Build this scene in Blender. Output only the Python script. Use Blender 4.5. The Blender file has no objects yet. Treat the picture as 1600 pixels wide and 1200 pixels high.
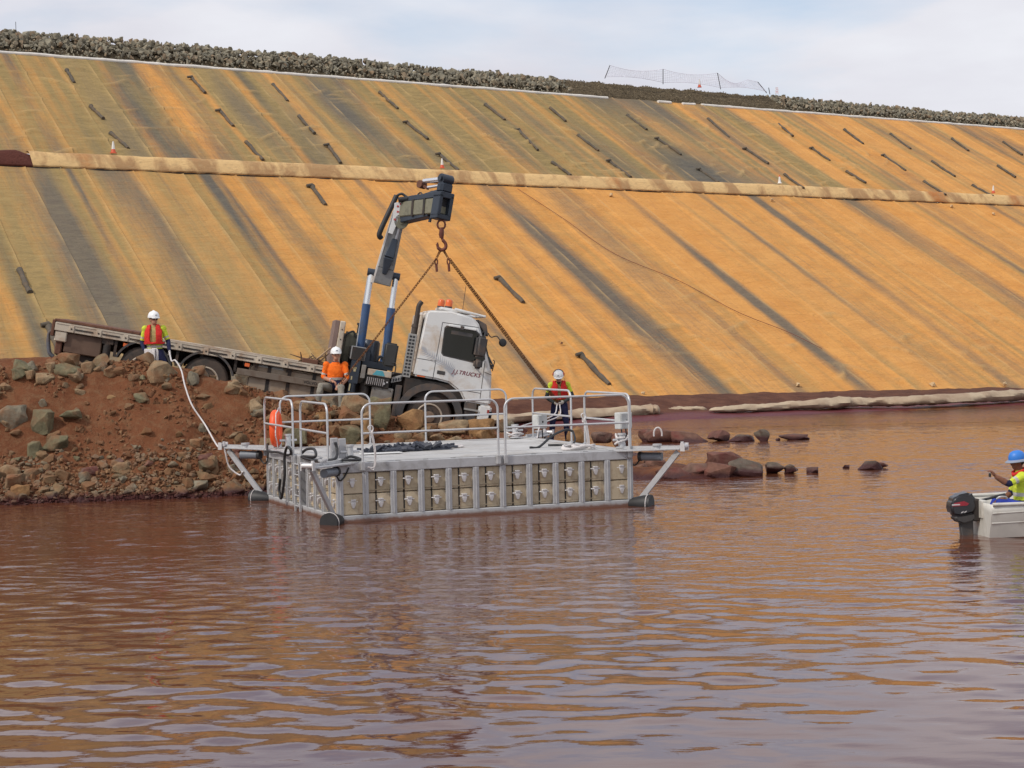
import bpy, bmesh, math, random
import numpy as np
from mathutils import Vector, Matrix, Euler, noise, Quaternion
R = math.radians
random.seed(7); np.random.seed(7)
SC = bpy.context.scene
COL = SC.collection

# ------------------------------------------------------------------ camera
F, PITCH, ROLL, CAMH = 2900.0, -0.0294, 0.0208, 3.216      # focal length in pixels of a 1600 px wide frame
_fw = Vector((0, math.cos(PITCH), math.sin(PITCH)))
_up0 = Vector((0, -math.sin(PITCH), math.cos(PITCH)))
_rt0 = Vector((1, 0, 0))
CX = _rt0*math.cos(ROLL) - _up0*math.sin(ROLL)
CY = _rt0*math.sin(ROLL) + _up0*math.cos(ROLL)
CAMP = Vector((0, 0, CAMH))
cd = bpy.data.cameras.new('camera'); cam = bpy.data.objects.new('camera', cd); COL.objects.link(cam)
cd.sensor_width = 36; cd.lens = F/1600*36; cd.clip_end = 2000; cd.clip_start = 0.1
m3 = Matrix((CX, CY, -_fw)).transposed()
cam.matrix_world = Matrix.Translation(CAMP) @ m3.to_4x4()
SC.camera = cam

# ------------------------------------------------------------------ world and sun
SUN_DIR = Vector((-0.62, -0.50, 0.80)).normalized()        # towards the sun: high, behind the camera's left shoulder
elev = math.asin(SUN_DIR.z); azim = math.atan2(SUN_DIR.x, SUN_DIR.y)
W = bpy.data.worlds.new('World'); SC.world = W; W.use_nodes = True
nt = W.node_tree; nt.nodes.clear()
def N(t, typ, **kw):
    n = t.nodes.new(typ)
    for k, v in kw.items(): setattr(n, k, v)
    return n
sky = N(nt, 'ShaderNodeTexSky', sky_type='NISHITA', sun_disc=False)
sky.sun_elevation = elev; sky.sun_rotation = azim; sky.air_density = 1.0; sky.dust_density = 1.2; sky.altitude = 400
bg1 = N(nt, 'ShaderNodeBackground'); bg1.inputs[1].default_value = 0.14
bg2 = N(nt, 'ShaderNodeBackground'); bg2.inputs[1].default_value = 1.0
tc = N(nt, 'ShaderNodeTexCoord'); sep = N(nt, 'ShaderNodeSeparateXYZ')
nt.links.new(tc.outputs['Generated'], sep.inputs[0])
def mth(t, op, a=None, b=None):
    n = N(t, 'ShaderNodeMath', operation=op)
    for i, v in enumerate((a, b)):
        if v is None: continue
        if isinstance(v, (int, float)): n.inputs[i].default_value = v
        else: t.links.new(v, n.inputs[i])
    return n.outputs[0]
zz = mth(nt, 'ADD', mth(nt, 'MAXIMUM', sep.outputs[2], 0.0), 0.16)
px_ = mth(nt, 'DIVIDE', sep.outputs[0], zz); py_ = mth(nt, 'DIVIDE', sep.outputs[1], zz)
cmb = N(nt, 'ShaderNodeCombineXYZ'); nt.links.new(px_, cmb.inputs[0]); nt.links.new(py_, cmb.inputs[1]); cmb.inputs[2].default_value = 3.7
n1 = N(nt, 'ShaderNodeTexNoise'); n1.inputs['Scale'].default_value = 0.62; n1.inputs['Detail'].default_value = 7; n1.inputs['Roughness'].default_value = 0.52
n1.inputs['Distortion'].default_value = 0.35
nt.links.new(cmb.outputs[0], n1.inputs['Vector'])
rmp = N(nt, 'ShaderNodeValToRGB'); rmp.color_ramp.elements[0].position = 0.35; rmp.color_ramp.elements[1].position = 0.50
nt.links.new(n1.outputs[0], rmp.inputs[0])
n2 = N(nt, 'ShaderNodeTexNoise'); n2.inputs['Scale'].default_value = 1.5; n2.inputs['Detail'].default_value = 6
nt.links.new(cmb.outputs[0], n2.inputs['Vector'])
crm = N(nt, 'ShaderNodeValToRGB')
crm.color_ramp.elements[0].position = 0.3; crm.color_ramp.elements[0].color = (0.70, 0.69, 0.76, 1)
crm.color_ramp.elements[1].position = 0.72; crm.color_ramp.elements[1].color = (0.90, 0.92, 0.97, 1)
nt.links.new(n2.outputs[0], crm.inputs[0]); nt.links.new(crm.outputs[0], bg2.inputs[0])
nt.links.new(sky.outputs[0], bg1.inputs[0])
mix = N(nt, 'ShaderNodeMixShader'); nt.links.new(rmp.outputs[0], mix.inputs[0])
nt.links.new(bg1.outputs[0], mix.inputs[1]); nt.links.new(bg2.outputs[0], mix.inputs[2])
out = N(nt, 'ShaderNodeOutputWorld'); nt.links.new(mix.outputs[0], out.inputs[0])
sd = bpy.data.lights.new('sun', 'SUN'); sd.energy = 2.3; sd.angle = R(5); sd.color = (1.0, 0.93, 0.83)
so = bpy.data.objects.new('sun', sd); COL.objects.link(so)
so.rotation_euler = (-SUN_DIR).to_track_quat('-Z', 'Y').to_euler(); so.location = (0, 0, 60)
vs = SC.view_settings; vs.view_transform = 'Standard'; vs.look = 'None'; vs.gamma = 1; vs.use_curve_mapping = False; vs.exposure = 0.0
SC.render.engine = 'CYCLES'; SC.cycles.max_bounces = 6; SC.cycles.use_denoising = True

# ------------------------------------------------------------------ helpers
def ray(px, py):
    return (_fw*F + CX*(px-800) - CY*(py-600)).normalized()
def on_z(px, py, z):
    d = ray(px, py); return CAMP + d*((z-CAMH)/d.z)
def at(px, py, Y):
    d = ray(px, py); return CAMP + d*(Y/d.y)
def tag(o, label=None, cat=None, group=None, kind=None):
    if label: o['label'] = label
    if cat: o['category'] = cat
    if group: o['group'] = group
    if kind: o['kind'] = kind
    return o
def empty(name, loc=(0, 0, 0), rot=(0, 0, 0), parent=None):
    o = bpy.data.objects.new(name, None); COL.objects.link(o); o.location = loc; o.rotation_euler = rot
    o.empty_display_size = 0.1
    if parent: o.parent = parent
    return o
def link(name, me, mat=None, parent=None):
    o = bpy.data.objects.new(name, me); COL.objects.link(o)
    if mat is not None:
        for m in (mat if isinstance(mat, (list, tuple)) else [mat]): me.materials.append(m)
    if parent is not None: o.parent = parent
    return o

def smooth_angle(me, ang=40):
    me.polygons.foreach_set('use_smooth', [True]*len(me.polygons))
    try: me.set_sharp_from_angle(angle=R(ang))
    except Exception: pass

class MB:
    """collects shapes into one mesh"""
    def __init__(s): s.v = []; s.f = []; s.mi = []; s.cur = 0
    def add(s, vs, fs):
        b = len(s.v); s.v += [tuple(v) for v in vs]
        for f in fs: s.f.append(tuple(b+i for i in f)); s.mi.append(s.cur)
        return s
    def hexa(s, p): return s.add(p, [(0, 3, 2, 1), (4, 5, 6, 7), (0, 1, 5, 4), (1, 2, 6, 5), (2, 3, 7, 6), (3, 0, 4, 7)])
    def box(s, x0, x1, y0, y1, z0, z1):
        return s.hexa([(x0, y0, z0), (x1, y0, z0), (x1, y1, z0), (x0, y1, z0), (x0, y0, z1), (x1, y0, z1), (x1, y1, z1), (x0, y1, z1)])
    def beam(s, a, b, w, h, w2=None, h2=None, up=(0, 0, 1)):
        a = Vector(a); b = Vector(b); d = (b-a).normalized(); up = Vector(up)
        r = d.cross(up)
        if r.length < 1e-4: r = d.cross(Vector((1, 0, 0)))
        r.normalize(); u = r.cross(d)
        w2 = w if w2 is None else w2; h2 = h if h2 is None else h2
        P = []
        for c, ww, hh in ((a, w, h), (b, w2, h2)):
            P += [c-r*ww/2-u*hh/2, c+r*ww/2-u*hh/2, c+r*ww/2+u*hh/2, c-r*ww/2+u*hh/2]
        return s.hexa([P[0], P[1], P[2], P[3], P[4], P[5], P[6], P[7]])
    def tube(s, pts, r, n=8, closed=False, caps=True):
        pts = [Vector(p) for p in pts]; k = len(pts)
        rr = r if isinstance(r, (list, tuple)) else [r]*k
        vs = []; fs = []; prev = None
        for i, p in enumerate(pts):
            if closed: t = pts[(i+1) % k]-pts[i-1]
            else: t = pts[min(i+1, k-1)]-pts[max(i-1, 0)]
            t.normalize()
            if prev is None:
                a = t.cross(Vector((0, 0, 1)))
                if a.length < 1e-3: a = t.cross(Vector((1, 0, 0)))
            else: a = prev - t*prev.dot(t)
            a.normalize(); prev = a; b = t.cross(a)
            for j in range(n):
                th = 2*math.pi*j/n; vs.append(p+(a*math.cos(th)+b*math.sin(th))*rr[i])
        for i in range(k if closed else k-1):
            i2 = (i+1) % k
            for j in range(n):
                fs.append((i*n+j, i*n+(j+1) % n, i2*n+(j+1) % n, i2*n+j))
        if caps and not closed:
            fs.append(tuple(reversed(range(n)))); fs.append(tuple((k-1)*n+j for j in range(n)))
        return s.add(vs, fs)
    def lathe(s, prof, n=16, M=None):
        """profile of (radius, z) turned about z; ends closed when radius > 0"""
        vs = []; fs = []; k = len(prof)
        for r, z in prof:
            for j in range(n):
                th = 2*math.pi*j/n; vs.append(Vector((r*math.cos(th), r*math.sin(th), z)))
        for i in range(k-1):
            for j in range(n): fs.append((i*n+j, i*n+(j+1) % n, (i+1)*n+(j+1) % n, (i+1)*n+j))
        fs.append(tuple(reversed(range(n)))); fs.append(tuple((k-1)*n+j for j in range(n)))
        if M is not None: vs = [M @ v for v in vs]
        return s.add(vs, fs)
    def cyl(s, a, b, r, n=12, r2=None):
        return s.tube([a, b], [r, r if r2 is None else r2], n)
    def prism(s, poly, y0, y1):
        """polygon of (x, z) pulled from y0 to y1"""
        n = len(poly)
        vs = [(x, y0, z) for x, z in poly]+[(x, y1, z) for x, z in poly]
        fs = [tuple(range(n)), tuple(reversed(range(n, 2*n)))]
        for i in range(n): fs.append((i, n+i, n+(i+1) % n, (i+1) % n))
        return s.add(vs, fs)
    def xform(s, M, start=0):
        s.v[start:] = [tuple(M @ Vector(v)) for v in s.v[start:]]; return s
    def mesh(s, name, smooth=None, bevel=0, seg=1, fixn=True):
        me = bpy.data.meshes.new(name); me.from_pydata(s.v, [], s.f)
        if any(s.mi): me.polygons.foreach_set('material_index', s.mi)
        if fixn or bevel:
            bm = bmesh.new(); bm.from_mesh(me)
            if fixn: bmesh.ops.recalc_face_normals(bm, faces=bm.faces)
            if bevel:
                es = [e for e in bm.edges if len(e.link_faces) == 2 and e.calc_face_angle(0) > R(28)]
                bmesh.ops.bevel(bm, geom=es, offset=bevel, segments=seg, affect='EDGES', clamp_overlap=True)
            bm.to_mesh(me); bm.free()
        if smooth: smooth_angle(me, smooth)
        return me
    def build(s, name, mat=None, parent=None, smooth=None, bevel=0, seg=1):
        return link(name, s.mesh(name, smooth, bevel, seg), mat, parent)

def arc(c, r, a0, a1, n, ax=(1, 0, 0), ay=(0, 0, 1)):
    c = Vector(c); ax = Vector(ax); ay = Vector(ay)
    return [c+ax*r*math.cos(a0+(a1-a0)*i/n)+ay*r*math.sin(a0+(a1-a0)*i/n) for i in range(n+1)]
def spline(pts, n=8):
    pts = [Vector(p) for p in pts]; P = [pts[0]*2-pts[1]]+pts+[pts[-1]*2-pts[-2]]; o = []
    for i in range(1, len(P)-2):
        for j in range(n):
            t = j/n; a, b, c, d = P[i-1], P[i], P[i+1], P[i+2]
            o.append(0.5*((2*b)+(c-a)*t+(2*a-5*b+4*c-d)*t*t+(3*b-a-3*c+d)*t**3))
    return o+[pts[-1]]
def copy_tree(o, parent=None):
    c = o.copy(); COL.objects.link(c)
    if parent is not None: c.parent = parent; c.matrix_parent_inverse = o.matrix_parent_inverse
    for ch in [x for x in o.children]: copy_tree(ch, c)
    return c

# ------------------------------------------------------------------ materials
def s2l(*c):
    return tuple(((x/255)/12.92 if x/255 <= 0.04045 else ((x/255+0.055)/1.055)**2.4) for x in c)
class NT:
    def __init__(s, name):
        s.m = bpy.data.materials.new(name); s.m.use_nodes = True; s.t = s.m.node_tree
        s.b = s.t.nodes['Principled BSDF']; s.o = s.t.nodes['Material Output']
    def n(s, typ, ins=None, **kw):
        x = N(s.t, typ, **kw)
        for k, v in (ins or {}).items(): s.put(x.inputs[k], v)
        return x
    def put(s, sock, v):
        if hasattr(v, 'is_linked') or hasattr(v, 'links'): s.t.links.new(v, sock)
        else:
            if isinstance(v, tuple) and len(v) == 3 and sock.type == 'RGBA': v = (*v, 1)
            sock.default_value = v
    def math(s, op, a, b=None):
        x = N(s.t, 'ShaderNodeMath', operation=op); s.put(x.inputs[0], a)
        if b is not None: s.put(x.inputs[1], b)
        return x.outputs[0]
    def mix(s, f, a, b, mode='MIX'):
        x = N(s.t, 'ShaderNodeMix', data_type='RGBA', blend_type=mode)
        s.put(x.inputs[0], f); s.put(x.inputs[6], a); s.put(x.inputs[7], b); return x.outputs[2]
    def ramp(s, f, p0, p1, c0=(0, 0, 0), c1=(1, 1, 1)):
        x = N(s.t, 'ShaderNodeValToRGB'); e = x.color_ramp.elements
        e[0].position = p0; e[1].position = p1; e[0].color = (*c0, 1); e[1].color = (*c1, 1)
        s.put(x.inputs[0], f); return x.outputs[0]
    def noise(s, vec, scale, detail=4, rough=0.5, dist=0):
        x = s.n('ShaderNodeTexNoise', {'Scale': scale, 'Detail': detail, 'Roughness': rough, 'Distortion': dist})
        if vec is not None: s.t.links.new(vec, x.inputs['Vector'])
        return x.outputs[0]
    def coord(s, kind='Object'): return s.n('ShaderNodeTexCoord').outputs[kind]
    def scaled(s, vec, sc, loc=(0, 0, 0), rot=(0, 0, 0)):
        x = s.n('ShaderNodeMapping', {'Scale': sc, 'Location': loc, 'Rotation': rot}); s.t.links.new(vec, x.inputs['Vector']); return x.outputs[0]
    def bump(s, h, strength, dist, prev=None):
        x = s.n('ShaderNodeBump', {'Strength': strength, 'Distance': dist}); s.put(x.inputs['Height'], h)
        if prev is not None: s.t.links.new(prev, x.inputs['Normal'])
        return x.outputs[0]
    def fin(s, col=None, rough=None, normal=None, metal=None, spec=None):
        if col is not None: s.put(s.b.inputs['Base Color'], col)
        if rough is not None: s.put(s.b.inputs['Roughness'], rough)
        if metal is not None: s.put(s.b.inputs['Metallic'], metal)
        if spec is not None: s.put(s.b.inputs['Specular IOR Level'], spec)
        if normal is not None: s.put(s.b.inputs['Normal'], normal)
        return s.m
def pmat(name, col, rough=0.6, metal=0.0, var=0.2, scale=3.0, bump=0.0, bscale=40, dirt=None, damt=0.5, dscale=2.5, spec=0.5):
    k = NT(name); v = k.coord('Object')
    f = k.noise(v, scale, 5, 0.6)
    c0 = tuple(max(0, x*(1-var)) for x in col); c1 = tuple(min(1, x*(1+var)) for x in col)
    c = k.mix(k.ramp(f, 0.3, 0.7), c0, c1)
    rg = rough
    if dirt:
        g = k.ramp(k.noise(v, dscale, 7, 0.65, 0.4), 0.62-damt*0.45, 0.72)
        c = k.mix(g, c, dirt); rg = k.mix(g, (rough,)*3, (0.85,)*3)
    nm = k.bump(k.noise(v, bscale, 4, 0.6), bump, 0.02) if bump else None
    return k.fin(c, rg, nm, metal, spec)
DUST = s2l(128, 78, 52)

# ================================================================== THE LARGE STRUCTURE
# ------------------------------------------------------------------ water
def make_water():
    xs = np.arange(-17, 17.01, 0.065)
    ys = [7.5]
    while ys[-1] < 58: ys.append(ys[-1]+0.045+0.0022*(ys[-1]-7.5))
    ys = np.array(ys); X, Y = np.meshgrid(xs, ys)
    rng = np.random.RandomState(3); Z = np.zeros_like(X)
    base = R(-112)                                # wave travel direction; crests run left to right, nearer on the right
    # swell, wind ripples and fine chop
    for lo, hi, n, sl, spread in ((1.0, 2.2, 10, 0.011, 0.30), (0.31, 0.74, 38, 0.039, 0.50), (0.15, 0.36, 40, 0.026, 0.75)):
        fade = 1.0 if lo > 0.4 else (0.42+0.58*np.clip((Y-14)/9, 0, 1))
        for i in range(n):
            lam = lo*(hi/lo)**rng.rand(); th = base+rng.randn()*spread; k = 2*math.pi/lam
            ph = rng.rand()*6.283
            s = sl*math.sqrt(2/n)*1.4
            wob = 0.9*np.sin(0.31*X*rng.rand()+0.23*Y*rng.rand()+rng.rand()*6)
            Z += fade*s/k*np.sin(k*(X*math.cos(th)+Y*math.sin(th))+ph+wob)
    # calmer and rougher patches, and the lee behind the float
    patch = np.zeros_like(X)
    for i in range(9):
        a = rng.rand()*6.283; l = 4+9*rng.rand()
        patch += np.sin((X*math.cos(a)+1.6*Y*math.sin(a))*6.283/l+rng.rand()*6.3)
    Z *= 0.85+0.16*np.clip(patch/2.2, -1.2, 1.6)
    edge = np.clip((17-np.abs(X))/2, 0, 1)*np.clip((58-Y)/8, 0, 1)*np.clip((Y-7.5)/1.0, 0, 1)
    Z *= edge
    nx, ny = len(xs), len(ys)
    me = bpy.data.meshes.new('water')
    co = np.stack([X, Y, Z], -1).reshape(-1, 3)
    idx = np.arange(nx*ny).reshape(ny, nx)
    q = np.stack([idx[:-1, :-1], idx[:-1, 1:], idx[1:, 1:], idx[1:, :-1]], -1).reshape(-1, 4)
    # far sheet round the fine patch
    B = [(-17, 7.5), (17, 7.5), (17, 58), (-17, 58)]; O = [(-260, -120), (260, -120), (260, 140), (-260, 140)]
    b0 = len(co)
    co = np.vstack([co, [(x, y, 0) for x, y in B], [(x, y, 0) for x, y in O]])
    q = np.vstack([q, [(b0, b0+4, b0+5, b0+1)[::-1] and (b0+4, b0+5, b0+1, b0), (b0+5, b0+6, b0+2, b0+1), (b0+6, b0+7, b0+3, b0+2), (b0+7, b0+4, b0, b0+3)]])
    me.vertices.add(len(co)); me.vertices.foreach_set('co', co.ravel())
    me.loops.add(q.size); me.loops.foreach_set('vertex_index', q.ravel().astype(np.int32))
    me.polygons.add(len(q)); me.polygons.foreach_set('loop_start', np.arange(0, q.size, 4, dtype=np.int32))
    me.update(calc_edges=True); me.validate()
    me.polygons.foreach_set('use_smooth', [True]*len(me.polygons))
    k = NT('red_water'); P = k.n('ShaderNodeNewGeometry').outputs['Position']
    v1 = k.scaled(P, (1.0, 2.2, 1), rot=(0, 0, R(22)))
    n1 = k.noise(v1, 2.2, 3, 0.55, 0.3); n2 = k.noise(v1, 7.5, 2, 0.5)
    # gusts: patches of stronger ripple
    gust = k.ramp(k.noise(k.scaled(P, (0.10, 0.28, 1)), 1.0, 3, 0.5), 0.38, 0.66)
    d = k.n('ShaderNodeCameraData') if False else None
    sp = k.n('ShaderNodeSeparateXYZ'); k.t.links.new(P, sp.inputs[0])
    far = k.ramp(k.math('DIVIDE', sp.outputs[1], 60.0), 0.28, 0.55)
    amp = k.math('ADD', 0.035, k.math('MULTIPLY', far, k.math('ADD', 0.35, k.math('MULTIPLY', gust, 0.45))))
    b = k.n('ShaderNodeBump', {'Distance': 0.05}); k.put(b.inputs['Height'], n1); k.put(b.inputs['Strength'], amp)
    b2 = k.n('ShaderNodeBump', {'Distance': 0.02}); k.put(b2.inputs['Height'], n2); k.put(b2.inputs['Strength'], k.math('ADD', 0.02, k.math('MULTIPLY', far, 0.10))); k.t.links.new(b.outputs[0], b2.inputs['Normal']); b2 = b2.outputs[0]
    mur = k.mix(k.noise(k.scaled(P, (0.15, 0.3, 1)), 1, 4), (0.090, 0.030, 0.016), (0.125, 0.043, 0.021))
    m = k.fin(mur, 0.04, b2, 0, 0.5); k.b.inputs['IOR'].default_value = 1.50
    o = link('water', me, m); tag(o, kind='structure'); return o
make_water()

# ------------------------------------------------------------------ red earth ramp running down into the water
RA0 = Vector((-8.8, 36.4, 0)); RYAW = R(12)
RU = Vector((math.cos(RYAW), math.sin(RYAW), 0)); RV = Vector((-math.sin(RYAW), math.cos(RYAW), 0))
def sst(x, a, b):
    t = min(1, max(0, (x-a)/(b-a))); return t*t*(3-2*t)
def ramp_z(a): return max(-1.6, min(2.32+0.02*a, 0.82-0.19*(a-7.86) if a < 9 else 0.603-0.125*(a-9)))
def bank_h(a, b):
    r = ramp_z(a)
    c = r+0.62*(1-sst(a, 2.5, 6.5))+0.22*sst(a, 2.5, 6.5)*(1-sst(a, 9.5, 12))
    if a < 1.5: c -= 0.10*min(1.5-a, 4)
    c = max(c, -0.9)
    bc = 2.5*(max(c, 0)/2.6)**0.75+0.2
    c0 = min(c, 0.0)
    if b < 0: z = c0+0.62*b
    elif b < bc: t = b/bc; z = c0+(c-c0)*(0.88*t+0.12*(t*t*(3-2*t)))
    elif b < bc+0.9: z = c+(r-c)*sst(b, bc, bc+0.9)
    elif b < 11.5: z = r
    elif b < 12.6: z = r+0.45*sst(b, 11.5, 12.3)*(1-sst(a, 9, 12))
    else: z = r+0.45*(1-sst(a, 9, 12))-0.7*(b-12.6)
    return max(z, -2.0)
def bank_z(a, b):
    z = bank_h(a, b)
    n = noise.fractal(Vector((a*0.55, b*0.55, 1.3)), 1.0, 2.0, 5)
    n2 = noise.fractal(Vector((a*2.3, b*2.3, 7.7)), 0.8, 2.1, 4)
    w = 1.0 if b < 3.0 else 0.35
    return z+(0.17*n+0.085*n2)*w*sst(z, -0.6, 0.3)
def ab(x, y):
    d = Vector((x, y, 0))-RA0; return d.dot(RU), d.dot(RV)
def bank_at(x, y):
    return bank_z(*ab(x, y))
def ramp_pt(a, b, dz=0.0):
    p = RA0+RU*a+RV*b; p.z = bank_z(a, b)+dz; return p
def on_bank(px, py):
    d = ray(px, py); t = 30.0
    while t < 75:
        p = CAMP+d*t
        if p.z < bank_at(p.x, p.y): return p
        t += 0.06
    return CAMP+d*40
def make_bank():
    aa = np.concatenate([np.arange(-30, -4, 0.6), np.arange(-4, 13, 0.09), np.arange(13, 26, 0.4)])
    bb = np.concatenate([np.arange(-4, -0.4, 0.3), np.arange(-0.4, 4.2, 0.075), np.arange(4.2, 20, 0.35)])
    vs = []; fs = []; na, nb = len(aa), len(bb)
    for a in aa:
        for b in bb:
            p = RA0+RU*float(a)+RV*float(b); vs.append((p.x, p.y, bank_z(float(a), float(b))))
    for i in range(na-1):
        for j in range(nb-1): fs.append((i*nb+j, (i+1)*nb+j, (i+1)*nb+j+1, i*nb+j+1))
    me = bpy.data.meshes.new('ramp'); me.from_pydata(vs, [], fs); me.update()
    me.polygons.foreach_set('use_smooth', [True]*len(me.polygons))
    k = NT('red_earth'); P = k.n('ShaderNodeNewGeometry').outputs['Position']
    a = k.noise(P, 0.9, 8, 0.62, 0.3); b = k.noise(P, 7, 6, 0.7); c = k.noise(P, 38, 4, 0.65)
    col = k.mix(k.ramp(a, 0.35, 0.68), (0.148, 0.051, 0.022), (0.230, 0.090, 0.040))
    col = k.mix(k.ramp(b, 0.46, 0.72), col, (0.225, 0.118, 0.060))
    col = k.mix(k.ramp(c, 0.55, 0.75), col, (0.085, 0.034, 0.018))
    sp = k.n('ShaderNodeSeparateXYZ'); k.t.links.new(P, sp.inputs[0])
    wet = k.ramp(k.math('ADD', sp.outputs[2], k.math('MULTIPLY', a, 0.35)), 0.22, 0.40, (1, 1, 1), (0, 0, 0))
    col = k.mix(wet, col, (0.070, 0.020, 0.017))
    nb_ = k.bump(k.noise(P, 14, 6, 0.75), 0.9, 0.06)
    nb2 = k.bump(c, 0.7, 0.02, nb_)
    m = k.fin(col, k.mix(wet, (0.95,)*3, (0.5,)*3), nb2, 0, 0.25)
    o = link('ramp', me, m); tag(o, kind='structure'); return o
make_bank()

# ------------------------------------------------------------------ the lined dam slope
def yh(px): return 600+F*math.tan(PITCH)-0.0208*(px-800)
DD = ray(4600, yh(4600)); DD = Vector((DD.x, DD.y, 0)).normalized()          # along the dam
DE = ray(-600, -970).normalized()                                             # up the slope, along the laid panels
DN = DD.cross(DE).normalized()
if DN.z < 0: DN = -DN
P0 = on_z(1300, 612, 0.48)
def plane_hit(px, py, P, n):
    d = ray(px, py); return CAMP+d*((P-CAMP).dot(n)/d.dot(n))
def sq(p, P):
    A = Matrix((DD, DE, DN)).transposed(); c = A.inverted() @ (p-P); return c.x, c.y
def lin(p, q):          # line through two (s, q) pairs
    k = (q[1]-p[1])/(q[0]-p[0]); return lambda s: p[1]+k*(s-p[0])
toe_q = lin(sq(plane_hit(1000, 621, P0, DN), P0), sq(plane_hit(1600, 606, P0, DN), P0))
toe_low = lambda s: toe_q(s)-0.5
_b = [sq(plane_hit(x, y, P0, DN), P0) for x, y in ((0, 259), (800, 288), (1600, 322))]
ben_q = lin(_b[0], _b[2])
BACK = Vector((-DD.y, DD.x, 0))                                                # level, away from the water
PU = P0+DE*ben_q(0)+BACK*0.75+Vector((0, 0, 0.72))
U_q0 = lambda s: ben_q(s)-ben_q(0)
_c = [sq(plane_hit(x, y, PU, DN), PU) for x, y in ((0, 83), (800, 139), (1600, 203))]
cre_q = lin(_c[0], _c[2])
S0 = min(_b[0][0], _c[0][0])-14; S1 = max(sq(plane_hit(1600, 606, P0, DN), P0)[0], _c[2][0])+9
def s_low(px, py=None):
    py = 259+(322-259)*px/1600 if py is None else py
    return sq(plane_hit(px, py, P0, DN), P0)[0]
def s_up(px, py=None):
    py = 83+(203-83)*px/1600 if py is None else py
    return sq(plane_hit(px, py, PU, DN), PU)[0]
# stains: (px at the panel's top edge, width in px, darkness, spread downwards)
ST_LOW = [(-120, 40, .6, .3), (-60, 20, .7, .1), (10, 20, .45, .4), (58, 32, .95, .75), (26, 12, .35, .2), (104, 9, .8, .5), (168, 42, .78, .35), (196, 20, .5, .8),
          (245, 7, .3, .2), (316, 16, .85, .35), (334, 9, .6, .3), (388, 28, .4, .3), (440, 22, .25, .4), (486, 10, .3, .2), (556, 11, .65, .3), (540, 30, .22, .4),
          (628, 20, .25, .5), (660, 8, .35, .2), (706, 12, .3, .3), (756, 24, .85, .55), (778, 15, .55, .4), (852, 40, .42, .4), (880, 12, .4, .3), (966, 14, .85, .45),
          (1040, 10, .15, .3), (1092, 9, .55, .2), (1112, 22, .22, .3), (1172, 14, .9, .35), (1206, 22, .35, .2), (1250, 14, .2, .2), (1330, 34, .62, .2), (1356, 18, .5, .3),
          (1424, 8, .6, .1), (1450, 28, .3, .2), (1545, 14, .5, .2), (1575, 22, .45, .2), (1640, 24, .5, .2), (1700, 18, .5, .2)]
ST_UP = [(-60, 30, .5, .2), (4, 14, .6, .3), (60, 12, .25, .3), (112, 26, .42, .3), (158, 22, .55, .35), (188, 34, .62, .35), (240, 24, .45, .3), (262, 10, .4, .2), (330, 30, .5, .3),
         (366, 14, .5, .2), (395, 26, .4, .4), (432, 10, .3, .2), (486, 34, .72, .35), (520, 22, .6, .3), (556, 12, .35, .2), (600, 20, .3, .4), (690, 30, .42, .3), (730, 12, .3, .2),
         (775, 26, .35, .3), (832, 30, .42, .3), (876, 14, .35, .3), (924, 46, .66, .3), (968, 60, .72, .25), (1014, 30, .62, .3), (1066, 20, .55, .3), (1090, 12, .5, .3), (1130, 20, .35, .2),
         (1228, 20, .45, .2), (1262, 20, .4, .2), (1340, 18, .4, .2), (1372, 10, .3, .2), (1432, 22, .38, .2), (1490, 20, .5, .15), (1524, 30, .45, .2), (1590, 16, .4, .2), (1650, 24, .4, .2)]
def stain_tab(lst, sfun):
    o = []
    for px, w, a, sp in lst:
        s0 = sfun(px); w_ = abs(sfun(px+w/2)-sfun(px-w/2)); o.append((s0, w_*0.62, a, sp))
    return np.array(o)
TL, TU = stain_tab(ST_LOW, s_low), stain_tab(ST_UP, s_up)
def stains(T, s, t):                                     # t: 0 at the bottom edge .. 1 at the top edge
    r = np.zeros_like(s)
    for s0, w, a, sp in T:
        ww = w*(1+sp*1.3*(1-t)); c = s0+0.25*w*np.sin(t*4+s0)
        e = np.exp(-np.abs((s-c)/ww)**2.3)
        fade = a*(0.75+0.35*np.sin(t*5+s0*3.1))
        r = 1-(1-r)*(1-np.clip(fade*e, 0, 1))
    return r
k = NT('stained_geotextile'); uv = k.n('ShaderNodeUVMap', uv_map='UVMap').outputs[0]
at_ = k.n('ShaderNodeAttribute', attribute_name='stain'); sp = k.n('ShaderNodeSeparateColor'); k.t.links.new(at_.outputs['Color'], sp.inputs[0])
f1 = k.noise(k.scaled(uv, (2.2, 0.11, 1)), 1, 6, 0.62, 0.5); f2 = k.noise(k.scaled(uv, (9, 0.55, 1)), 1, 5, 0.65, 0.4); f3 = k.noise(k.scaled(uv, (0.45, 0.9, 1)), 1, 5, 0.6, 0.6)
f4 = k.noise(k.scaled(uv, (1.1, 2.8, 1)), 1, 5, 0.62, 0.8)
ora = k.mix(k.ramp(f3, 0.35, 0.7), (0.590, 0.258, 0.060), (0.680, 0.328, 0.088))
ora = k.mix(k.ramp(f2, 0.5, 0.72), ora, (0.520, 0.235, 0.075))
oli = k.mix(k.ramp(f4, 0.35, 0.7), (0.225, 0.165, 0.068), (0.340, 0.235, 0.092))
g = k.math('ADD', sp.outputs[1], k.math('MULTIPLY', k.math('SUBTRACT', f1, 0.5), 0.9))
g = k.math('ADD', g, k.math('MULTIPLY', k.math('SUBTRACT', f4, 0.5), 0.5))
c1 = k.mix(k.ramp(g, 0.10, 0.85), ora, oli)
drk = k.mix(k.ramp(f4, 0.3, 0.7), (0.070, 0.073, 0.075), (0.125, 0.118, 0.096))
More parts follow.
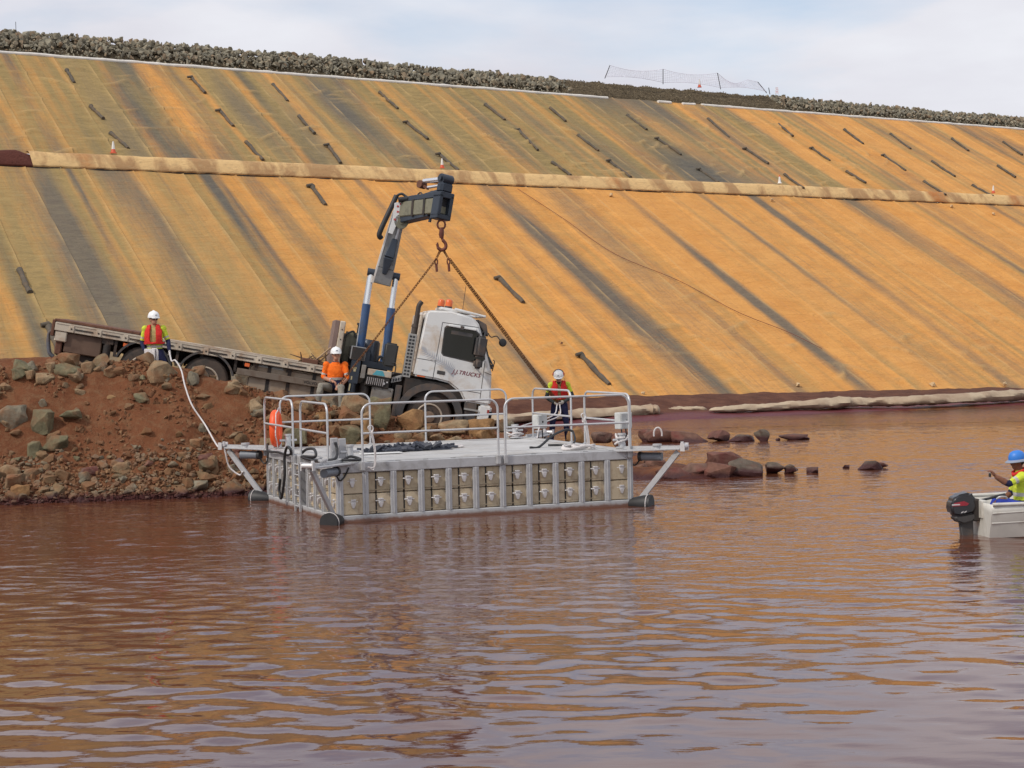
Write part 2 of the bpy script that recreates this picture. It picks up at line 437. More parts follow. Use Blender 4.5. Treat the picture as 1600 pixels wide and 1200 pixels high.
dd_ = k.math('ADD', sp.outputs[0], k.math('MULTIPLY', k.math('SUBTRACT', f2, 0.5), 0.42))
dd_ = k.math('ADD', dd_, k.math('MULTIPLY', k.math('SUBTRACT', f4, 0.5), 0.22))
c2 = k.mix(k.math('MULTIPLY', k.ramp(dd_, 0.10, 0.72), 0.93), c1, drk)
c2 = k.mix(k.math('MULTIPLY', sp.outputs[2], 0.60), c2, (0.50, 0.33, 0.145))
wr = k.noise(k.scaled(uv, (1.1, 3.6, 1), rot=(0, 0, 0.3)), 1, 4, 0.6, 1.6)
b1 = k.bump(wr, 0.7, 0.12); b2 = k.bump(k.noise(k.scaled(uv, (7, 1.2, 1)), 1, 3, 0.6), 0.35, 0.03, b1)
GEO = k.fin(c2, 0.85, b2, 0, 0.2)

FOLDS_UP = []
def folds(rng, lst, n, s0, s1, t0, t1):
    for i in range(n):
        a = np.array([s0+(s1-s0)*rng.rand(), t0+(t1-t0)*rng.rand()]); th = rng.uniform(-0.5, 0.7)+(math.pi if rng.rand() < .5 else 0); L = rng.uniform(0.8, 2.4)
        c = rng.uniform(-0.6, 0.6)
        pts = [a+np.array([math.cos(th+c*u), math.sin(th+c*u)])*L*u for u in np.linspace(0, 1, 7)]
        lst.append((np.array(pts), rng.uniform(0.06, 0.14), rng.uniform(0.08, 0.15)))
_r = np.random.RandomState(11)
folds(_r, FOLDS_UP, 150, S0+8, s_up(1250), 0.5, 11.5)
FOLDS_LOW = []
folds(_r, FOLDS_LOW, 60, S0+8, S1-12, 0.3, 8.0)
for (x0, y0, x1, y1) in ((1100, 545, 1160, 575), (1060, 470, 1100, 455), (1080, 480, 1120, 470), (880, 545, 900, 610), (930, 555, 1200, 553), (990, 520, 1060, 556)):
    a, b_ = (np.array(sq(plane_hit(x, y, P0, DN), P0)) for x, y in ((x0, y0), (x1, y1)))
    FOLDS_LOW.append((np.array([a+(b_-a)*u for u in np.linspace(0, 1, 7)]), 0.07, 0.10))
def fold_h(lst, s, q):
    h = np.zeros_like(s)
    for pts, hh, w in lst:
        lo = pts.min(0)-0.6; hi = pts.max(0)+0.6
        if hi[0] < s.min() or lo[0] > s.max(): continue
        best = np.full(s.shape, 9.0); tt = np.zeros_like(s)
        for i in range(len(pts)-1):
            a, d = pts[i], pts[i+1]-pts[i]; L = d@d
            u = np.clip(((s-a[0])*d[0]+(q-a[1])*d[1])/L, 0, 1)
            r = np.hypot(s-a[0]-u*d[0], q-a[1]-u*d[1]); m = r < best
            best[m] = r[m]; tt[m] = (i+u[m])/(len(pts)-1)
        h = np.maximum(h, hh*np.exp(-(best/w)**2)*np.sin(np.clip(tt, 0.03, 0.97)*math.pi)**0.5)
    return h
def noise2(s, q, seed, fs, fq, n=7):
    rng = np.random.RandomState(seed); r = np.zeros_like(s)
    for i in range(n):
        r += np.sin(s*fs*rng.uniform(.4, 2)+q*fq*rng.uniform(-2, 2)+rng.rand()*6.3)
    return r/n
def make_slope(name, P, qlo, qhi, T, folds_, base_olive, pw, seed, qstep, stripe):
    root = empty(name); tag(root, kind='structure'); rng = np.random.RandomState(seed)
    s = S0; base_co = []
    while s < S1:
        w = pw*rng.uniform(0.75, 1.25); n = max(6, int(w/0.11))
        ss = np.linspace(s-0.05, s+w+0.05, n)
        L = max(qhi(s)-qlo(s), qhi(s+w)-qlo(s+w)); m = int(L/qstep)+1
        tt = np.linspace(0, 1, m); Sg, Tg = np.meshgrid(ss, tt)
        q0 = np.array([qlo(x) for x in ss]); q1 = np.array([qhi(x) for x in ss])
        Qg = q0[None, :]*(1-Tg)+q1[None, :]*Tg
        u = (Sg-ss[0])/(ss[-1]-ss[0])
        fh = fold_h(folds_, Sg, Qg)
        h = 0.045*noise2(Sg, Qg, seed+1, 1.1, 0.35)+0.022*noise2(Sg, Qg, seed+2, 2.6, 2.2)+fh
        h += 0.035*np.exp(-((1-u)*w/0.09)**2)+0.012*rng.rand()+0.02*rng.rand()*np.sin(u*math.pi)
        col = np.zeros(Sg.shape+(4,)); col[..., 0] = stains(T, Sg, Tg)
        olv = base_olive(Sg, Tg)+rng.uniform(-0.10, 0.10)+0.95*stripe*noise2(Sg, Qg, 77, 1.5, 0.05, 9)+0.5*stripe*noise2(Sg, Qg, 78, 4.5, 0.10, 9)
        col[..., 1] = np.clip(olv, 0, 1); col[..., 2] = np.clip(rng.rand()*0.30+0.85*np.exp(-((1-u)*w/0.075)**2)*(0.5+0.5*np.sin(Qg*1.7+s))+fh/0.12*0.8, 0, 1); col[..., 3] = 1
        Pn = np.array(P); d, e, nn = np.array(DD), np.array(DE), np.array(DN)
        co = Pn+Sg[..., None]*d+Qg[..., None]*e+h[..., None]*nn
        idx = np.arange(n*m).reshape(m, n)
        qd = np.stack([idx[:-1, :-1], idx[:-1, 1:], idx[1:, 1:], idx[1:, :-1]], -1).reshape(-1, 4)
        me = bpy.data.meshes.new('liner_panel'); me.from_pydata(co.reshape(-1, 3).tolist(), [], qd.tolist())
        uvl = me.uv_layers.new(name='UVMap'); lv = np.zeros(len(me.loops), np.int32); me.loops.foreach_get('vertex_index', lv)
        uvs = np.stack([Sg.ravel(), Qg.ravel()], -1)[lv]; uvl.data.foreach_set('uv', uvs.ravel())
        ca = me.color_attributes.new('stain', 'FLOAT_COLOR', 'POINT'); ca.data.foreach_set('color', col.reshape(-1, 4).ravel())
        me.polygons.foreach_set('use_smooth', [True]*len(me.polygons))
        link('liner_panel', me, GEO, root)
        s += w
    return root
sl, sr = s_up(0), s_up(1600)
def ol_up(S, T):
    x = (S-sl)/(sr-sl); return 0.80-0.68*np.clip((x-0.42)/0.34, 0, 1)**1.0-0.25*np.exp(-((x-0.10)/0.05)**2)*1.0
sl2, sr2 = s_low(0), s_low(1600)
def ol_low(S, T):
    x = (S-sl2)/(sr2-sl2); return 0.62*np.clip(1-(x+0.02)/0.24, 0, 1)**0.6+0.10+0.12*(1-T)**3
make_slope('dam_lower_slope', P0, toe_low, lambda s: ben_q(s)+0.3, TL, FOLDS_LOW, ol_low, 2.3, 21, 0.22, 0.55)
make_slope('dam_upper_slope', PU, lambda s: U_q0(s)-0.45, lambda s: cre_q(s)+0.2, TU, FOLDS_UP, ol_up, 1.9, 41, 0.17, 1.0)
def lowp(s, q): return P0+DD*s+DE*q
def upp(s, q): return PU+DD*s+DE*q

# pale berm (anchor trench) between the two slopes: a swollen strip with torn, stained cover
def make_berm():
    k = NT('pale_berm_cover'); uv = k.n('ShaderNodeUVMap', uv_map='UVMap').outputs[0]
    a = k.noise(k.scaled(uv, (0.55, 0.5, 1), rot=(0, 0, 0.5)), 1, 5, 0.6, 0.4); b = k.noise(k.scaled(uv, (0.28, 0.28, 1), (3, 1, 0)), 1, 4, 0.5)
    c = k.mix(k.ramp(a, 0.47, 0.56), (0.70, 0.47, 0.22), (0.42, 0.25, 0.12))
    c = k.mix(k.ramp(b, 0.56, 0.66), c, (0.46, 0.19, 0.065))
    c = k.mix(k.ramp(k.noise(k.scaled(uv, (3, 9, 1)), 1, 5, 0.7), 0.5, 0.8), c, (0.45, 0.31, 0.16))
    m = k.fin(c, 0.9, k.bump(k.noise(k.scaled(uv, (1.5, 5, 1)), 1, 5, 0.65, 0.8), 0.6, 0.08), 0, 0.2)
    k = NT('red_fill'); P = k.n('ShaderNodeNewGeometry').outputs['Position']
    m2 = k.fin(k.mix(k.noise(P, 2, 6, 0.7), (0.075, 0.018, 0.012), (0.135, 0.036, 0.022)), 0.95, k.bump(k.noise(P, 9, 5, 0.7), 0.8, 0.1))
    prof = [(-0.06, 0.03), (-0.10, 0.0), (-0.08, 0.10), (0.03, 0.27), (0.16, 0.47), (0.28, 0.63), (0.40, 0.67), (0.80, 0.70), (1.0, 0.70)]   # (back, up)
    def strip(name, s0, s1, mat, cut=None):
        ss = np.arange(s0, s1, 0.2); vs = []; fs = []; uvs = []
        for i, s in enumerate(ss):
            p = lowp(s, ben_q(s)); acc = 0
            wob = 0.03*noise.noise(Vector((s*0.35, 0, 5)))+0.02*noise.noise(Vector((s*1.4, 3, 5)))
            for j, (bk, u) in enumerate(prof):
                nn = 0.025*noise.noise(Vector((s*1.1, j*0.6, 9)))
                hh = u*(1+wob*1.2)*(cut(s) if cut else 1)
                vs.append(p+BACK*(bk+nn-wob*0.4)+Vector((0, 0, hh+(0.06*noise.noise(Vector((s*2.2, 8, 1))) if j < 2 else nn)))); uvs.append((s, j*0.12))
        n = len(prof)
        for i in range(len(ss)-1):
            for j in range(n-1): fs.append((i*n+j, (i+1)*n+j, (i+1)*n+j+1, i*n+j+1))
        me = bpy.data.meshes.new(name); me.from_pydata([tuple(v) for v in vs], [], fs)
        ul = me.uv_layers.new(name='UVMap'); lv = np.zeros(len(me.loops), np.int32); me.loops.foreach_get('vertex_index', lv)
        ul.data.foreach_set('uv', np.array(uvs)[lv].ravel()); me.polygons.foreach_set('use_smooth', [True]*len(me.polygons))
        o = link(name, me, mat); tag(o, kind='structure'); return o
    sc = s_low(50)
    strip('berm_cover', sc, S1, m)
    strip('berm_earth', S0, sc+0.15, m2, lambda s: 1.0+0.05*math.sin(s*2.1)-0.25*sst(s, sc-0.6, sc+0.1))
    # near-black strip that paints the shade in the gap under the cover
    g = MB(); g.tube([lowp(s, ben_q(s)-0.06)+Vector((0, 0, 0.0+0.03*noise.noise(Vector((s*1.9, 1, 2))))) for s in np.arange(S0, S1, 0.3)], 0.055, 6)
    o = g.build('berm_shade_strip', pmat('painted_gap_shade', (0.03, 0.022, 0.018), 0.9)); o.name = 'painted_berm_shade'; tag(o, 'painted shade line along the foot of the pale berm across the dam', 'rope')
make_berm()

# crest: white liner edge, rock mound, soil mound
cre_top = lambda s: upp(s, cre_q(s))
WHITE_EDGE = pmat('white_edge_liner', (0.72, 0.68, 0.62), 0.7, var=0.12)
def edge_strip(s0, s1, label):
    pts = [cre_top(s)+Vector((0, 0, 0.03+0.04*noise.noise(Vector((s*0.6, 4, 4))))) for s in np.arange(s0, s1, 0.35)]
    b = MB(); b.tube(pts, [0.10+0.035*noise.noise(Vector((i*0.5, 1, 1))) for i in range(len(pts))], 8)
    o = b.build('liner_edge_roll', WHITE_EDGE, smooth=60); tag(o, label, 'liner roll', 'white rolls along the liner top')
edge_strip(S0, s_up(950), 'long white liner roll below the rocks at the dam crest')
edge_strip(s_up(1028), s_up(1050), 'short white liner roll scrap below the brown soil mound')
edge_strip(s_up(1066), s_up(1090), 'white liner roll piece between scrap and the right-hand roll')
edge_strip(s_up(1096), S1, 'white liner roll below the right half of the crest')
MOUND0, MOUND1 = s_up(892), s_up(1235)
def crest_h(s):        # height of the mound above the liner edge
    base = 1.28-0.16*sst(s, s_up(300), s_up(900))-0.10*sst(s, s_up(1200), s_up(1600))
    return base+0.10*noise.noise(Vector((s*0.25, 2, 2)))+0.07*noise.noise(Vector((s*0.9, 6, 2)))
def crest_pt(s, t, out=0.0):
    """t: 0 at the liner edge .. 1 on top, then level backwards"""
    h = crest_h(s); p = cre_top(s)
    if t <= 1: return p+BACK*(0.15+1.35*t)+Vector((0, 0, h*t**0.85+out))
    return p+BACK*(1.5+(t-1)*6)+Vector((0, 0, h-0.12*(t-1)+out))
def make_crest():
    ss = np.arange(S0, S1, 0.25); tt = [-0.1, 0.0, 0.2, 0.4, 0.6, 0.8, 0.95, 1.05, 1.5, 2.5]
    vs = []; fs = []
    for s in ss:
        for t in tt:
            n = 0.10*noise.fractal(Vector((s*1.3, t*2.2, 3)), 1, 2, 4)
            lower = -0.16 if not (MOUND0 < s < MOUND1) else 0.05
            vs.append(crest_pt(s, max(t, 0), n+lower)-(Vector((0, 0, 0.4)) if t < 0 else Vector()))
    k_ = len(tt)
    for i in range(len(ss)-1):
        for j in range(k_-1): fs.append((i*k_+j, (i+1)*k_+j, (i+1)*k_+j+1, i*k_+j+1))
    me = bpy.data.meshes.new('crest_ground'); me.from_pydata([tuple(v) for v in vs], [], fs)
    me.polygons.foreach_set('use_smooth', [True]*len(me.polygons))
    k = NT('crest_soil'); P = k.n('ShaderNodeNewGeometry').outputs['Position']
    c = k.mix(k.ramp(k.noise(P, 3.5, 7, 0.7), 0.35, 0.7), (0.085, 0.064, 0.040), (0.19, 0.145, 0.088))
    c = k.mix(k.ramp(k.noise(P, 14, 5, 0.7), 0.55, 0.75), c, (0.22, 0.18, 0.12))
    m = k.fin(c, 0.95, k.bump(k.noise(P, 9, 6, 0.8), 1.0, 0.15), 0, 0.2)
    tag(link('crest_ground', me, m), kind='structure')
make_crest()

# ------------------------------------------------------------------ foot of the dam: dark earth, wet red rim
WL = [on_z(x, y, 0.0) for x, y in ((-400, 728), (400, 690), (770, 668), (1000, 658.5), (1150, 652), (1300, 645), (1600, 632.5), (1800, 624.5))]
def wl(x):
    for a, b in zip(WL, WL[1:]):
        if a.x <= x <= b.x or b is WL[-1]: t = (x-a.x)/(b.x-a.x); return a.lerp(b, t)
    return WL[0]
def toe_of(p):      # the liner's foot straight behind a waterline point
    A = DD; s = (p-P0).dot(DD)
    for _ in range(3):
        q = toe_q(s); t = lowp(s, q); s += (p-t).dot(DD)
    return lowp(s, toe_q(s))
def make_toe():
    xs = np.concatenate([np.arange(-30, 0, 0.6), np.arange(0, 26, 0.16)]); vs = []; fs = []
    prof = [(-0.6, -0.5), (-0.05, -0.05), (0.03, 0.03), (0.12, 0.07), (0.28, 0.12), (0.42, 0.17), (0.55, 0.30), (0.70, 0.50), (0.86, 0.63), (1.0, 0.70), (1.25, 0.76)]
    for x in xs:
        w = wl(x); t = toe_of(w); top = t.z+0.02
        for u, z in prof:
            p = w.lerp(t, u); n = noise.fractal(Vector((x*0.8, u*3, 1)), 1, 2, 4)
            p.z = z*top/0.66+0.05*n*(1 if u > 0 else 0); p += (t-w).normalized()*0.12*n; vs.append(tuple(p))
    n = len(prof)
    for i in range(len(xs)-1):
        for j in range(n-1): fs.append((i*n+j, (i+1)*n+j, (i+1)*n+j+1, i*n+j+1))
    me = bpy.data.meshes.new('dam_foot_ground'); me.from_pydata(vs, [], fs); me.polygons.foreach_set('use_smooth', [True]*len(me.polygons))
    k = NT('dam_foot_earth'); P = k.n('ShaderNodeNewGeometry').outputs['Position']; s_ = k.n('ShaderNodeSeparateXYZ'); k.t.links.new(P, s_.inputs[0])
    a = k.noise(k.scaled(P, (1, 1, 4)), 1.6, 7, 0.65)
    c = k.mix(k.ramp(a, 0.35, 0.7), (0.070, 0.024, 0.014), (0.145, 0.060, 0.034))
    wet = k.ramp(k.math('ADD', s_.outputs[2], k.math('MULTIPLY', k.math('SUBTRACT', a, 0.5), 0.10)), 0.12, 0.19, (1, 1, 1), (0, 0, 0))
    c = k.mix(wet, c, (0.115, 0.024, 0.028))
    m = k.fin(c, k.mix(wet, (0.95,)*3, (0.45,)*3), k.bump(k.noise(P, 8, 5, 0.7), 0.7, 0.06), 0, 0.3)
    tag(link('dam_foot_ground', me, m), kind='structure')
make_toe()

# ================================================================== ROCKS
def rock_mesh(name, seed, npts=16, sub=1, jit=0.06, flat=1.0):
    rng = random.Random(seed); bm = bmesh.new()
    ax = (rng.uniform(0.8, 1.15), rng.uniform(0.7, 1.0), rng.uniform(0.6, 0.95)*flat)
    for i in range(npts):
        v = Vector((rng.gauss(0, 1), rng.gauss(0, 1), rng.gauss(0, 1))).normalized()
        v = Vector(tuple(max(-0.78, min(0.78, c*1.12)) for c in v))
        bm.verts.new(Vector((v.x*ax[0], v.y*ax[1], v.z*ax[2]))*rng.uniform(0.86, 1.0))
    r = bmesh.ops.convex_hull(bm, input=bm.verts)
    bmesh.ops.delete(bm, geom=[e for e in r['geom_interior'] if isinstance(e, bmesh.types.BMVert)], context='VERTS')
    bmesh.ops.dissolve_limit(bm, angle_limit=R(14), verts=bm.verts, edges=bm.edges)
    if sub:
        bmesh.ops.bevel(bm, geom=list(bm.edges), offset=0.07, segments=1, affect='EDGES', clamp_overlap=True)
        bmesh.ops.triangulate(bm, faces=bm.faces)
        bmesh.ops.subdivide_edges(bm, edges=[e for e in bm.edges if e.calc_length() > 0.35], cuts=1)
        o = Vector((seed*3.1, seed*1.7, 0))
        for v in bm.verts:
            n = noise.fractal(v.co*1.6+o, 1, 2, 4); v.co += v.co.normalized()*n*jit*2.0
    bmesh.ops.triangulate(bm, faces=bm.faces); bmesh.ops.recalc_face_normals(bm, faces=bm.faces)
    me = bpy.data.meshes.new(name); bm.to_mesh(me); bm.free()
    smooth_angle(me, 28) if sub else None
    return me
def rock_mat(name, cols, dust, damt, wetline=None):
    k = NT(name); v = k.coord('Object'); P = k.n('ShaderNodeNewGeometry').outputs['Position']
    oi = k.n('ShaderNodeObjectInfo'); rnd = oi.outputs['Random']
    cr = k.n('ShaderNodeValToRGB'); e = cr.color_ramp.elements
    while len(e) < len(cols): e.new(0.5)
    for i, c in enumerate(cols): e[i].position = i/(len(cols)-1); e[i].color = (*c, 1)
    k.put(cr.inputs[0], rnd)
    a = k.noise(P, 6, 6, 0.65, 0.3); b = k.noise(P, 2.6, 5, 0.6)
    c = k.mix(k.ramp(a, 0.3, 0.72), k.mix(1.0, cr.outputs[0], (0.55, 0.55, 0.55), 'MULTIPLY'), k.mix(1.0, cr.outputs[0], (1.25, 1.25, 1.25), 'MULTIPLY'))
    c = k.mix(k.ramp(b, 0.60-0.4*damt, 0.78-0.2*damt), c, dust)
    if wetline is not None:
        s_ = k.n('ShaderNodeSeparateXYZ'); k.t.links.new(P, s_.inputs[0])
        wet = k.ramp(k.math('ADD', s_.outputs[2], k.math('MULTIPLY', k.math('SUBTRACT', b, 0.5), 0.25)), wetline, wetline+0.1, (1, 1, 1), (0, 0, 0))
        c = k.mix(wet, c, (0.060, 0.022, 0.022))
        rg = k.mix(wet, (0.9,)*3, (0.4,)*3)
    else: rg = 0.9
    nm = k.bump(k.noise(P, 22, 6, 0.7), 0.7, 0.04)
    return k.fin(c, rg, nm, 0, 0.25)
BANKCOLS = [(0.190, 0.120, 0.064), (0.225, 0.170, 0.100), (0.175, 0.150, 0.092), (0.250, 0.195, 0.125), (0.215, 0.120, 0.056), (0.15, 0.128, 0.08), (0.250, 0.150, 0.070), (0.190, 0.165, 0.110)]
M_ROCK = rock_mat('bank_rock', BANKCOLS, (0.215, 0.098, 0.048), 0.62, 0.10)
M_GREEN = rock_mat('greenish_rock', [(0.165, 0.148, 0.088), (0.20, 0.175, 0.105)], (0.20, 0.10, 0.052), 0.36, 0.10)
M_TAN = rock_mat('tan_rock', [(0.28, 0.195, 0.115), (0.31, 0.225, 0.135)], (0.24, 0.115, 0.055), 0.42, 0.10)
M_ORANGE = rock_mat('orange_rock', [(0.30, 0.165, 0.072), (0.32, 0.19, 0.09)], (0.22, 0.10, 0.045), 0.3, 0.10)
M_GREY = rock_mat('grey_rock', [(0.20, 0.175, 0.125), (0.24, 0.21, 0.155)], (0.22, 0.11, 0.055), 0.42, 0.10)
M_WET = rock_mat('stained_rock', [(0.150, 0.070, 0.058), (0.200, 0.098, 0.068), (0.160, 0.105, 0.085), (0.215, 0.098, 0.060)], (0.150, 0.050, 0.040), 0.35, 0.05)
ROCKS = [rock_mesh('rock_shape', 100+i, random.Random(i).choice((12, 14, 17, 20, 24)), 1) for i in range(16)]
def put_rock(p, w, h, d=None, mat=None, rot=None, name='rock', sink=0.3, var=None, seed=None):
    """w, h, d: full width, height and depth in metres; p: point under the rock's middle"""
    rng = random.Random(seed if seed is not None else random.random())
    me = ROCKS[rng.randrange(len(ROCKS)) if var is None else var]
    key = (me.name, mat.name)
    if key not in put_rock.c:
        m2 = me.copy(); m2.materials.clear(); m2.materials.append(mat); put_rock.c[key] = m2
    o = bpy.data.objects.new(name, put_rock.c[key]); COL.objects.link(o)
    o.scale = (w*0.62, (d or w*0.85)*0.62, h*0.72)
    o.rotation_euler = rot if rot is not None else (rng.uniform(-.25, .25), rng.uniform(-.25, .25), rng.uniform(0, 6.28))
    o.location = Vector(p)+Vector((0, 0, h*(0.5-sink)))
    return o
put_rock.c = {}
def mpp(p): return (Vector(p)-CAMP).dot(_fw)/F      # metres per photo pixel at a point
def px_rock(px, py, w, h, label, mat, base=None, var=None, roll=0.0, depth=None, seed=None, group=None, cat='rock', sink=0.2):
    """a rock whose outline is w x h pixels about (px, py); it sits on the bank under its lower edge"""
    p = on_bank(px, py+h*0.36) if base is None else base
    k = mpp(p); rng = random.Random(seed or int(px*7+py))
    o = put_rock(p+Vector((0, 0.15*w*k, 0)), w*k*1.08, h*k*1.15, depth or w*k*0.9, mat, (rng.uniform(-.12, .12), R(roll), rng.uniform(-.5, .5)+rng.choice((0, 3.14))), 'boulder' if w >= 32 else 'rock', sink, var, seed or int(px*7+py))
    tag(o, label, cat, group); return o
# the ones that can be told apart
px_rock(258, 582, 62, 36, 'largest tan boulder on the bank crest, at the feet of the man holding rope', M_TAN, var=3, roll=10)
px_rock(297, 592, 26, 22, 'grey-tan boulder right against the largest boulder on the crest', M_GREY)
px_rock(390, 589, 40, 32, 'squared grey boulder on the crest just right of a rear truck wheel', M_GREY, var=5)
px_rock(371, 607, 26, 26, 'split tan rock leaning below the squared grey boulder', M_TAN)
px_rock(399, 641, 26, 32, 'upright tan boulder on the bank beside the orange lifebuoy', M_TAN)
px_rock(105, 579, 40, 26, 'grey-green slab on the crest under the truck tail', M_GREEN)
px_rock(138, 576, 24, 20, 'tan rock between two grey slabs on the bank crest under the truck tail', M_TAN)
px_rock(156, 573, 26, 18, 'pale grey rock on the crest below the rear support post of the truck', M_GREY)
px_rock(68, 591, 36, 20, 'flat tan boulder near the left end of the bank crest', M_TAN)
px_rock(110, 651, 42, 28, 'grey-green boulder with dark undercut high on the left bank face', M_GREEN, var=2)
px_rock(67, 660, 40, 36, 'largest grey-green boulder in the left bank face, dark hollow below', M_GREEN, var=7)
px_rock(86, 694, 42, 36, 'grey-green boulder below the hollow in the left bank face', M_GREEN)
px_rock(55, 706, 24, 30, 'narrow olive rock left of the grey-green boulder below the hollow', M_GREEN)
px_rock(18, 653, 40, 36, 'broad grey-brown boulder at the left picture edge, half way up the bank', M_GREY)
px_rock(70, 632, 24, 20, 'small grey-tan rock above the largest grey-green boulder', M_GREY)
px_rock(222, 622, 26, 18, 'grey-green wedge-shaped rock alone in the red earth', M_GREEN, var=4)
px_rock(173, 621, 22, 11, 'small yellow rock alone in the red earth', M_ORANGE)
px_rock(137, 738, 38, 19, 'dark flat slab low on the bank near the water', M_WET, var=9)
px_rock(13, 741, 34, 28, 'pale tan boulder at the left picture edge just above the water', M_TAN)
px_rock(31, 770, 30, 24, 'orange-brown boulder at the waterline near the left picture edge', M_ORANGE)
px_rock(189, 732, 24, 18, 'pale pointed rock standing low on the bank', M_TAN)
px_rock(331, 727, 24, 30, 'tall tan rock low on the bank left of the float', M_TAN)
px_rock(308, 760, 36, 24, 'grey boulder at the waterline nearest to the white rope loop', M_GREY)
px_rock(307, 693, 24, 18, 'tan rock beside the white rope half way down the bank', M_TAN)
# behind the float
px_rock(592, 648, 44, 52, 'tall rounded grey-green boulder behind the front handrail, below the grey step box', M_GREEN, var=1)
px_rock(556, 632, 56, 34, 'long tan boulder under the outrigger leg behind the float', M_TAN, roll=-16)
px_rock(640, 657, 44, 40, 'orange boulder in front of the front truck wheel', M_ORANGE)
px_rock(668, 668, 30, 22, 'brown rock against the front truck wheel', M_ROCK)
px_rock(709, 667, 44, 34, 'pale tan boulder behind the float, under the cab step', M_TAN, var=6)
px_rock(748, 671, 46, 30, 'orange boulder below the front bumper of the truck', M_ORANGE)
px_rock(629, 683, 26, 20, 'tan rock at the float edge below the orange boulder', M_TAN)
px_rock(655, 684, 26, 18, 'brown rock at the float edge beside the tan one', M_ROCK)
px_rock(540, 680, 56, 30, 'flat green slab behind the float under the long tan boulder', M_GREEN, var=8)
px_rock(455, 683, 46, 30, 'green boulder behind the left handrail of the float', M_GREEN)
px_rock(474, 634, 30, 26, 'tan boulder in front of the seated man', M_TAN)
px_rock(437, 664, 30, 24, 'brown boulder behind the lifebuoy', M_ROCK)
px_rock(505, 655, 34, 24, 'red-brown boulder below the seated man', M_ORANGE)
px_rock(572, 668, 30, 30, 'orange-brown rock left of the tall grey-green boulder', M_ORANGE)
px_rock(790, 665, 28, 22, 'grey rock right of the truck bumper behind the middle handrail posts', M_GREY)
px_rock(812, 676, 24, 18, 'dark rock behind the white bollard at the back of the float', M_WET)
px_rock(905, 681, 36, 24, 'brown layered rock behind the standing man, at the float edge', M_ORANGE)
px_rock(940, 683, 30, 26, 'red-brown rock just right of the layered one behind the float', M_WET)
px_rock(972, 686, 34, 26, 'red-brown rock behind the right handrail of the float', M_WET)
# two rows of rocks standing in the water
def row(lst, group):
    for px, py, w, h, lab in lst:
        p = on_z(px, py, 0.0); k_ = mpp(p)
        o = put_rock(p+Vector((0, 0.2*w*k_, 0)), w*k_*1.30, h*k_*1.25, w*k_*1.0, M_WET if 'grey' not in lab else M_GREY2, None, 'rock', 0.22, None, int(px*3+py))
        o.rotation_euler = (random.uniform(-.15, .15), random.uniform(-.15, .15), random.choice((0, 3.14))+random.uniform(-.4, .4))
        tag(o, lab, 'rock', group)
M_GREY2 = rock_mat('wet_grey_rock', [(0.125, 0.098, 0.078), (0.155, 0.125, 0.095)], (0.120, 0.055, 0.042), 0.2, 0.10)
row([(1008, 690, 30, 20, 'stained rock in the far row just right of the handrail corner'), (1034, 691, 44, 22, 'stained rock in the far row below the white rope loop'),
     (1076, 691, 50, 20, 'long stained rock second in the far row'), (1119, 690, 46, 20, 'stained rock third in the far row'), (1156, 690, 38, 12, 'low stained rock before the grey block ending the far row'),
     (1190, 690, 24, 20, 'grey upright rock near the end of the far row'), (1216, 688, 7, 4, 'tiny rock tip between the last two rocks of the far row'), (1241, 687, 34, 9, 'flat dark rock last in the far row')], 'far row of rocks in the water')
row([(1000, 744, 28, 22, 'stained rock at the float corner behind the right support arm'), (1024, 742, 36, 28, 'stained rock behind the right support arm'), (1052, 748, 44, 22, 'low stained rock right of the support arm'),
     (1086, 746, 46, 28, 'red-brown rock in the near row left of the two largest'), (1134, 739, 44, 34, 'tallest dark rock at the back of the near row'), (1126, 746, 44, 22, 'red-brown rock in front of the tallest one in the near row'),
     (1168, 744, 48, 30, 'grey rounded boulder, widest in the near row'), (1212, 740, 32, 18, 'grey rock after the first gap in the near row'), (1242, 740, 30, 17, 'dark grey rock beside it in the near row'),
     (1270, 739, 18, 11, 'small red rock ending the middle cluster of the near row'), (1322, 731, 9, 5, 'tiny dark rock tip alone in the water of the near row'),
     (1357, 734, 36, 15, 'dark grey rock of the last pair in the near row'), (1384, 731, 28, 10, 'red-brown rock ending the near row')], 'near row of rocks in the water')

# the many others, alike: face, crest, foot of the bank, and the heap behind the float
TONE = {'bank_rock': 'brown', 'tan_rock': 'tan', 'grey_rock': 'grey-brown', 'greenish_rock': 'grey-green', 'stained_rock': 'maroon', 'orange_rock': 'orange-brown'}
ZONES = ((110, 'near the left picture edge'), (215, 'below the truck tail'), (300, 'below the man with rope'), (400, 'between mooring rope and float'), (540, 'behind the left handrails'), (660, 'below the crane'), (790, 'below the truck cab'), (9999, 'behind the right half of the float'))
def img_x(p):
    pr = Vector(p)-CAMP; return 800+F*pr.dot(CX)/pr.dot(_fw)
def zone(p):
    x = img_x(p)
    return next(z for lim, z in ZONES if x < lim)
def scatter(n, gen, size, label, group, mats, seed):
    rng = random.Random(seed); c = 0; tries = 0
    while c < n and tries < n*30:
        tries += 1
        a, b = gen(rng); p = ramp_pt(a, b)
        if p.z < -0.15: continue
        w = size(rng); h = w*rng.uniform(0.5, 0.85)
        mt_ = rng.choice(mats)
        o = put_rock(p, w, h, w*rng.uniform(0.7, 1.1), mt_, (rng.uniform(-.5, .5), rng.uniform(-.5, .5), rng.uniform(0, 6.28)), 'rock', 0.44, None, rng.random())
        sz = 'small' if w < 0.2 else 'mid-sized' if w < 0.32 else 'large'
        tag(o, f'{sz} {TONE[mt_.name]} rock {label}, {zone(p)}', 'rock', group); c += 1
bcr = lambda a: 2.5*(max(ramp_z(a)+0.62*(1-sst(a, 2.5, 6.5)), 0)/2.6)**0.75+0.2
allm = [M_ROCK]*6+[M_TAN, M_GREY, M_GREEN]
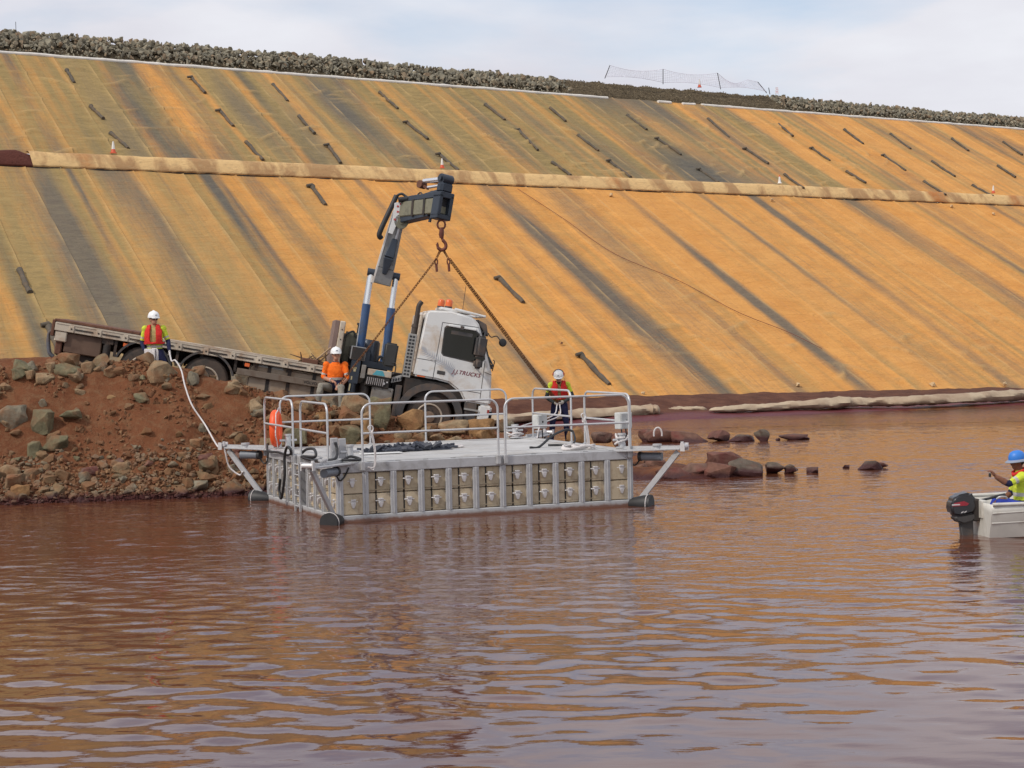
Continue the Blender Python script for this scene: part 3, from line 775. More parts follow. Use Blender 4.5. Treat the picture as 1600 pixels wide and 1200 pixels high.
scatter(120, lambda r: (r.uniform(-2.5, 6.5), r.triangular(-0.1, 1.1, 0.15)), lambda r: r.triangular(0.14, 0.50, 0.20), 'along the bank foot', 'stones along the bank foot', [M_ROCK]*5+[M_GREY, M_WET], 1)
def crest_gen(r):
    a = r.uniform(-2.5, 4.5); return a, bcr(a)+r.uniform(-0.45, 0.25)
scatter(55, crest_gen, lambda r: r.triangular(0.16, 0.55, 0.24), 'on the bank top', 'rocks along the bank top', [M_ROCK]*4+[M_TAN, M_GREY, M_GREEN], 2)
def face_gen(r):
    a = r.uniform(-2.5, 5.0) if r.random() < 0.55 else r.uniform(-2.5, 0.5); return a, r.uniform(0.6, bcr(a)-0.3)
scatter(60, face_gen, lambda r: r.triangular(0.11, 0.40, 0.15), 'half buried in the red bank face', 'rocks half buried in the bank face', allm, 3)
def heap_gen(r):
    a = r.uniform(4.2, 9.8); return a, r.uniform(0.2, bcr(a)+0.5)
scatter(95, heap_gen, lambda r: r.triangular(0.18, 0.62, 0.30), 'in the rock heap', 'rocks heaped between float and truck', [M_ROCK]*3+[M_TAN, M_ORANGE], 4)
# too many and too small to count: rubble in the bank
def joined(name, items, mat, bases):
    arr = []
    for me in bases:
        v = np.zeros(len(me.vertices)*3); me.vertices.foreach_get('co', v); me.calc_loop_triangles()
        t = np.zeros(len(me.loop_triangles)*3, np.int32); me.loop_triangles.foreach_get('vertices', t); arr.append((v.reshape(-1, 3), t.reshape(-1, 3)))
    V = []; T = []; b = 0
    for i, (p, sc, rot) in enumerate(items):
        v, t = arr[i % len(arr)]; M = np.array(Euler(rot).to_matrix())
        V.append((v*np.array(sc))@M.T+np.array(p)); T.append(t+b); b += len(v)
    V = np.vstack(V); T = np.vstack(T)
    me = bpy.data.meshes.new(name); me.from_pydata(V.tolist(), [], T.tolist()); o = link(name, me, mat); return o
SMALL = [rock_mesh('pebble', 300+i, 10, 0) for i in range(6)]
rng = random.Random(5); items = []
for i in range(15000):
    u = rng.random(); a = rng.uniform(-3, 10.5)
    b = rng.uniform(-0.15, 1.1)*rng.random() if u < 0.5 else (rng.uniform(0, bcr(a)+0.3) if u < 0.85 else bcr(a)+rng.uniform(-0.5, 0.5))
    if u > 0.5 and noise.noise(Vector((a*0.8, b*0.9, 4))) < -0.02: continue
    p = ramp_pt(a, b)
    if p.z < -0.1: continue
    w = rng.triangular(0.018, 0.13, 0.035)
    items.append((p, (w, w*rng.uniform(.7, 1), w*rng.uniform(.5, .9)), (rng.uniform(0, 6), rng.uniform(0, 6), rng.uniform(0, 6))))
k = NT('rubble'); P = k.n('ShaderNodeNewGeometry').outputs['Position']; ri = k.n('ShaderNodeNewGeometry').outputs['Random Per Island']
cc = k.mix(ri, (0.125, 0.048, 0.024), (0.235, 0.135, 0.072)); s_ = k.n('ShaderNodeSeparateXYZ'); k.t.links.new(P, s_.inputs[0])
cc = k.mix(k.ramp(s_.outputs[2], 0.08, 0.2, (1, 1, 1), (0, 0, 0)), cc, (0.062, 0.022, 0.02))
M_RUB = k.fin(cc, 0.95, None, 0, 0.2)
o = joined('rubble', items, M_RUB, SMALL); tag(o, 'small loose rubble spilling down the red bank', 'rubble', kind='stuff')

FOOT = [rock_mesh('foot_stone_shape', 500+i, 14, 1) for i in range(6)]
items = []
for i in range(1500):
    a = rng.uniform(-3, 6.8); b = rng.triangular(-0.25, 1.25, 0.1)
    if b > 0.45 and noise.noise(Vector((a*0.7, b, 14))) < -0.05: continue
    p = ramp_pt(a, b); w = rng.triangular(0.045, 0.135, 0.06)
    items.append((p+Vector((0, 0, w*0.2)), (w, w*rng.uniform(.7, 1), w*rng.uniform(.5, .85)), (rng.uniform(-.6, .6), rng.uniform(-.6, .6), rng.uniform(0, 6))))
k = NT('foot_stone'); P = k.n('ShaderNodeNewGeometry').outputs['Position']; ri = k.n('ShaderNodeNewGeometry').outputs['Random Per Island']
cr = k.n('ShaderNodeValToRGB'); e = cr.color_ramp.elements
while len(e) < 5: e.new(0.5)
for i, c in enumerate([(0.15, 0.075, 0.042), (0.21, 0.135, 0.080), (0.165, 0.135, 0.090), (0.24, 0.165, 0.105), (0.18, 0.095, 0.055)]): e[i].position = i/4; e[i].color = (*c, 1)
k.put(cr.inputs[0], ri); s_ = k.n('ShaderNodeSeparateXYZ'); k.t.links.new(P, s_.inputs[0]); nz_ = k.noise(P, 6, 5, 0.6)
cc = k.mix(k.ramp(nz_, 0.5, 0.75), cr.outputs[0], (0.19, 0.085, 0.042))
cc = k.mix(k.ramp(k.math('ADD', s_.outputs[2], k.math('MULTIPLY', nz_, 0.2)), 0.14, 0.26, (1, 1, 1), (0, 0, 0)), cc, (0.075, 0.030, 0.027))
o = joined('foot_stones', items, k.fin(cc, 0.85, k.bump(k.noise(P, 25, 5, 0.7), 0.6, 0.03), 0, 0.3), FOOT); tag(o, 'belt of loose brown stones along the waterline of the red bank', 'stones', kind='stuff')

# ------------------------------------------------------------------ rock facing on the dam crest
k = NT('riprap'); P = k.n('ShaderNodeNewGeometry').outputs['Position']; ge = k.n('ShaderNodeNewGeometry'); oi = k.n('ShaderNodeObjectInfo')
rr = k.math('FRACT', k.math('ADD', ge.outputs['Random Per Island'], oi.outputs['Random']))
cr = k.n('ShaderNodeValToRGB'); e = cr.color_ramp.elements
while len(e) < 6: e.new(0.5)
for i, c in enumerate([(0.17, 0.15, 0.11), (0.27, 0.24, 0.175), (0.34, 0.31, 0.235), (0.23, 0.215, 0.17), (0.37, 0.32, 0.23), (0.29, 0.20, 0.125)]): e[i].position = i/5; e[i].color = (*c, 1)
k.put(cr.inputs[0], rr)
M_RIP = k.fin(k.mix(k.ramp(k.noise(P, 5, 4, 0.6), 0.3, 0.7), k.mix(1.0, cr.outputs[0], (0.6, 0.6, 0.6), 'MULTIPLY'), cr.outputs[0]), 0.92, None, 0, 0.2)
RIPS = [rock_mesh('riprap_shape', 400+i, 13, 0) for i in range(8)]
for me in RIPS: me.materials.append(M_RIP)
rng = random.Random(9); big = []; items = []
def rip_at(s, t, w): return crest_pt(s, t, 0.02)
sA, sB = S0+0.5, S1-0.5
s = sA
allr = []
for i in range(8600):
    s = rng.uniform(sA, sB)
    if MOUND0+0.6 < s < MOUND1-0.4: continue
    if s > MOUND1 and rng.random() < 0.1: continue
    t = rng.random()**0.85*1.16
    base = 0.10 if t < 0.33 else 0.19
    w = base*rng.choice((0.5, 0.6, 0.7, 0.8, 0.9, 1.0, 1.1, 1.25, 1.5))*(1.0 if s < MOUND0 else 0.9)
    allr.append((w*(1.25 if t > 0.85 else 1)-0.0014*(s-sA), s, t, w))
allr.sort(reverse=True)
rip_n = 0
for kx, s, t, w in allr:
    p = rip_at(s, t, w)+Vector((0, 0, rng.uniform(-0.03, 0.07))); rot = (rng.uniform(0, 6), rng.uniform(0, 6), rng.uniform(0, 6)); sc = (w, w*rng.uniform(.75, 1), w*rng.uniform(.65, .95))
    ppx = img_x(p)
    if rip_n < 290 and t > 0.25 and 0 < ppx < 1600:
        o = bpy.data.objects.new('riprap_stone', RIPS[rip_n % 8]); COL.objects.link(o); o.location = p; o.rotation_euler = rot; o.scale = sc
        tag(o, 'large stone in the crest rock facing, '+('high' if t > 0.7 else 'mid-height')+', '+next(z for lim, z in ((100, 'at the far left edge'), (200, 'above the first dark tubes at left'), (300, 'left of the second dark tube'), (420, 'above the next dark tubes'), (560, 'left of and above the crane'), (700, 'above the crane'), (950, 'just left of the brown soil mound'), (1300, 'just right of the brown soil mound'), (9999, 'toward the right picture edge')) if ppx < lim), 'stone', 'largest stones of the crest rock facing'); rip_n += 1
    else: items.append((p, sc, rot))
o = joined('crest_rock_facing', items, M_RIP, RIPS); tag(o, 'grey-brown rock facing along the dam crest', 'rock facing', kind='stuff')
# gravel over the brown soil mound
items = []
for i in range(3200):
    s = rng.uniform(MOUND0-0.3, MOUND1+0.3); t = rng.uniform(0, 1.2); w = rng.uniform(0.025, 0.06)
    items.append((crest_pt(s, t, 0.09+0.10*noise.fractal(Vector((s*1.3, t*2.2, 3)), 1, 2, 4)-0.03), (w, w, w*0.8), (rng.uniform(0, 6), rng.uniform(0, 6), 0)))
k = NT('mound_gravel'); ri = k.n('ShaderNodeNewGeometry').outputs['Random Per Island']
o = joined('mound_gravel', items, k.fin(k.mix(ri, (0.09, 0.07, 0.042), (0.24, 0.19, 0.12)), 0.95), SMALL); tag(o, 'fine gravel on the brown soil mound of the crest', 'gravel', kind='stuff')

# ================================================================== THE FLOATING PLATFORM
PX0, PY0, PYAW, PWID, PLEN, PDK = -2.991, 31.323, 0.3732, 5.518, 4.935, 1.005
pon = empty('floating_platform', (PX0, PY0, 0), (0, 0, PYAW))
tag(pon, 'square grey aluminium work float of tan blocks with handrails, moored by the rocks', 'float')
PM = Matrix.Translation((PX0, PY0, 0)) @ Matrix.Rotation(PYAW, 4, 'Z')
def pw(u, v, z): return PM @ Vector((u, v, z))
M_ALU = pmat('dull_aluminium', (0.47, 0.47, 0.48), 0.45, 0.25, 0.10, 5, 0.10, 60, (0.30, 0.29, 0.28), 0.25, 3)
M_RAIL = pmat('galvanised_rail', (0.54, 0.54, 0.55), 0.38, 0.35, 0.08, 6)
M_DECK = pmat('deck_plate', (0.47, 0.465, 0.46), 0.65, 0.05, 0.14, 1.6, 0.25, 25, (0.36, 0.335, 0.31), 0.35, 1.4)
k = NT('tan_plastic'); v = k.coord('Object'); oi = k.n('ShaderNodeObjectInfo'); P = k.n('ShaderNodeNewGeometry').outputs['Position']
c_ = k.mix(oi.outputs['Random'], (0.40, 0.325, 0.215), (0.52, 0.43, 0.305)); c_ = k.mix(k.ramp(k.noise(P, 9, 6, 0.7), 0.50, 0.72), c_, (0.32, 0.24, 0.155)); c_ = k.mix(k.ramp(k.noise(k.scaled(P, (14, 14, 2)), 1, 5, 0.7), 0.58, 0.75), c_, (0.27, 0.17, 0.105))
M_TANB = k.fin(c_, 0.55, k.bump(k.noise(v, 25, 3), 0.12, 0.02))
M_TAND = pmat('tan_plastic_shade_face', (0.285, 0.235, 0.165), 0.6, 0, 0.10, 3)
M_BLACK = pmat('black_rubber', (0.022, 0.022, 0.024), 0.55, 0, 0.25, 6, 0.1, 30)
M_LATCH = pmat('bright_latch', (0.62, 0.60, 0.60), 0.35, 0.3, 0.1, 10)
M_BOXG = pmat('pale_grey_enamel', (0.52, 0.53, 0.52), 0.45)
M_WHITE = pmat('white_paint', (0.72, 0.72, 0.71), 0.4, 0, 0.06, 3, 0, 40, (0.5, 0.44, 0.38), 0.1, 2)
M_ROPE = None
k = NT('white_rope'); v = k.coord('Object')
wv = k.n('ShaderNodeTexWave', {'Scale': 30.0, 'Distortion': 1.0}); k.t.links.new(v, wv.inputs['Vector'])
M_ROPE = k.fin(k.mix(wv.outputs[0], (0.60, 0.56, 0.55), (0.80, 0.76, 0.75)), 0.8, k.bump(wv.outputs[0], 0.5, 0.01))
W_, L_ = PWID, PLEN
# deck: plate with low cover strips and lids
b = MB(); b.box(0.02, W_-0.02, 0.02, L_-0.02, PDK-0.05, PDK); b.build('deck', M_DECK, pon, bevel=0.01)
for (u0, u1, v0, v1) in ((0.10, W_-0.10, L_-0.28, L_-0.12), (0.10, W_-0.10, 0.14, 0.30), (0.12, 0.30, 0.35, L_-0.35), (W_-0.30, W_-0.12, 0.35, L_-0.35)):
    b = MB(); b.box(u0, u1, v0, v1, PDK, PDK+0.012); b.build('deck_strip', M_DECK, pon, bevel=0.006)
for v0 in (1.2, 3.3):
    b = MB(); b.box(0.34, W_-0.34, v0, v0+0.02, PDK, PDK+0.004); b.build('deck_seam', M_ALU, pon)
# edge beams: fascia (with bolt slots) and bottom beam on each side
def edge_beam(z0, z1, out, name, mt=None):
    for (u0, u1, v0, v1) in ((-out, W_+out, -out, 0.10), (-out, W_+out, L_-0.10, L_+out), (-out, 0.10, 0.103, L_-0.103), (W_-0.10, W_+out, 0.103, L_-0.103)):
        b = MB(); b.box(u0, u1, v0, v1, z0, z1); b.build(name, mt or M_ALU, pon, bevel=0.012)
edge_beam(PDK-0.165, PDK+0.006, 0.0, 'fascia_beam')
k = NT('stained_beam'); P = k.n('ShaderNodeNewGeometry').outputs['Position']; s_ = k.n('ShaderNodeSeparateXYZ'); k.t.links.new(P, s_.inputs[0])
sc_ = k.ramp(k.math('ADD', s_.outputs[2], k.math('MULTIPLY', k.noise(P, 5, 5, 0.7), 0.10)), 0.075, 0.125, (1, 1, 1), (0, 0, 0))
M_BEAM = k.fin(k.mix(sc_, k.mix(k.noise(P, 6, 5), (0.40, 0.40, 0.40), (0.52, 0.52, 0.53)), (0.20, 0.105, 0.075)), 0.5, None, 0.2)
edge_beam(-0.12, 0.115, 0.0, 'bottom_beam', M_BEAM)
def slot(u, v, du, dv):
    b = MB(); b.box(u-du, u+du, v-dv, v+dv, PDK+0.004, PDK+0.012); b.build('bolt_slot', M_BLACK, pon)
for i in range(1, 11):
    slot(W_*i/11+0.1, 0.05, 0.045, 0.012)
# posts and float blocks
def block_mesh():
    b = MB(); w, h, d = 0.48, 0.345, 0.42
    b.box(-w/2+0.005, -0.055, 0.012, d, 0, h); b.box(-0.045, w/2-0.005, 0.0, d, 0, h)
    b.box(-w/2+0.008, w/2-0.008, -0.008, 0.02, 0.035, 0.055)
    return b.mesh('float_block', bevel=0.022, seg=2, smooth=35)
def latch_mesh():
    b = MB(); b.box(-0.045, 0.045, -0.075, 0.01, 0.235, 0.262)
    b.hexa([(-0.018, -0.07, 0.11), (0.018, -0.07, 0.11), (0.018, 0.01, 0.11), (-0.018, 0.01, 0.11), (-0.045, -0.075, 0.20), (0.045, -0.075, 0.20), (0.045, 0.01, 0.20), (-0.045, 0.01, 0.20)])
    b.box(-0.04, 0.04, -0.06, 0.01, 0.2, 0.236); b.cyl((-0.09, -0.035, 0.218), (0.09, -0.035, 0.218), 0.012, 8)
    return b.mesh('latch', bevel=0.006, smooth=40)
BLK = block_mesh(); BLK.materials.append(M_TANB); LAT = latch_mesh(); LAT.materials.append(M_LATCH)
GRV = MB().box(-0.058, -0.042, 0.004, 0.06, 0.01, 0.335).mesh('groove'); GRV.materials.append(M_BLACK)
def block(u, v, z, rz):
    o = bpy.data.objects.new('float_block', BLK); COL.objects.link(o); o.parent = pon; o.location = (u, v, z); o.rotation_euler = (0, 0, rz)
    for nm, me in (('latch', LAT), ('groove', GRV)):
        c = bpy.data.objects.new(nm, me); COL.objects.link(c); c.parent = o
        if nm == 'latch': c.location.x = 0.02+random.uniform(-.01, .01)
NB, NS = 11, 10; bw = W_/NB; bs = L_/NS
for i in range(NB):
    for j in range(2): block((i+0.5)*bw, 0.055, 0.125+j*0.358, 0)
for i in range(NS):
    if i == 5: continue
    for j in range(2):
        block(0.055, L_-(i+0.5)*bs, 0.125+j*0.358, R(-90))
        block(W_-0.055, (i+0.5)*bs, 0.125+j*0.358, R(90))
def post(u, v, rz, name='post'):
    b = MB(); b.box(-0.055, 0.055, -0.012, 0.09, 0.115, PDK-0.165); b.box(-0.012, 0.012, -0.03, -0.012, 0.115, PDK-0.165)
    o = b.build(name, M_ALU, pon, bevel=0.006); o.location = (u, v, 0); o.rotation_euler = (0, 0, rz)
for i in range(NB+1): post(min(max(i*bw, 0.055), W_-0.055), 0.016, 0)
for i in range(1, NS+1):
    post(0.016, min(i*bs, L_-0.055), R(-90)); post(W_-0.016, min(i*bs, L_-0.055), R(90))
# handrails: a bent top tube on two legs and a knee rail
def rail(p, q, ends=('bend', 'bend'), legs=None):
    p = Vector((*p, PDK)); q = Vector((*q, PDK)); d = (q-p).normalized(); r = 0.17; H = 1.0; T = Vector((0, 0, 1))
    b = MB()
    pts = [p-T*0.10, p+T*(H-r)]
    pts += [p+d*(r-r*math.cos(t))+T*(H-r+r*math.sin(t)) for t in np.linspace(0.2, math.pi/2, 7)]
    pts += [q-d*(r-r*math.cos(t))+T*(H-r+r*math.sin(t)) for t in np.linspace(math.pi/2, 0.2, 7)]
    pts += [q+T*(H-r), q-T*0.10]
    b.tube(pts, 0.0200, 10)
    o = b.build('handrail', M_RAIL, pon, smooth=50)
    k_ = MB(); k_.tube([p+T*0.498, q+T*0.498], 0.0195, 10); k_.build('knee_rail', M_RAIL, o, smooth=50)
    for c in (p, q):
        f = MB(); f.box(c.x-0.035, c.x+0.035, c.y-0.035, c.y+0.035, PDK-0.13, PDK+0.02); f.build('socket', M_ALU, o, bevel=0.005)
rail((0.45, -0.03), (2.92, -0.03)); rail((3.05, -0.03), (W_-0.08, -0.03))
rail((-0.03, 0.42), (-0.03, 2.20)); rail((-0.03, 2.75), (-0.03, L_-0.06))
rail((0.30, L_+0.03), (2.12, L_+0.03)); rail((3.28, L_+0.03), (5.02, L_+0.03))
rail((W_+0.03, L_-0.10), (W_+0.03, 2.85)); rail((W_+0.03, 2.20), (W_+0.03, 0.16))
# boarding ladder in the gap of the left side
vl = 2.47
b = MB()
for dv in (-0.17, 0.17): b.box(-0.06, -0.02, vl+dv-0.018, vl+dv+0.018, -0.25, PDK)
lad = b.build('ladder', M_ALU, pon, bevel=0.005)
for i in range(6):
    b = MB(); b.cyl((-0.04, vl-0.17, -0.1+i*0.19), (-0.04, vl+0.17, -0.1+i*0.19), 0.014, 8); b.build('rung', M_RAIL, lad, smooth=50)
# corner support arms: deck plate, roller, strut to the waterline, rubber boot, winch motor
def corner_arm(cu, cv, ang, tilt=0.0):
    e = empty('support_arm', (cu, cv, 0), (0, 0, ang), pon)      # local x points outwards
    b = MB(); z = PDK-0.02
    pl = [(-0.35, 0.26), (0.10, 0.20), (0.98, 0.075), (1.10, 0.0), (0.98, -0.075), (0.10, -0.20), (-0.35, -0.26)]
    n = len(pl); vs = [(x, y, z+tilt*x) for x, y in pl]+[(x, y, z+tilt*x+0.03) for x, y in pl]
    b.add(vs, [tuple(range(n))[::-1], tuple(range(n, 2*n))]+[(i, (i+1) % n, n+(i+1) % n, n+i) for i in range(n)])
    b.build('arm_plate', M_ALU, e, bevel=0.005)
    b = MB(); b.beam((-0.1, 0, z+0.06), (1.0, 0, z+0.05+tilt), 0.05, 0.05); b.cyl((0.55, 0, z+0.03), (0.55, 0, z+0.10), 0.06, 12); b.cyl((0.55, 0, z+0.10), (0.55, 0, z+0.13), 0.085, 12)
    b.build('arm_beam', M_ALU, e, smooth=40)
    b = MB(); b.beam((0.94, 0, z-0.01), (0.20, 0, 0.10), 0.10, 0.055, up=(0, 1, 0)); b.build('strut', M_ALU, e, bevel=0.006)
    b = MB(); b.cyl((1.06, -0.10, z+0.06+tilt), (1.06, 0.10, z+0.06+tilt), 0.045, 12); b.box(1.02, 1.10, -0.12, -0.10, z-0.02+tilt, z+0.12+tilt); b.box(1.02, 1.10, 0.10, 0.12, z-0.02+tilt, z+0.12+tilt)
    b.cyl((1.0, 0.06, z+0.05+tilt), (1.0, 0.06, z+0.14+tilt), 0.03, 8)
    b.build('fairlead_roller', M_LATCH, e, smooth=40)
    b = MB(); b.cyl((0.22, 0.05, z-0.10), (0.62, 0.05, z-0.10), 0.075, 16); b.build('winch_motor', M_GREYP, e, smooth=40)
    b = MB(); b.cyl((0.18, 0.05, z-0.10), (0.24, 0.05, z-0.10), 0.085, 14); b.build('motor_cap', M_BLACK, e, smooth=40)
    b = MB(); b.tube(spline([(0.2, 0.05, z-0.16), (0.10, 0.06, z-0.26), (0.0, 0.1, z-0.2), (-0.05, 0.16, z-0.05)]), 0.014, 6)
    b.build('motor_lead', M_BLACK, e, smooth=40)
    b = MB(); A = Vector((-0.12, 0, 0.04)); B = Vector((0.42, 0, 0.035))
    b.tube([A, A.lerp(B, 0.35), A.lerp(B, 0.75), B], [0.03, 0.11, 0.165, 0.17], 16); b.build('rubber_boot', M_BLACK, e, smooth=50)
    b = MB(); b.tube([Vector((0.36, 0.172*math.cos(t), 0.037+0.172*math.sin(t))) for t in np.linspace(0, 6.28, 18)[:-1]], 0.009, 5, closed=True)
    b.build('boot_lashing', M_ROPE, e)
    return e
M_GREYP = pmat('grey_motor', (0.16, 0.175, 0.20), 0.5, 0.1)
corner_arm(0.06, 0.06, R(-135)); corner_arm(W_-0.06, 0.06, R(-45), 0.03); corner_arm(0.06, L_-0.06, R(135), 0.02); corner_arm(W_-0.06, L_-0.06, R(45))
# bollards
def bollard(u, v):
    b = MB(); b.lathe([(0.11, PDK+0.02), (0.11, PDK+0.04), (0.062, PDK+0.05), (0.058, PDK+0.25), (0.075, PDK+0.26), (0.075, PDK+0.29)], 16); b.xform(Matrix.Translation((u, v, 0)))
    b.cyl((u-0.17, v, PDK+0.17), (u+0.17, v, PDK+0.17), 0.022, 8); b.build('bollard', M_RAIL, pon, smooth=40)
bollard(0.36, 0.42); bollard(W_-0.45, L_-0.30); bollard(W_-0.06, 0.34); bollard(0.33, L_-0.42)
# electric boxes on the rails
def ebox(u, v, z, w, h, d, rz, name='junction_box'):
    e = empty(name, (u, v, z), (0, 0, rz), pon)
    b = MB(); b.box(-w/2, w/2, -d, 0, 0, h); b.build('box_body', M_BOXG, e, bevel=0.012)
    b = MB(); b.box(-w/2+0.012, w/2-0.012, -d-0.012, -d, 0.012, h-0.012); b.build('box_lid', M_BOXG, e, bevel=0.006)
    b = MB(); b.box(-0.02, 0.01, -d-0.02, -d-0.012, h*0.42, h*0.56); b.build('lock', M_BLACK, e)
    for dx in (-0.05, 0.06):
        b = MB(); b.tube(spline([(dx, -d/2, 0), (dx+0.01, -d/2, -0.12), (dx+0.04, -d/2+0.05, -0.25)]), 0.012, 6); b.build('cable', M_BLACK, e)
ebox(W_+0.0, 0.52, PDK+0.36, 0.30, 0.30, 0.16, R(20)); ebox(W_-0.02, L_-0.45, PDK+0.20, 0.26, 0.28, 0.16, R(20))
e = empty('switch_bracket', (-0.0, 0.34, PDK), (0, 0, 0), pon)
b = MB(); b.box(0.0, 0.13, 0.0, 0.06, 0, 0.42); b.box(0.17, 0.30, 0.1, 0.14, 0.06, 0.40); b.build('bracket_channel', M_ALU, e, bevel=0.008)
b = MB()
for i in range(5): b.cyl((0.03+0.07*(i % 2), -0.012, 0.05+i*0.075), (0.03+0.07*(i % 2), 0.0, 0.05+i*0.075), 0.011, 6)
b.build('bracket_bolt', M_LATCH, e)
# black cables and hose of the left side
def hose(pts, r, name='hose', mat=None, parent=None):
    b = MB(); b.tube(spline(pts, 8), r, 8); return b.build(name, mat or M_BLACK, parent, smooth=60)
hose([(-0.05, L_-0.30, PDK+0.10), (-0.07, L_-0.45, PDK-0.02), (-0.06, L_-1.2, PDK+0.0), (-0.06, 3.1, PDK-0.02), (-0.08, 2.75, PDK+0.02)], 0.022, 'cable_run', None, pon)
hose([(-0.08, 2.70, PDK+0.02), (-0.12, 2.62, PDK+0.12), (-0.12, 2.85, PDK+0.14), (-0.12, 3.05, PDK-0.05), (-0.12, 3.08, 0.60), (-0.12, 3.35, 0.18), (-0.12, 3.50, 0.30), (-0.12, 3.42, 0.52)], 0.026, 'hanging_hose', None, pon)
hose([(-0.02, 2.25, PDK+0.05), (0.04, 2.05, PDK+0.14), (0.05, 1.6, PDK+0.16), (0.0, 1.35, PDK+0.05), (-0.03, 1.9, PDK+0.02), (-0.04, 2.1, PDK+0.0), (-0.03, 1.5, PDK-0.02), (-0.03, 0.7, PDK+0.02), (0.0, 0.2, PDK+0.06), (-0.05, 0.0, PDK+0.06)], 0.026, 'hanging_hose', None, pon)
hose([(-0.14, 0.02, PDK+0.04), (0.02, 0.1, PDK+0.10), (0.10, 0.3, PDK+0.22), (0.08, 0.33, PDK+0.35)], 0.024, 'cable_run', None, pon)
hose([(0.12, 0.10, PDK+0.04), (0.3, 0.2, PDK+0.10), (0.46, 0.12, PDK+0.05), (0.30, 0.0, PDK+0.05), (0.1, 0.05, PDK+0.06)], 0.024, 'cable_run', None, pon)

# ------------------------------------------------------------------ loose things on the float
# lifebuoy hung on the back left rail post, seen almost edge on
lb = empty('lifebuoy', pw(0.14, L_-0.25, PDK+0.40), (0, 0, PYAW+R(65))); tag(lb, 'orange lifebuoy with white grab line hung at the back left rail', 'lifebuoy')
b = MB(); b.tube([Vector((0.19*math.cos(t), 0, 0.27*math.sin(t))) for t in np.linspace(0, 2*math.pi, 33)[:-1]], 0.092, 12, closed=True)
b.build('ring', pmat('orange_buoy', (0.85, 0.10, 0.02), 0.45, 0, 0.05), lb, smooth=60)
b = MB(); b.tube([Vector(((0.29+0.03*math.sin(6*t))*math.cos(t), -0.05, (0.37+0.03*math.sin(6*t))*math.sin(t))) for t in np.linspace(0, 2*math.pi, 41)[:-1]], 0.011, 6, closed=True)
b.build('grab_line', M_ROPE, lb)
# rope hanks tied on rails
def hank(u, v, z, L, label, nl=3, dv=-0.03):
    b = MB()
    for i in range(nl):
        o_ = 0.02*i
        b.tube(spline([(u-0.01+o_, v+dv, z+0.02), (u+0.02+o_, v+dv-0.01, z-0.1), (u+0.05+0.02*i, v+dv-0.02, z-L*0.6), (u+0.02+o_, v+dv-0.03, z-L+0.05*i), (u-0.05-0.03*i, v+dv-0.03, z-L*0.93)]), 0.011, 6)
    b.tube([Vector((u+0.0, v+0.035*math.cos(t), z+0.035*math.sin(t))) for t in np.linspace(0, 6.28, 12)[:-1]], 0.012, 6, closed=True)
    b.tube([Vector((u+0.02, v+0.04*math.cos(t), z+0.04*math.sin(t))) for t in np.linspace(0, 6.28, 12)[:-1]], 0.012, 6, closed=True)
    b.tube(spline([(u-0.02, v+dv, z+0.03), (u-0.05, v+dv, z+0.10), (u, v+dv, z+0.13), (u+0.04, v+dv, z+0.08), (u+0.01, v+dv, z)]), 0.011, 6)
    b.xform(PM); o = b.build('rope', M_ROPE, smooth=60); tag(o, label, 'rope'); return o
hank(0.60, -0.03, PDK+0.50, 0.62, 'white rope hank tied to the front rail and hanging over the deck edge', 2)
hank(4.95, 0.9, PDK+0.52, 0.62, 'pale rope hank tied to the right rail beside the grey box', 3)
def coil(c, r0, n, label, lump=0.03, rr=0.016, turns=4):
    rng_ = random.Random(int(c[0]*100)); pts = []
    for i in range(n):
        t = i/n*turns*6.283; q = r0*(0.55+0.45*math.sin(i*0.37)+0.2*rng_.random())
        pts.append((c[0]+q*math.cos(t), c[1]+0.5*q*math.sin(t), c[2]+rr+lump*rng_.random()))
    b = MB(); b.tube(spline(pts, 4), rr, 6); b.xform(PM); o = b.build('rope', M_ROPE, smooth=60); tag(o, label, 'rope')
coil((4.75, 0.62, PDK), 0.30, 26, 'loose heap of white rope on the deck near the right front corner', 0.07, 0.022)
coil((W_-0.06, 0.34, PDK+0.02), 0.13, 20, 'white rope wound round the bollard at the right front corner', 0.25, 0.018)
coil((W_-0.45, L_-0.30, PDK+0.02), 0.16, 16, 'white rope looped round the bollard at the back of the deck', 0.12, 0.016)
coil((3.15, 2.7, PDK), 0.14, 9, 'small white rag-like rope end on the middle of the deck', 0.03, 0.02)
# black rubber net and a white board on the deck
b = MB(); rng = random.Random(3)
c0 = (2.05, 2.45)
for i in range(150):
    u = c0[0]+rng.gauss(0, 0.36); v = c0[1]+rng.gauss(0, 0.13); u = max(1.3, min(2.85, u)); r_ = rng.uniform(0.02, 0.045)
    a = Vector((u, v, PDK+0.02+rng.random()*0.03)); th = rng.uniform(0, 6.28); l_ = rng.uniform(0.1, 0.3)
    bb_ = a+Vector((math.cos(th)*l_, math.sin(th)*l_*0.4, rng.uniform(-0.01, 0.05) if rng.random() > 0.12 else 0.10)); bb_.z = max(bb_.z, PDK+0.02)
    b.tube([a, a.lerp(bb_, .5)+Vector((0, 0, 0.015)), bb_], r_, 5)
b.add([(1.3, 2.32, PDK+0.004), (2.9, 2.28, PDK+0.004), (2.95, 2.6, PDK+0.004), (1.25, 2.65, PDK+0.004), (1.4, 2.36, PDK+0.05), (2.8, 2.32, PDK+0.045), (2.85, 2.55, PDK+0.05), (1.35, 2.6, PDK+0.05)], [(0, 3, 2, 1), (4, 5, 6, 7), (0, 1, 5, 4), (1, 2, 6, 5), (2, 3, 7, 6), (3, 0, 4, 7)])
b.xform(PM); o = b.build('rubber_net', pmat('dark_rubber', (0.045, 0.05, 0.068), 0.6)); tag(o, 'dark rubber net heaped on the middle of the deck', 'net')
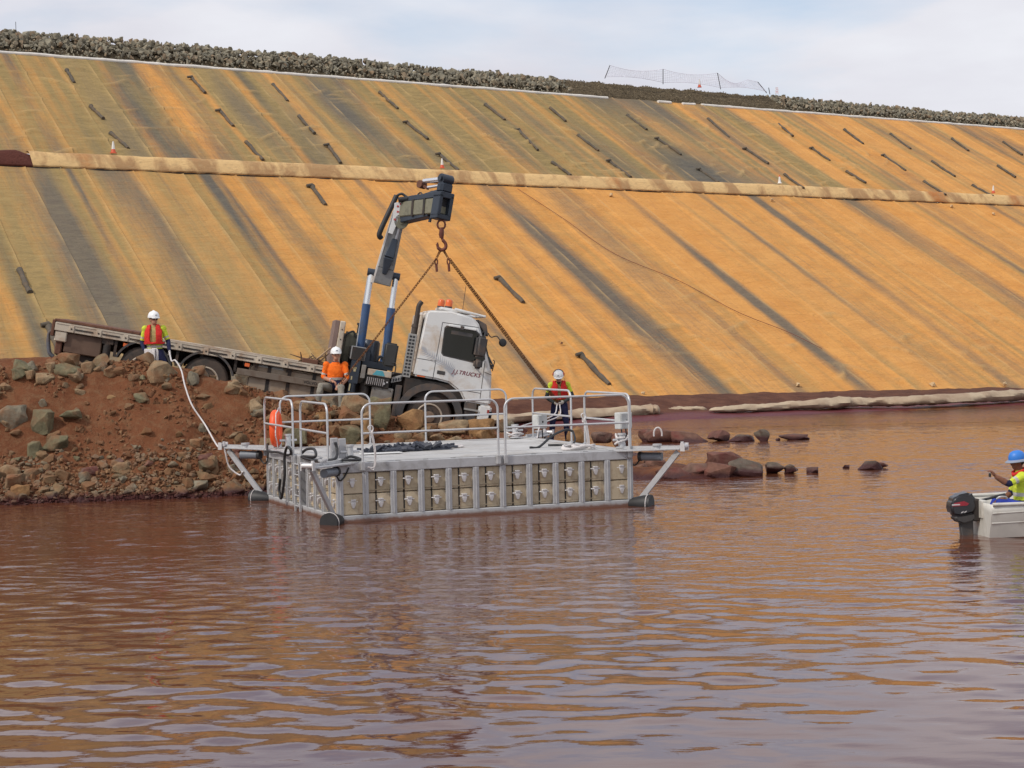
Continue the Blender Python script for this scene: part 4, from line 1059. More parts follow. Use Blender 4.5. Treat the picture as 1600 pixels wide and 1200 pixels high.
b = MB(); b.box(0.98, 1.75, 1.78, 1.98, PDK+0.012, PDK+0.03); b.xform(PM); o = b.build('white_board', M_WHITE, bevel=0.004); tag(o, 'flat white board lying on the deck beside the dark net', 'board')
b = MB(); b.tube(spline([(4.15, 1.55, PDK+0.02), (4.35, 1.6, PDK+0.02), (4.75, 1.9, PDK+0.2), (5.15, 2.2, PDK+0.28), (5.3, 2.2, PDK+0.25)]), 0.024, 7); b.tube(spline([(5.3, 2.2, PDK+0.25), (5.25, 2.0, PDK+0.1), (5.1, 1.85, PDK+0.02), (4.8, 1.95, PDK+0.02), (4.7, 2.0, PDK+0.02)]), 0.02, 7)
b.xform(PM); o = b.build('hose', M_BLACK, smooth=60); tag(o, 'black hose looped over the right rail foot on the deck', 'hose')

# ================================================================== THE CRANE TRUCK
TYAW, TPIT = R(7), math.atan(0.19)
_c = at(664, 686.5, 41.4)
TR = Matrix.Rotation(TYAW, 4, 'Z') @ Matrix.Rotation(TPIT, 4, 'Y')
TM = Matrix.Translation(_c-(TR @ Vector((0, -1.15, 0)))) @ TR
truck = empty('crane_truck'); truck.matrix_world = TM
tag(truck, 'white cab flatbed truck with folding crane parked nose down on the ramp', 'truck')
def tw(x, y, z): return TM @ Vector((x, y, z))
M_CAB = pmat('cab_white_paint', (0.70, 0.70, 0.69), 0.28, 0, 0.04, 2, 0, 40, (0.50, 0.39, 0.29), 0.30, 1.9)
M_DGREY = pmat('dark_grey_plastic', (0.060, 0.056, 0.056), 0.6, 0, 0.2, 3, 0, 40, (0.15, 0.10, 0.07), 0.3, 3)
M_CHAS = pmat('dusty_chassis', (0.028, 0.024, 0.022), 0.75, 0, 0.3, 3, 0.2, 20, (0.085, 0.05, 0.034), 0.35, 2)
M_TYRE = pmat('dusty_tyre', (0.045, 0.038, 0.034), 0.85, 0, 0.3, 5, 0.2, 25, (0.125, 0.082, 0.058), 0.6, 2)
M_RIM = pmat('dusty_rim', (0.24, 0.17, 0.12), 0.7, 0.1, 0.25, 5, 0, 40, (0.17, 0.10, 0.065), 0.5, 3)
M_RIML = pmat('pale_rim_edge', (0.45, 0.37, 0.29), 0.6, 0.2, 0.15, 5)
M_GLASS = pmat('dark_cab_glass', (0.012, 0.013, 0.014), 0.06, 0, 0.1, 2)
M_CREAM = pmat('cream_side_rail', (0.52, 0.45, 0.36), 0.6, 0, 0.15, 2, 0, 40, (0.33, 0.20, 0.12), 0.35, 3)
M_RUST = pmat('rusty_steel', (0.155, 0.068, 0.040), 0.85, 0, 0.35, 4, 0.3, 30, (0.09, 0.035, 0.022), 0.5, 4)
M_BROWN = pmat('brown_tool_box', (0.120, 0.070, 0.046), 0.65, 0, 0.2, 2.5, 0, 40, (0.075, 0.038, 0.025), 0.3, 2)
M_TANK = pmat('dusty_tank', (0.34, 0.27, 0.20), 0.55, 0.2, 0.12, 2.5, 0, 40, (0.24, 0.15, 0.09), 0.35, 2)
M_BLUE = pmat('blue_cylinder', (0.040, 0.085, 0.190), 0.4, 0, 0.15, 3, 0, 40, (0.07, 0.07, 0.08), 0.2, 3)
M_CHROME = pmat('chrome_rod', (0.80, 0.81, 0.83), 0.18, 0.85, 0.04, 4)
M_OLIVE = pmat('olive_boom', (0.190, 0.180, 0.125), 0.5, 0.1, 0.15, 3, 0, 40, (0.08, 0.075, 0.06), 0.25, 3)
M_STEELG = pmat('grey_boom', (0.25, 0.25, 0.25), 0.45, 0.3, 0.15, 3, 0, 40, (0.12, 0.11, 0.10), 0.3, 3)
M_BDARK = pmat('dark_blue_steel', (0.040, 0.050, 0.068), 0.4, 0.3, 0.2, 4)
M_GREYBOX = pmat('grey_step_box', (0.24, 0.225, 0.205), 0.6, 0.2, 0.1, 5, 0, 40, (0.17, 0.12, 0.09), 0.3, 3)
M_PERF = pmat('heat_shield', (0.36, 0.35, 0.33), 0.5, 0.4, 0.12, 5)
M_AMBER = pmat('amber_lens', (0.72, 0.14, 0.03), 0.25, 0, 0.05)
M_LTR = pmat('door_lettering', (0.20, 0.035, 0.045), 0.5, 0, 0.05)
M_FERN = pmat('grey_decal', (0.42, 0.43, 0.46), 0.5, 0, 0.05)
YN = -1.25                       # the side that faces the water
# chassis
b = MB()
for y in (-0.42, 0.42): b.box(-8.1, 0.9, y-0.04, y+0.04, 0.78, 1.04)
for x in (-8.1, -6.9, -5.7, -4.2, -3.0, -1.5, 0.3): b.box(x-0.05, x+0.05, -0.4, 0.4, 0.82, 1.0)
b.box(-3.0, -0.8, -0.6, 0.9, 0.55, 0.95)
b.build('chassis', M_CHAS, truck)
for x in (0, -5.01, -6.38):
    b = MB(); b.cyl((x, -0.95, 0.51), (x, 0.95, 0.51), 0.09, 10); b.lathe([(0.05, -0.3), (0.22, -0.15), (0.22, 0.15), (0.05, 0.3)], 12, Matrix.Translation((x, 0, 0.51)) @ Matrix.Rotation(R(90), 4, 'X')); b.build('axle', M_CHAS, truck, smooth=40)
# wheels
def wheel(x, y, side, dual):
    e = empty('wheel', (x, y, 0.51), (0, 0, 0), truck); MX = Matrix.Rotation(R(90), 4, 'X')       # lathe z -> -y
    w = 0.30
    prof = [(0.30, -w/2), (0.40, -w/2-0.004), (0.47, -w/2+0.01), (0.503, -w/2+0.045), (0.51, 0), (0.503, w/2-0.045), (0.47, w/2-0.01), (0.40, w/2+0.004), (0.30, w/2)]
    b = MB(); b.lathe(prof, 40, MX)
    for yy in (-0.07, 0.0, 0.07):
        b.tube([Vector((0.509*math.cos(t), yy, 0.509*math.sin(t))) for t in np.linspace(0, 6.283, 41)[:-1]], 0.008, 4, closed=True)
    b.build('tyre', M_TYRE, e, smooth=35)
    s = -1 if side < 0 else 1
    r_ = MB(); r_.tube([Vector((0.285*math.cos(t), s*(w/2-0.0), 0.285*math.sin(t))) for t in np.linspace(0, 6.283, 41)[:-1]], 0.022, 8, closed=True)
    r_.build('rim_edge', M_RIML, e, smooth=50)
    d = MB(); z0 = w/2-(0.02 if not dual else 0.13)
    d.lathe([(0.28, z0-0.05), (0.275, z0+0.0), (0.22, z0-0.05 if not dual else z0+0.02), (0.13, z0-0.0), (0.12, z0+0.05), (0.05, z0+0.06)], 28, Matrix.Rotation(R(90) if s < 0 else R(-90), 4, 'X'))
    d.build('rim', M_RIM, e, smooth=35)
    for i in range(10):
        t = i*6.283/10; n_ = MB(); c = Vector((0.165*math.cos(t), s*(z0-0.01), 0.165*math.sin(t))); n_.cyl(c, c+Vector((0, s*0.04, 0)), 0.014, 6); n_.build('wheel_nut', M_CHAS, e)
    for i in range(8):
        t = (i+0.5)*6.283/8; n_ = MB(); c = Vector((0.235*math.cos(t), s*(z0-0.035 if not dual else z0+0.005), 0.235*math.sin(t))); n_.cyl(c, c+Vector((0, s*0.02, 0)), 0.027, 10); n_.build('rim_hole', M_CHAS, e)
for s in (-1, 1):
    wheel(0, s*1.06, s, False)
    for x in (-5.01, -6.38): wheel(x, s*1.05, s, True)
# rear mudguards
def guard(x, r0, a0, a1, y0, y1, name='mudguard', mat=None, th=0.03):
    b = MB(); o_ = arc((x, 0, 0.51), r0+th, a0, a1, 16); i_ = arc((x, 0, 0.51), r0, a0, a1, 16)
    b.prism([(p.x, p.z) for p in o_]+[(p.x, p.z) for p in reversed(i_)], y0, y1)
    b.build(name, mat or M_DGREY, truck, smooth=35)
for s in (-1, 1):
    y0, y1 = (YN+0.0, -0.75) if s < 0 else (0.75, 1.25)
    for x in (-5.01, -6.38): guard(x, 0.60, R(18), R(162), y0, y1, th=0.045)
    # front wheel arch in dark plastic, wide lip
guard(0, 0.60, R(-4), R(186), YN-0.03, YN+0.42, 'wheel_arch', M_DGREY, 0.15)
guard(0, 0.60, R(-4), R(186), 0.83, 1.28, 'wheel_arch', M_DGREY, 0.15)
b = MB(); b.box(-0.66, 0.66, -1.18, -0.8, 0.9, 1.3); b.box(-0.9, 1.0, -0.95, 0.95, 0.95, 1.35); b.build('wheel_well', M_CHAS, truck)
# cab: side profile pulled across, corners rounded
prof = [(-0.50, 1.36), (-0.47, 2.2), (-0.44, 2.80), (-0.38, 2.86), (0.10, 2.93), (0.62, 2.86), (0.76, 2.74), (0.90, 2.45), (1.13, 1.92), (1.22, 1.72), (1.30, 1.15), (1.31, 0.98), (0.98, 0.98), (0.72, 0.98), (0.60, 1.16), (0.30, 1.33), (0.0, 1.36)]
b = MB(); b.prism(prof, YN, 1.25); cab = b.build('cab', M_CAB, truck, bevel=0.05, seg=3, smooth=40)
# rear panel of the cab, speckled dust
b = MB(); b.box(-0.56, -0.492, YN+0.06, 1.19, 1.42, 2.74); b.build('cab_back_panel', pmat('speckled_panel', (0.50, 0.43, 0.35), 0.8, 0, 0.25, 12, 0.2, 30, (0.30, 0.22, 0.17), 0.5, 9), cab, bevel=0.02)
# side glass with black rubber frame
def poly_panel(poly, y0, y1, name, mat, parent, bevel=0.0):
    b = MB(); b.prism(poly, y0, y1); return b.build(name, mat, parent, bevel=bevel)
win = [(0.05, 1.98), (0.03, 2.50), (0.07, 2.555), (0.70, 2.56), (0.80, 2.50), (0.99, 2.08), (1.01, 2.0), (0.93, 1.90), (0.84, 1.885), (0.10, 1.93)]
def grow(poly, k): 
    cx = sum(p[0] for p in poly)/len(poly); cz = sum(p[1] for p in poly)/len(poly)
    return [(cx+(x-cx)*(1+k/abs(x-cx+1e-6)*0.45*abs(x-cx)), cz+(z-cz)*(1+k)) for x, z in poly]
for s in (-1, 1):
    ya, yb = (YN-0.004, YN+0.03) if s < 0 else (1.22, 1.254)
    w_ = poly_panel(grow(win, 0.09), ya, yb, 'window_frame', M_DGREY, cab)
    poly_panel(win, ya-0.003 if s < 0 else ya, yb if s < 0 else yb+0.003, 'window_glass', M_GLASS, w_)
b = MB(); b.box(0.18, 0.66, YN-0.0095, YN-0.0075, 2.42, 2.50); b.build('sun_blind', M_DGREY, cab)
# windscreen
b = MB(); b.hexa([(0.80, -1.10, 2.66), (0.80, 1.10, 2.66), (1.17, 1.12, 1.84), (1.17, -1.12, 1.84), (0.84, -1.10, 2.70), (0.84, 1.10, 2.70), (1.205, 1.12, 1.86), (1.205, -1.12, 1.86)])
b.build('windscreen', M_GLASS, cab)
b = MB(); b.beam((1.20, -1.16, 1.84), (1.20, 1.16, 1.84), 0.06, 0.10); b.tube([(1.25, -1.05, 1.75), (1.27, -1.05, 1.98), (1.25, -0.9, 2.0)], 0.012, 6); b.beam((1.26, -1.0, 1.86), (1.22, -0.2, 2.05), 0.02, 0.03); b.build('wiper', M_BLACK, cab)
# panel gaps of the door
for (x0, z0, x1, z1) in ((-0.06, 1.36, -0.05, 2.64), (-0.05, 2.64, 0.76, 2.66), (1.03, 1.95, 1.06, 1.05), (-0.49, 1.76, -0.06, 1.76), (0.60, 1.22, 1.05, 1.22), (1.06, 1.70, 1.22, 1.66)):
    b = MB(); b.beam((x0, YN-0.0005, z0), (x1, YN-0.0005, z1), 0.014, 0.004, up=(0, 1, 0)); b.build('panel_gap', M_DGREY, cab)
b = MB(); b.box(0.01, 0.19, YN-0.012, YN, 1.49, 1.57); b.build('door_handle', M_DGREY, cab, bevel=0.006)
b = MB(); b.box(0.10, 0.72, YN-0.06, YN-0.0, 2.575, 2.62); b.build('window_visor', M_CAB, cab, bevel=0.01)
b = MB(); b.box(0.36, 0.44, YN-0.065, YN-0.0, 2.55, 2.63); b.build('visor_clip', M_DGREY, cab)
# lower cab: step, bumper, headlight
b = MB(); b.prism([(0.76, 0.56), (1.02, 0.50), (1.02, 0.972), (0.74, 0.972)], YN+0.02, -0.7); b.build('cab_step', M_DGREY, truck, bevel=0.02)
b = MB(); b.box(0.74, 1.06, YN-0.03, YN+0.06, 0.80, 0.84); b.box(0.72, 1.06, YN-0.05, YN+0.06, 0.46, 0.50); b.build('step_tread', M_PERF, truck)
b = MB(); b.prism([(1.07, 0.44), (1.29, 0.44), (1.345, 0.62), (1.36, 0.972), (1.06, 0.972)], YN-0.004, 1.254); bump_ = b.build('bumper', M_CAB, truck, bevel=0.04, seg=2, smooth=40)
for s in (-1, 1):
    b = MB(); y = s*1.02; b.box(1.30, 1.385, y-0.2, y+0.2, 0.66, 0.86); b.build('headlight', M_GLASS, bump_, bevel=0.02)
b = MB(); b.box(1.26, 1.31, YN-0.008, YN+0.01, 0.80, 0.88); b.build('side_light', pmat('red_lens', (0.3, 0.03, 0.02), 0.3), bump_)
b = MB(); b.box(1.20, 1.235, -0.95, 0.95, 1.1, 1.6); b.build('grille', M_DGREY, cab)
# roof visor, light bar, beacons, antenna
b = MB(); b.prism([(0.72, 2.84), (0.93, 2.76), (1.02, 2.50), (0.98, 2.50), (0.80, 2.70)], YN+0.02, 1.23); b.build('sun_visor', M_DGREY, truck, bevel=0.015)
b = MB(); b.box(-0.10, 0.62, -0.75, 0.75, 2.93, 2.99); b.beam((0.20, -0.9, 2.99), (0.92, -0.9, 2.93), 0.12, 0.05); b.beam((0.2, 0.9, 2.99), (0.92, 0.9, 2.93), 0.12, 0.05); b.box(0.84, 0.92, -0.9, 0.9, 2.91, 2.96)
b.build('light_bar', M_CAB, truck, bevel=0.012)
for y in (-0.35, 0.55):
    e = empty('beacon', (0.0+0.10*(y < 0), y, 2.99), (0, 0, 0), truck)
    b = MB(); b.lathe([(0.085, 0.0), (0.085, 0.05)], 14); b.build('beacon_base', M_DGREY, e)
    b = MB(); b.lathe([(0.08, 0.05), (0.08, 0.17), (0.055, 0.205), (0.02, 0.215)], 16); b.build('beacon_lens', M_AMBER, e, smooth=50)
b = MB(); b.tube([(0.42, -0.5, 2.9), (0.40, -0.5, 3.55)], 0.006, 5); b.build('antenna', M_BLACK, truck)
# mirrors
for s in (-1, 1):
    y = s*1.46
    e = empty('mirror', (0.86, y, 2.22), (0, 0, R(18)*-s), truck)
    b = MB(); b.box(-0.12, 0.12, -0.10, 0.10, -0.22, 0.26); b.build('mirror_housing', M_DGREY, e, bevel=0.05, seg=3, smooth=40)
    b = MB(); b.box(-0.10, 0.09, -0.10, 0.08, -0.48, -0.26); b.build('wide_mirror', M_DGREY, e, bevel=0.05, seg=3, smooth=40)
    b = MB(); b.tube(spline([(0.05, 0, 0.24), (0.10, -s*0.12, 0.36), (0.08, -s*0.24, 0.34)]), 0.02, 8); b.tube([(0.0, 0, -0.46), (0.06, -s*0.22, -0.46)], 0.02, 8); b.build('mirror_arm', M_BLACK, e, smooth=50)
e = empty('front_mirror', (1.02, -1.0, 2.58), (0, 0, 0), truck)
b = MB(); b.tube(spline([(0, 0, 0), (0.08, -0.02, -0.08), (0.20, -0.03, -0.04), (0.30, -0.03, -0.12)]), 0.012, 7); b.build('mirror_stalk', M_BLACK, e, smooth=50)
b = MB(); b.lathe([(0.02, -0.05), (0.08, -0.04), (0.095, 0.0), (0.08, 0.04), (0.02, 0.05)], 14, Matrix.Translation((0.36, -0.03, -0.16)) @ Matrix.Rotation(R(80), 4, 'X') @ Matrix.Rotation(R(20), 4, 'Y')); b.build('mirror_head', M_BLACK, e, smooth=60)
# lettering and fern decal on the door
def lettering(txt, x, z, size, mat, shear=0.25, name='lettering', y=YN-0.004, parent=None, thick=0.0):
    cu = bpy.data.curves.new(name, 'FONT'); cu.body = txt; cu.size = size; cu.shear = shear; cu.extrude = 0.001; cu.align_x = 'CENTER'; cu.align_y = 'CENTER'; cu.offset = thick; cu.space_character = 1.08
    tmp = bpy.data.objects.new(name, cu); COL.objects.link(tmp); dg = bpy.context.evaluated_depsgraph_get()
    me = bpy.data.meshes.new_from_object(tmp.evaluated_get(dg)); bpy.data.objects.remove(tmp)
    me.transform(Matrix.Translation((x, y, z)) @ Matrix.Rotation(R(90), 4, 'X')); me.materials.clear()
    return link(name, me, mat, parent)
lettering('J.J.TRUCKS', 0.66, 1.60, 0.125, M_LTR, 0.3, parent=cab, thick=0.002)
lettering('FM12', -0.27, 1.52, 0.055, M_FERN, 0.1, parent=cab)
b = MB(); st = [Vector((x, 0, z)) for x, z in ((-0.40, 2.02), (-0.30, 1.92), (-0.10, 1.83), (0.10, 1.76), (0.26, 1.67), (0.34, 1.57), (0.385, 1.47))]
st = spline(st, 4)
for i, p in enumerate(st[:-1]):
    t = (st[i+1]-p).normalized(); nrm = Vector((-t.z, 0, t.x)); f = i/len(st)
    l_ = 0.155*math.sin(min(1, f*1.6+0.12)*math.pi*0.62)*(1 if f < 0.75 else (1-f)/0.25+0.15)
    for s in (-1, 1):
        a = p+nrm*s*0.004; tip = p+nrm*s*l_*0.8-t*l_*0.55; w_ = t*0.017
        q = [a-w_, a+w_, tip]; b.add([(v.x, YN-0.0035, v.z) for v in q], [(0, 1, 2)])
for p, q in zip(st, st[1:]): b.beam((p.x, YN-0.0035, p.z), (q.x, YN-0.0035, q.z), 0.010, 0.001, up=(0, 1, 0))
b.build('fern_decal', M_FERN, cab)
b = MB(); b.box(-0.42, -0.24, YN-0.006, YN+0.01, 1.365, 1.39); b.build('reflector', M_AMBER, cab)
# exhaust stack with perforated shield
b = MB(); b.tube([(-0.62, -1.05, 1.1), (-0.62, -1.05, 2.5)], 0.075, 14); b.tube(spline([(-0.62, -1.05, 2.45), (-0.62, -1.05, 2.8), (-0.615, -1.05, 2.92), (-0.57, -1.05, 3.02)]), 0.055, 14); b.cyl((-0.62, -1.05, 2.43), (-0.62, -1.05, 2.47), 0.09, 14)
ex = b.build('exhaust_stack', pmat('sooty_pipe', (0.075, 0.06, 0.052), 0.6, 0.4, 0.3, 4), truck, smooth=40)
b = MB(); b.cyl((-0.60, -1.05, 2.97), (-0.565, -1.05, 3.028), 0.045, 12); b.build('exhaust_mouth', M_BLACK, ex)
sh = MB(); sh.box(-0.74, -0.56, -1.19, -1.16, 1.30, 2.28); sh.box(-0.74, -0.72, -1.16, -1.0, 1.30, 2.28); shd = sh.build('heat_shield', M_PERF, ex, bevel=0.006)
for i in range(12):
    b = MB()
    for j in range(2): b.box(-0.715+j*0.07, -0.665+j*0.07, -1.195, -1.19, 1.345+i*0.077, 1.39+i*0.077)
    b.build('shield_slot', M_BLACK, ex)
b = MB(); b.hexa([(-0.80, -1.18, 1.14), (-0.58, -1.18, 1.22), (-0.58, -1.0, 1.22), (-0.80, -1.0, 1.14), (-0.80, -1.18, 1.26), (-0.58, -1.18, 1.36), (-0.58, -1.0, 1.36), (-0.80, -1.0, 1.26)]); b.xform(Matrix.Translation((-0.16, 0, -0.02))); b.build('shield_elbow', M_PERF, ex, bevel=0.006)
for i in range(4):
    b = MB(); b.box(-0.93+i*0.055, -0.895+i*0.055, -1.185, -1.18, 1.16+i*0.022, 1.22+i*0.022); b.build('shield_slot', M_BLACK, ex)
# grey step box ahead of the crane, air tank, panels under the crane
b = MB(); b.box(-1.36, -0.88, YN+0.02, -0.75, 0.50, 1.00); sb = b.build('step_box', M_GREYBOX, truck, bevel=0.02)
for (x, z) in ((-1.30, 0.93), (-0.94, 0.93), (-1.12, 0.96), (-1.30, 0.72), (-0.94, 0.72)):
    b = MB(); b.cyl((x, YN+0.005, z), (x, YN+0.02, z), 0.012, 6); b.build('rivet', M_CHAS, sb)
b = MB(); b.lathe([(0.10, 0.52), (0.11, 0.56), (0.11, 0.98), (0.09, 1.03), (0.04, 1.05)], 14, Matrix.Translation((-1.52, -1.1, 0))); b.build('air_tank', M_CHAS, truck, smooth=50)
b = MB(); b.box(-0.84, -0.70, YN+0.05, -0.8, 0.4, 1.1); b.build('arch_flap', M_DGREY, truck, bevel=0.01)
# fuel tank and side guard with lettering
b = MB(); b.prism([(-4.05, 0.46), (-4.10, 0.52), (-4.10, 0.98), (-4.05, 1.04), (-2.45, 1.04), (-2.40, 0.98), (-2.40, 0.52), (-2.45, 0.46)], -1.12, -0.55); tk = b.build('fuel_tank', M_TANK, truck, bevel=0.04, seg=3, smooth=40)
for x in (-3.65, -3.2, -2.65):
    b = MB(); b.box(x-0.04, x+0.04, -1.135, -0.55, 0.45, 1.055); b.build('tank_strap', M_CHAS, tk)
b = MB(); b.box(-4.35, -2.25, -1.22, -1.18, 0.76, 0.90); sg = b.build('side_guard', pmat('side_guard_paint', (0.17, 0.135, 0.105), 0.6, 0, 0.15, 3, 0, 40, (0.12, 0.08, 0.055), 0.3, 3), truck, bevel=0.008)
lettering('VOLVO', -2.72, 0.83, 0.085, M_CHAS, 0.0, parent=sg, y=-1.224, thick=0.002)
b = MB(); b.cyl((-3.9, -1.0, 1.0), (-3.35, -1.0, 1.0), 0.10, 14); b.build('air_bottle', M_PERF, truck, smooth=40)
# flat bed: floor, cream side rail with pockets, rusty rear lip, headboard
BX0, BX1, BZ = -8.36, -2.42, 1.235
b = MB(); b.box(BX0+0.03, BX1, -1.20, 1.20, BZ-0.10, BZ-0.012); bed = b.build('bed_floor', M_RUST, truck)
for i in range(14):
    b = MB(); y = -1.18+i*0.17; b.box(BX0+0.04, BX1, y, y+0.16, BZ-0.012, BZ+0.003); b.build('bed_board', pmat('worn_board', (0.22, 0.155, 0.105), 0.85, 0, 0.25, 2) if i == 0 else bpy.data.materials['worn_board'], bed)
for s in (-1, 1):
    y0, y1 = (YN, -1.203) if s < 0 else (1.203, 1.25)
    b = MB(); b.box(BX0, BX1, y0, y1, BZ-0.17, BZ+0.012); sr_ = b.build('side_rail', M_CREAM, truck, bevel=0.012)
    b = MB(); b.box(BX0+0.02, BX1-0.02, y0-0.012 if s < 0 else y1, y0 if s < 0 else y1+0.012, BZ-0.015, BZ+0.02); b.build('rail_cap', M_CREAM, sr_)
    if s < 0:
        for i in range(10):
            x = BX0+0.36+i*0.585
            b = MB(); b.box(x+0.08, x+0.46, YN-0.014, YN-0.001, BZ-0.105, BZ-0.075); b.build('rail_slot', M_CHAS, sr_)
            b = MB(); b.box(x-0.055, x+0.055, YN-0.022, YN-0.001, BZ-0.165, BZ-0.02); b.build('rail_pocket', M_CREAM, sr_, bevel=0.008)
            b = MB(); b.cyl((x, YN-0.028, BZ-0.09), (x, YN-0.022, BZ-0.09), 0.02, 8); b.build('pocket_hole', M_CHAS, sr_)
for i in range(7):
    x = -8.0+i*0.95; b = MB(); b.box(x-0.04, x+0.04, -1.15, 1.15, BZ-0.26, BZ-0.102); b.build('cross_beam', M_CHAS, truck)
for (x, z) in ((-7.02, 0.70), (-5.68, 0.72), (-4.40, 0.80), (-3.95, 0.80)):
    b = MB(); b.box(x-0.03, x+0.03, -1.18, -1.12, z, BZ-0.172); b.build('bed_strut', M_CHAS, truck)
b = MB(); b.box(BX0-0.03, -6.55, YN+0.05, 1.2, BZ+0.022, BZ+0.085); b.build('rusty_plate', M_RUST, truck, bevel=0.01)
b = MB(); b.box(BX0-0.07, BX0-0.004, YN+0.0, 1.24, BZ-0.30, BZ+0.06); b.build('rear_lip', M_RUST, truck, bevel=0.012)
b = MB(); b.box(BX0+0.02, BX0+0.28, YN+0.02, -1.0, BZ-0.40, BZ-0.175); b.build('rear_bracket', M_CREAM, truck, bevel=0.02)
b = MB(); b.box(-2.40, -2.29, -1.20, 1.20, BZ-0.05, 2.30); b.build('headboard', pmat('dusty_headboard', (0.20, 0.135, 0.115), 0.8, 0, 0.2, 3), truck, bevel=0.01)
b = MB(); b.box(-2.285, -2.16, -1.22, -1.08, BZ-0.05, 2.30); b.build('headboard_post', M_CREAM, truck, bevel=0.02)
for i in range(4):
    b = MB(); b.cyl((-2.22, -1.228, 1.45+i*0.22), (-2.22, -1.22, 1.45+i*0.22), 0.016, 8); b.build('post_bolt', M_CHAS, truck)
# rear: brown tool box, support leg, bumper beam, lamps
b = MB(); b.box(-8.12, -7.32, -1.16, -0.5, 0.62, 1.06); b.build('tool_box', M_BROWN, truck, bevel=0.02)
b = MB(); b.box(-8.30, -8.16, -1.18, 1.18, 0.55, 0.92); b.build('rear_bumper', M_RUST, truck, bevel=0.02)
b = MB(); b.box(-8.15, -7.4, -1.0, 1.0, 0.30, 0.60); b.build('rear_underbox', M_CHAS, truck)
b = MB(); b.cyl((-7.20, -1.12, 0.25), (-7.20, -1.12, 1.06), 0.085, 14); b.box(-7.32, -7.08, -1.2, -1.0, 0.95, 1.06); b.build('support_leg', M_CHAS, truck, smooth=40)
for z in (0.42, 0.55, 0.66): 
    b = MB(); b.box(-7.24, -7.19, -1.215, -1.195, z, z+0.06); b.build('paint_mark', pmat('worn_yellow', (0.45, 0.36, 0.20), 0.7) if z == 0.42 else bpy.data.materials['worn_yellow'], truck)
for x in (-6.86, -4.20):
    b = MB(); b.box(x, x+0.11, YN+0.02, YN+0.06, BZ-0.28, BZ-0.20); b.build('side_marker', M_AMBER, truck, bevel=0.008)
b = MB(); b.tube(spline([(BX0-0.06, -1.0, BZ-0.20), (BX0-0.12, -1.0, BZ-0.24), (BX0-0.13, -1.0, BZ-0.36), (BX0-0.06, -1.0, BZ-0.66), (BX0+0.04, -1.0, BZ-0.75)]), [0.035]*17+[0.045]*16, 8); b.build('rear_arm', pmat('blue_grey_steel', (0.10, 0.105, 0.125), 0.6, 0, 0.2, 4, 0, 40, (0.12, 0.08, 0.06), 0.4, 3), truck, smooth=50)

# ------------------------------------------------------------------ loading crane (bolted to the truck)
crane = empty('crane', (0, 0, 0), (0, 0, 0), truck)
b = MB(); b.box(-2.05, -0.95, -0.95, 0.95, 0.98, 1.22); b.box(-1.95, -1.05, -0.6, 0.6, 1.22, 1.55); b.build('crane_base', M_CHAS, crane, bevel=0.02)
b = MB(); b.lathe([(0.34, 1.22), (0.34, 1.40), (0.26, 1.45), (0.24, 1.95), (0.20, 2.0)], 20, Matrix.Translation((-1.5, 0.25, 0))); b.build('slewing_column', M_BDARK, crane, smooth=40)
b = MB(); b.box(-2.12, -1.78, -0.25, 0.55, 1.25, 2.10); b.build('oil_tank', M_OLIVE, crane, bevel=0.05, seg=2, smooth=40)
b = MB(); b.tube(spline([(-2.05, -0.3, 1.3), (-2.16, -0.35, 1.6), (-2.12, -0.35, 1.95), (-1.95, -0.3, 2.12), (-1.85, -0.3, 2.0)]), 0.022, 7); b.cyl((-1.82, -0.2, 2.1), (-1.82, -0.2, 2.3), 0.035, 8); b.cyl((-1.82, -0.2, 2.28), (-1.82, -0.2, 2.33), 0.06, 8); b.build('tank_hose', M_BLACK, crane, smooth=50)
# near outrigger: beam end, leg with chipped paint, foot
b = MB(); b.box(-1.95, -1.62, -1.32, 0.2, 1.50, 1.80); b.build('outrigger_beam', M_STEELG, crane, bevel=0.015)
b = MB(); b.box(-1.93, -1.64, -1.335, -1.32, 1.52, 1.78); b.build('beam_end_plate', M_CHAS, crane)
b = MB(); b.box(-1.90, -1.70, -1.30, -1.12, 0.98, 1.50); b.cyl((-1.80, -1.21, 0.30), (-1.80, -1.21, 1.0), 0.085, 14); b.lathe([(0.17, 0.20), (0.17, 0.25), (0.07, 0.30)], 14, Matrix.Translation((-1.80, -1.21, 0))); b.build('outrigger_leg', M_BDARK, crane, smooth=40)
for (x, z, w_, h_) in ((-1.86, 1.30, 0.09, 0.04), (-1.83, 1.24, 0.05, 0.10), (-1.87, 0.80, 0.03, 0.16), (-1.84, 0.62, 0.04, 0.10), (-1.86, 1.05, 0.03, 0.08)):
    b = MB(); b.box(x, x+w_, -1.306, -1.298, z, z+h_); b.build('paint_chip', pmat('chipped_yellow', (0.50, 0.43, 0.25), 0.7) if (x, z) == (-1.86, 1.30) else bpy.data.materials['chipped_yellow'], crane)
b = MB(); b.box(-1.66, -1.56, -1.31, -1.25, 1.12, 1.42); b.build('grease_plate', M_GREYBOX, crane, bevel=0.01)
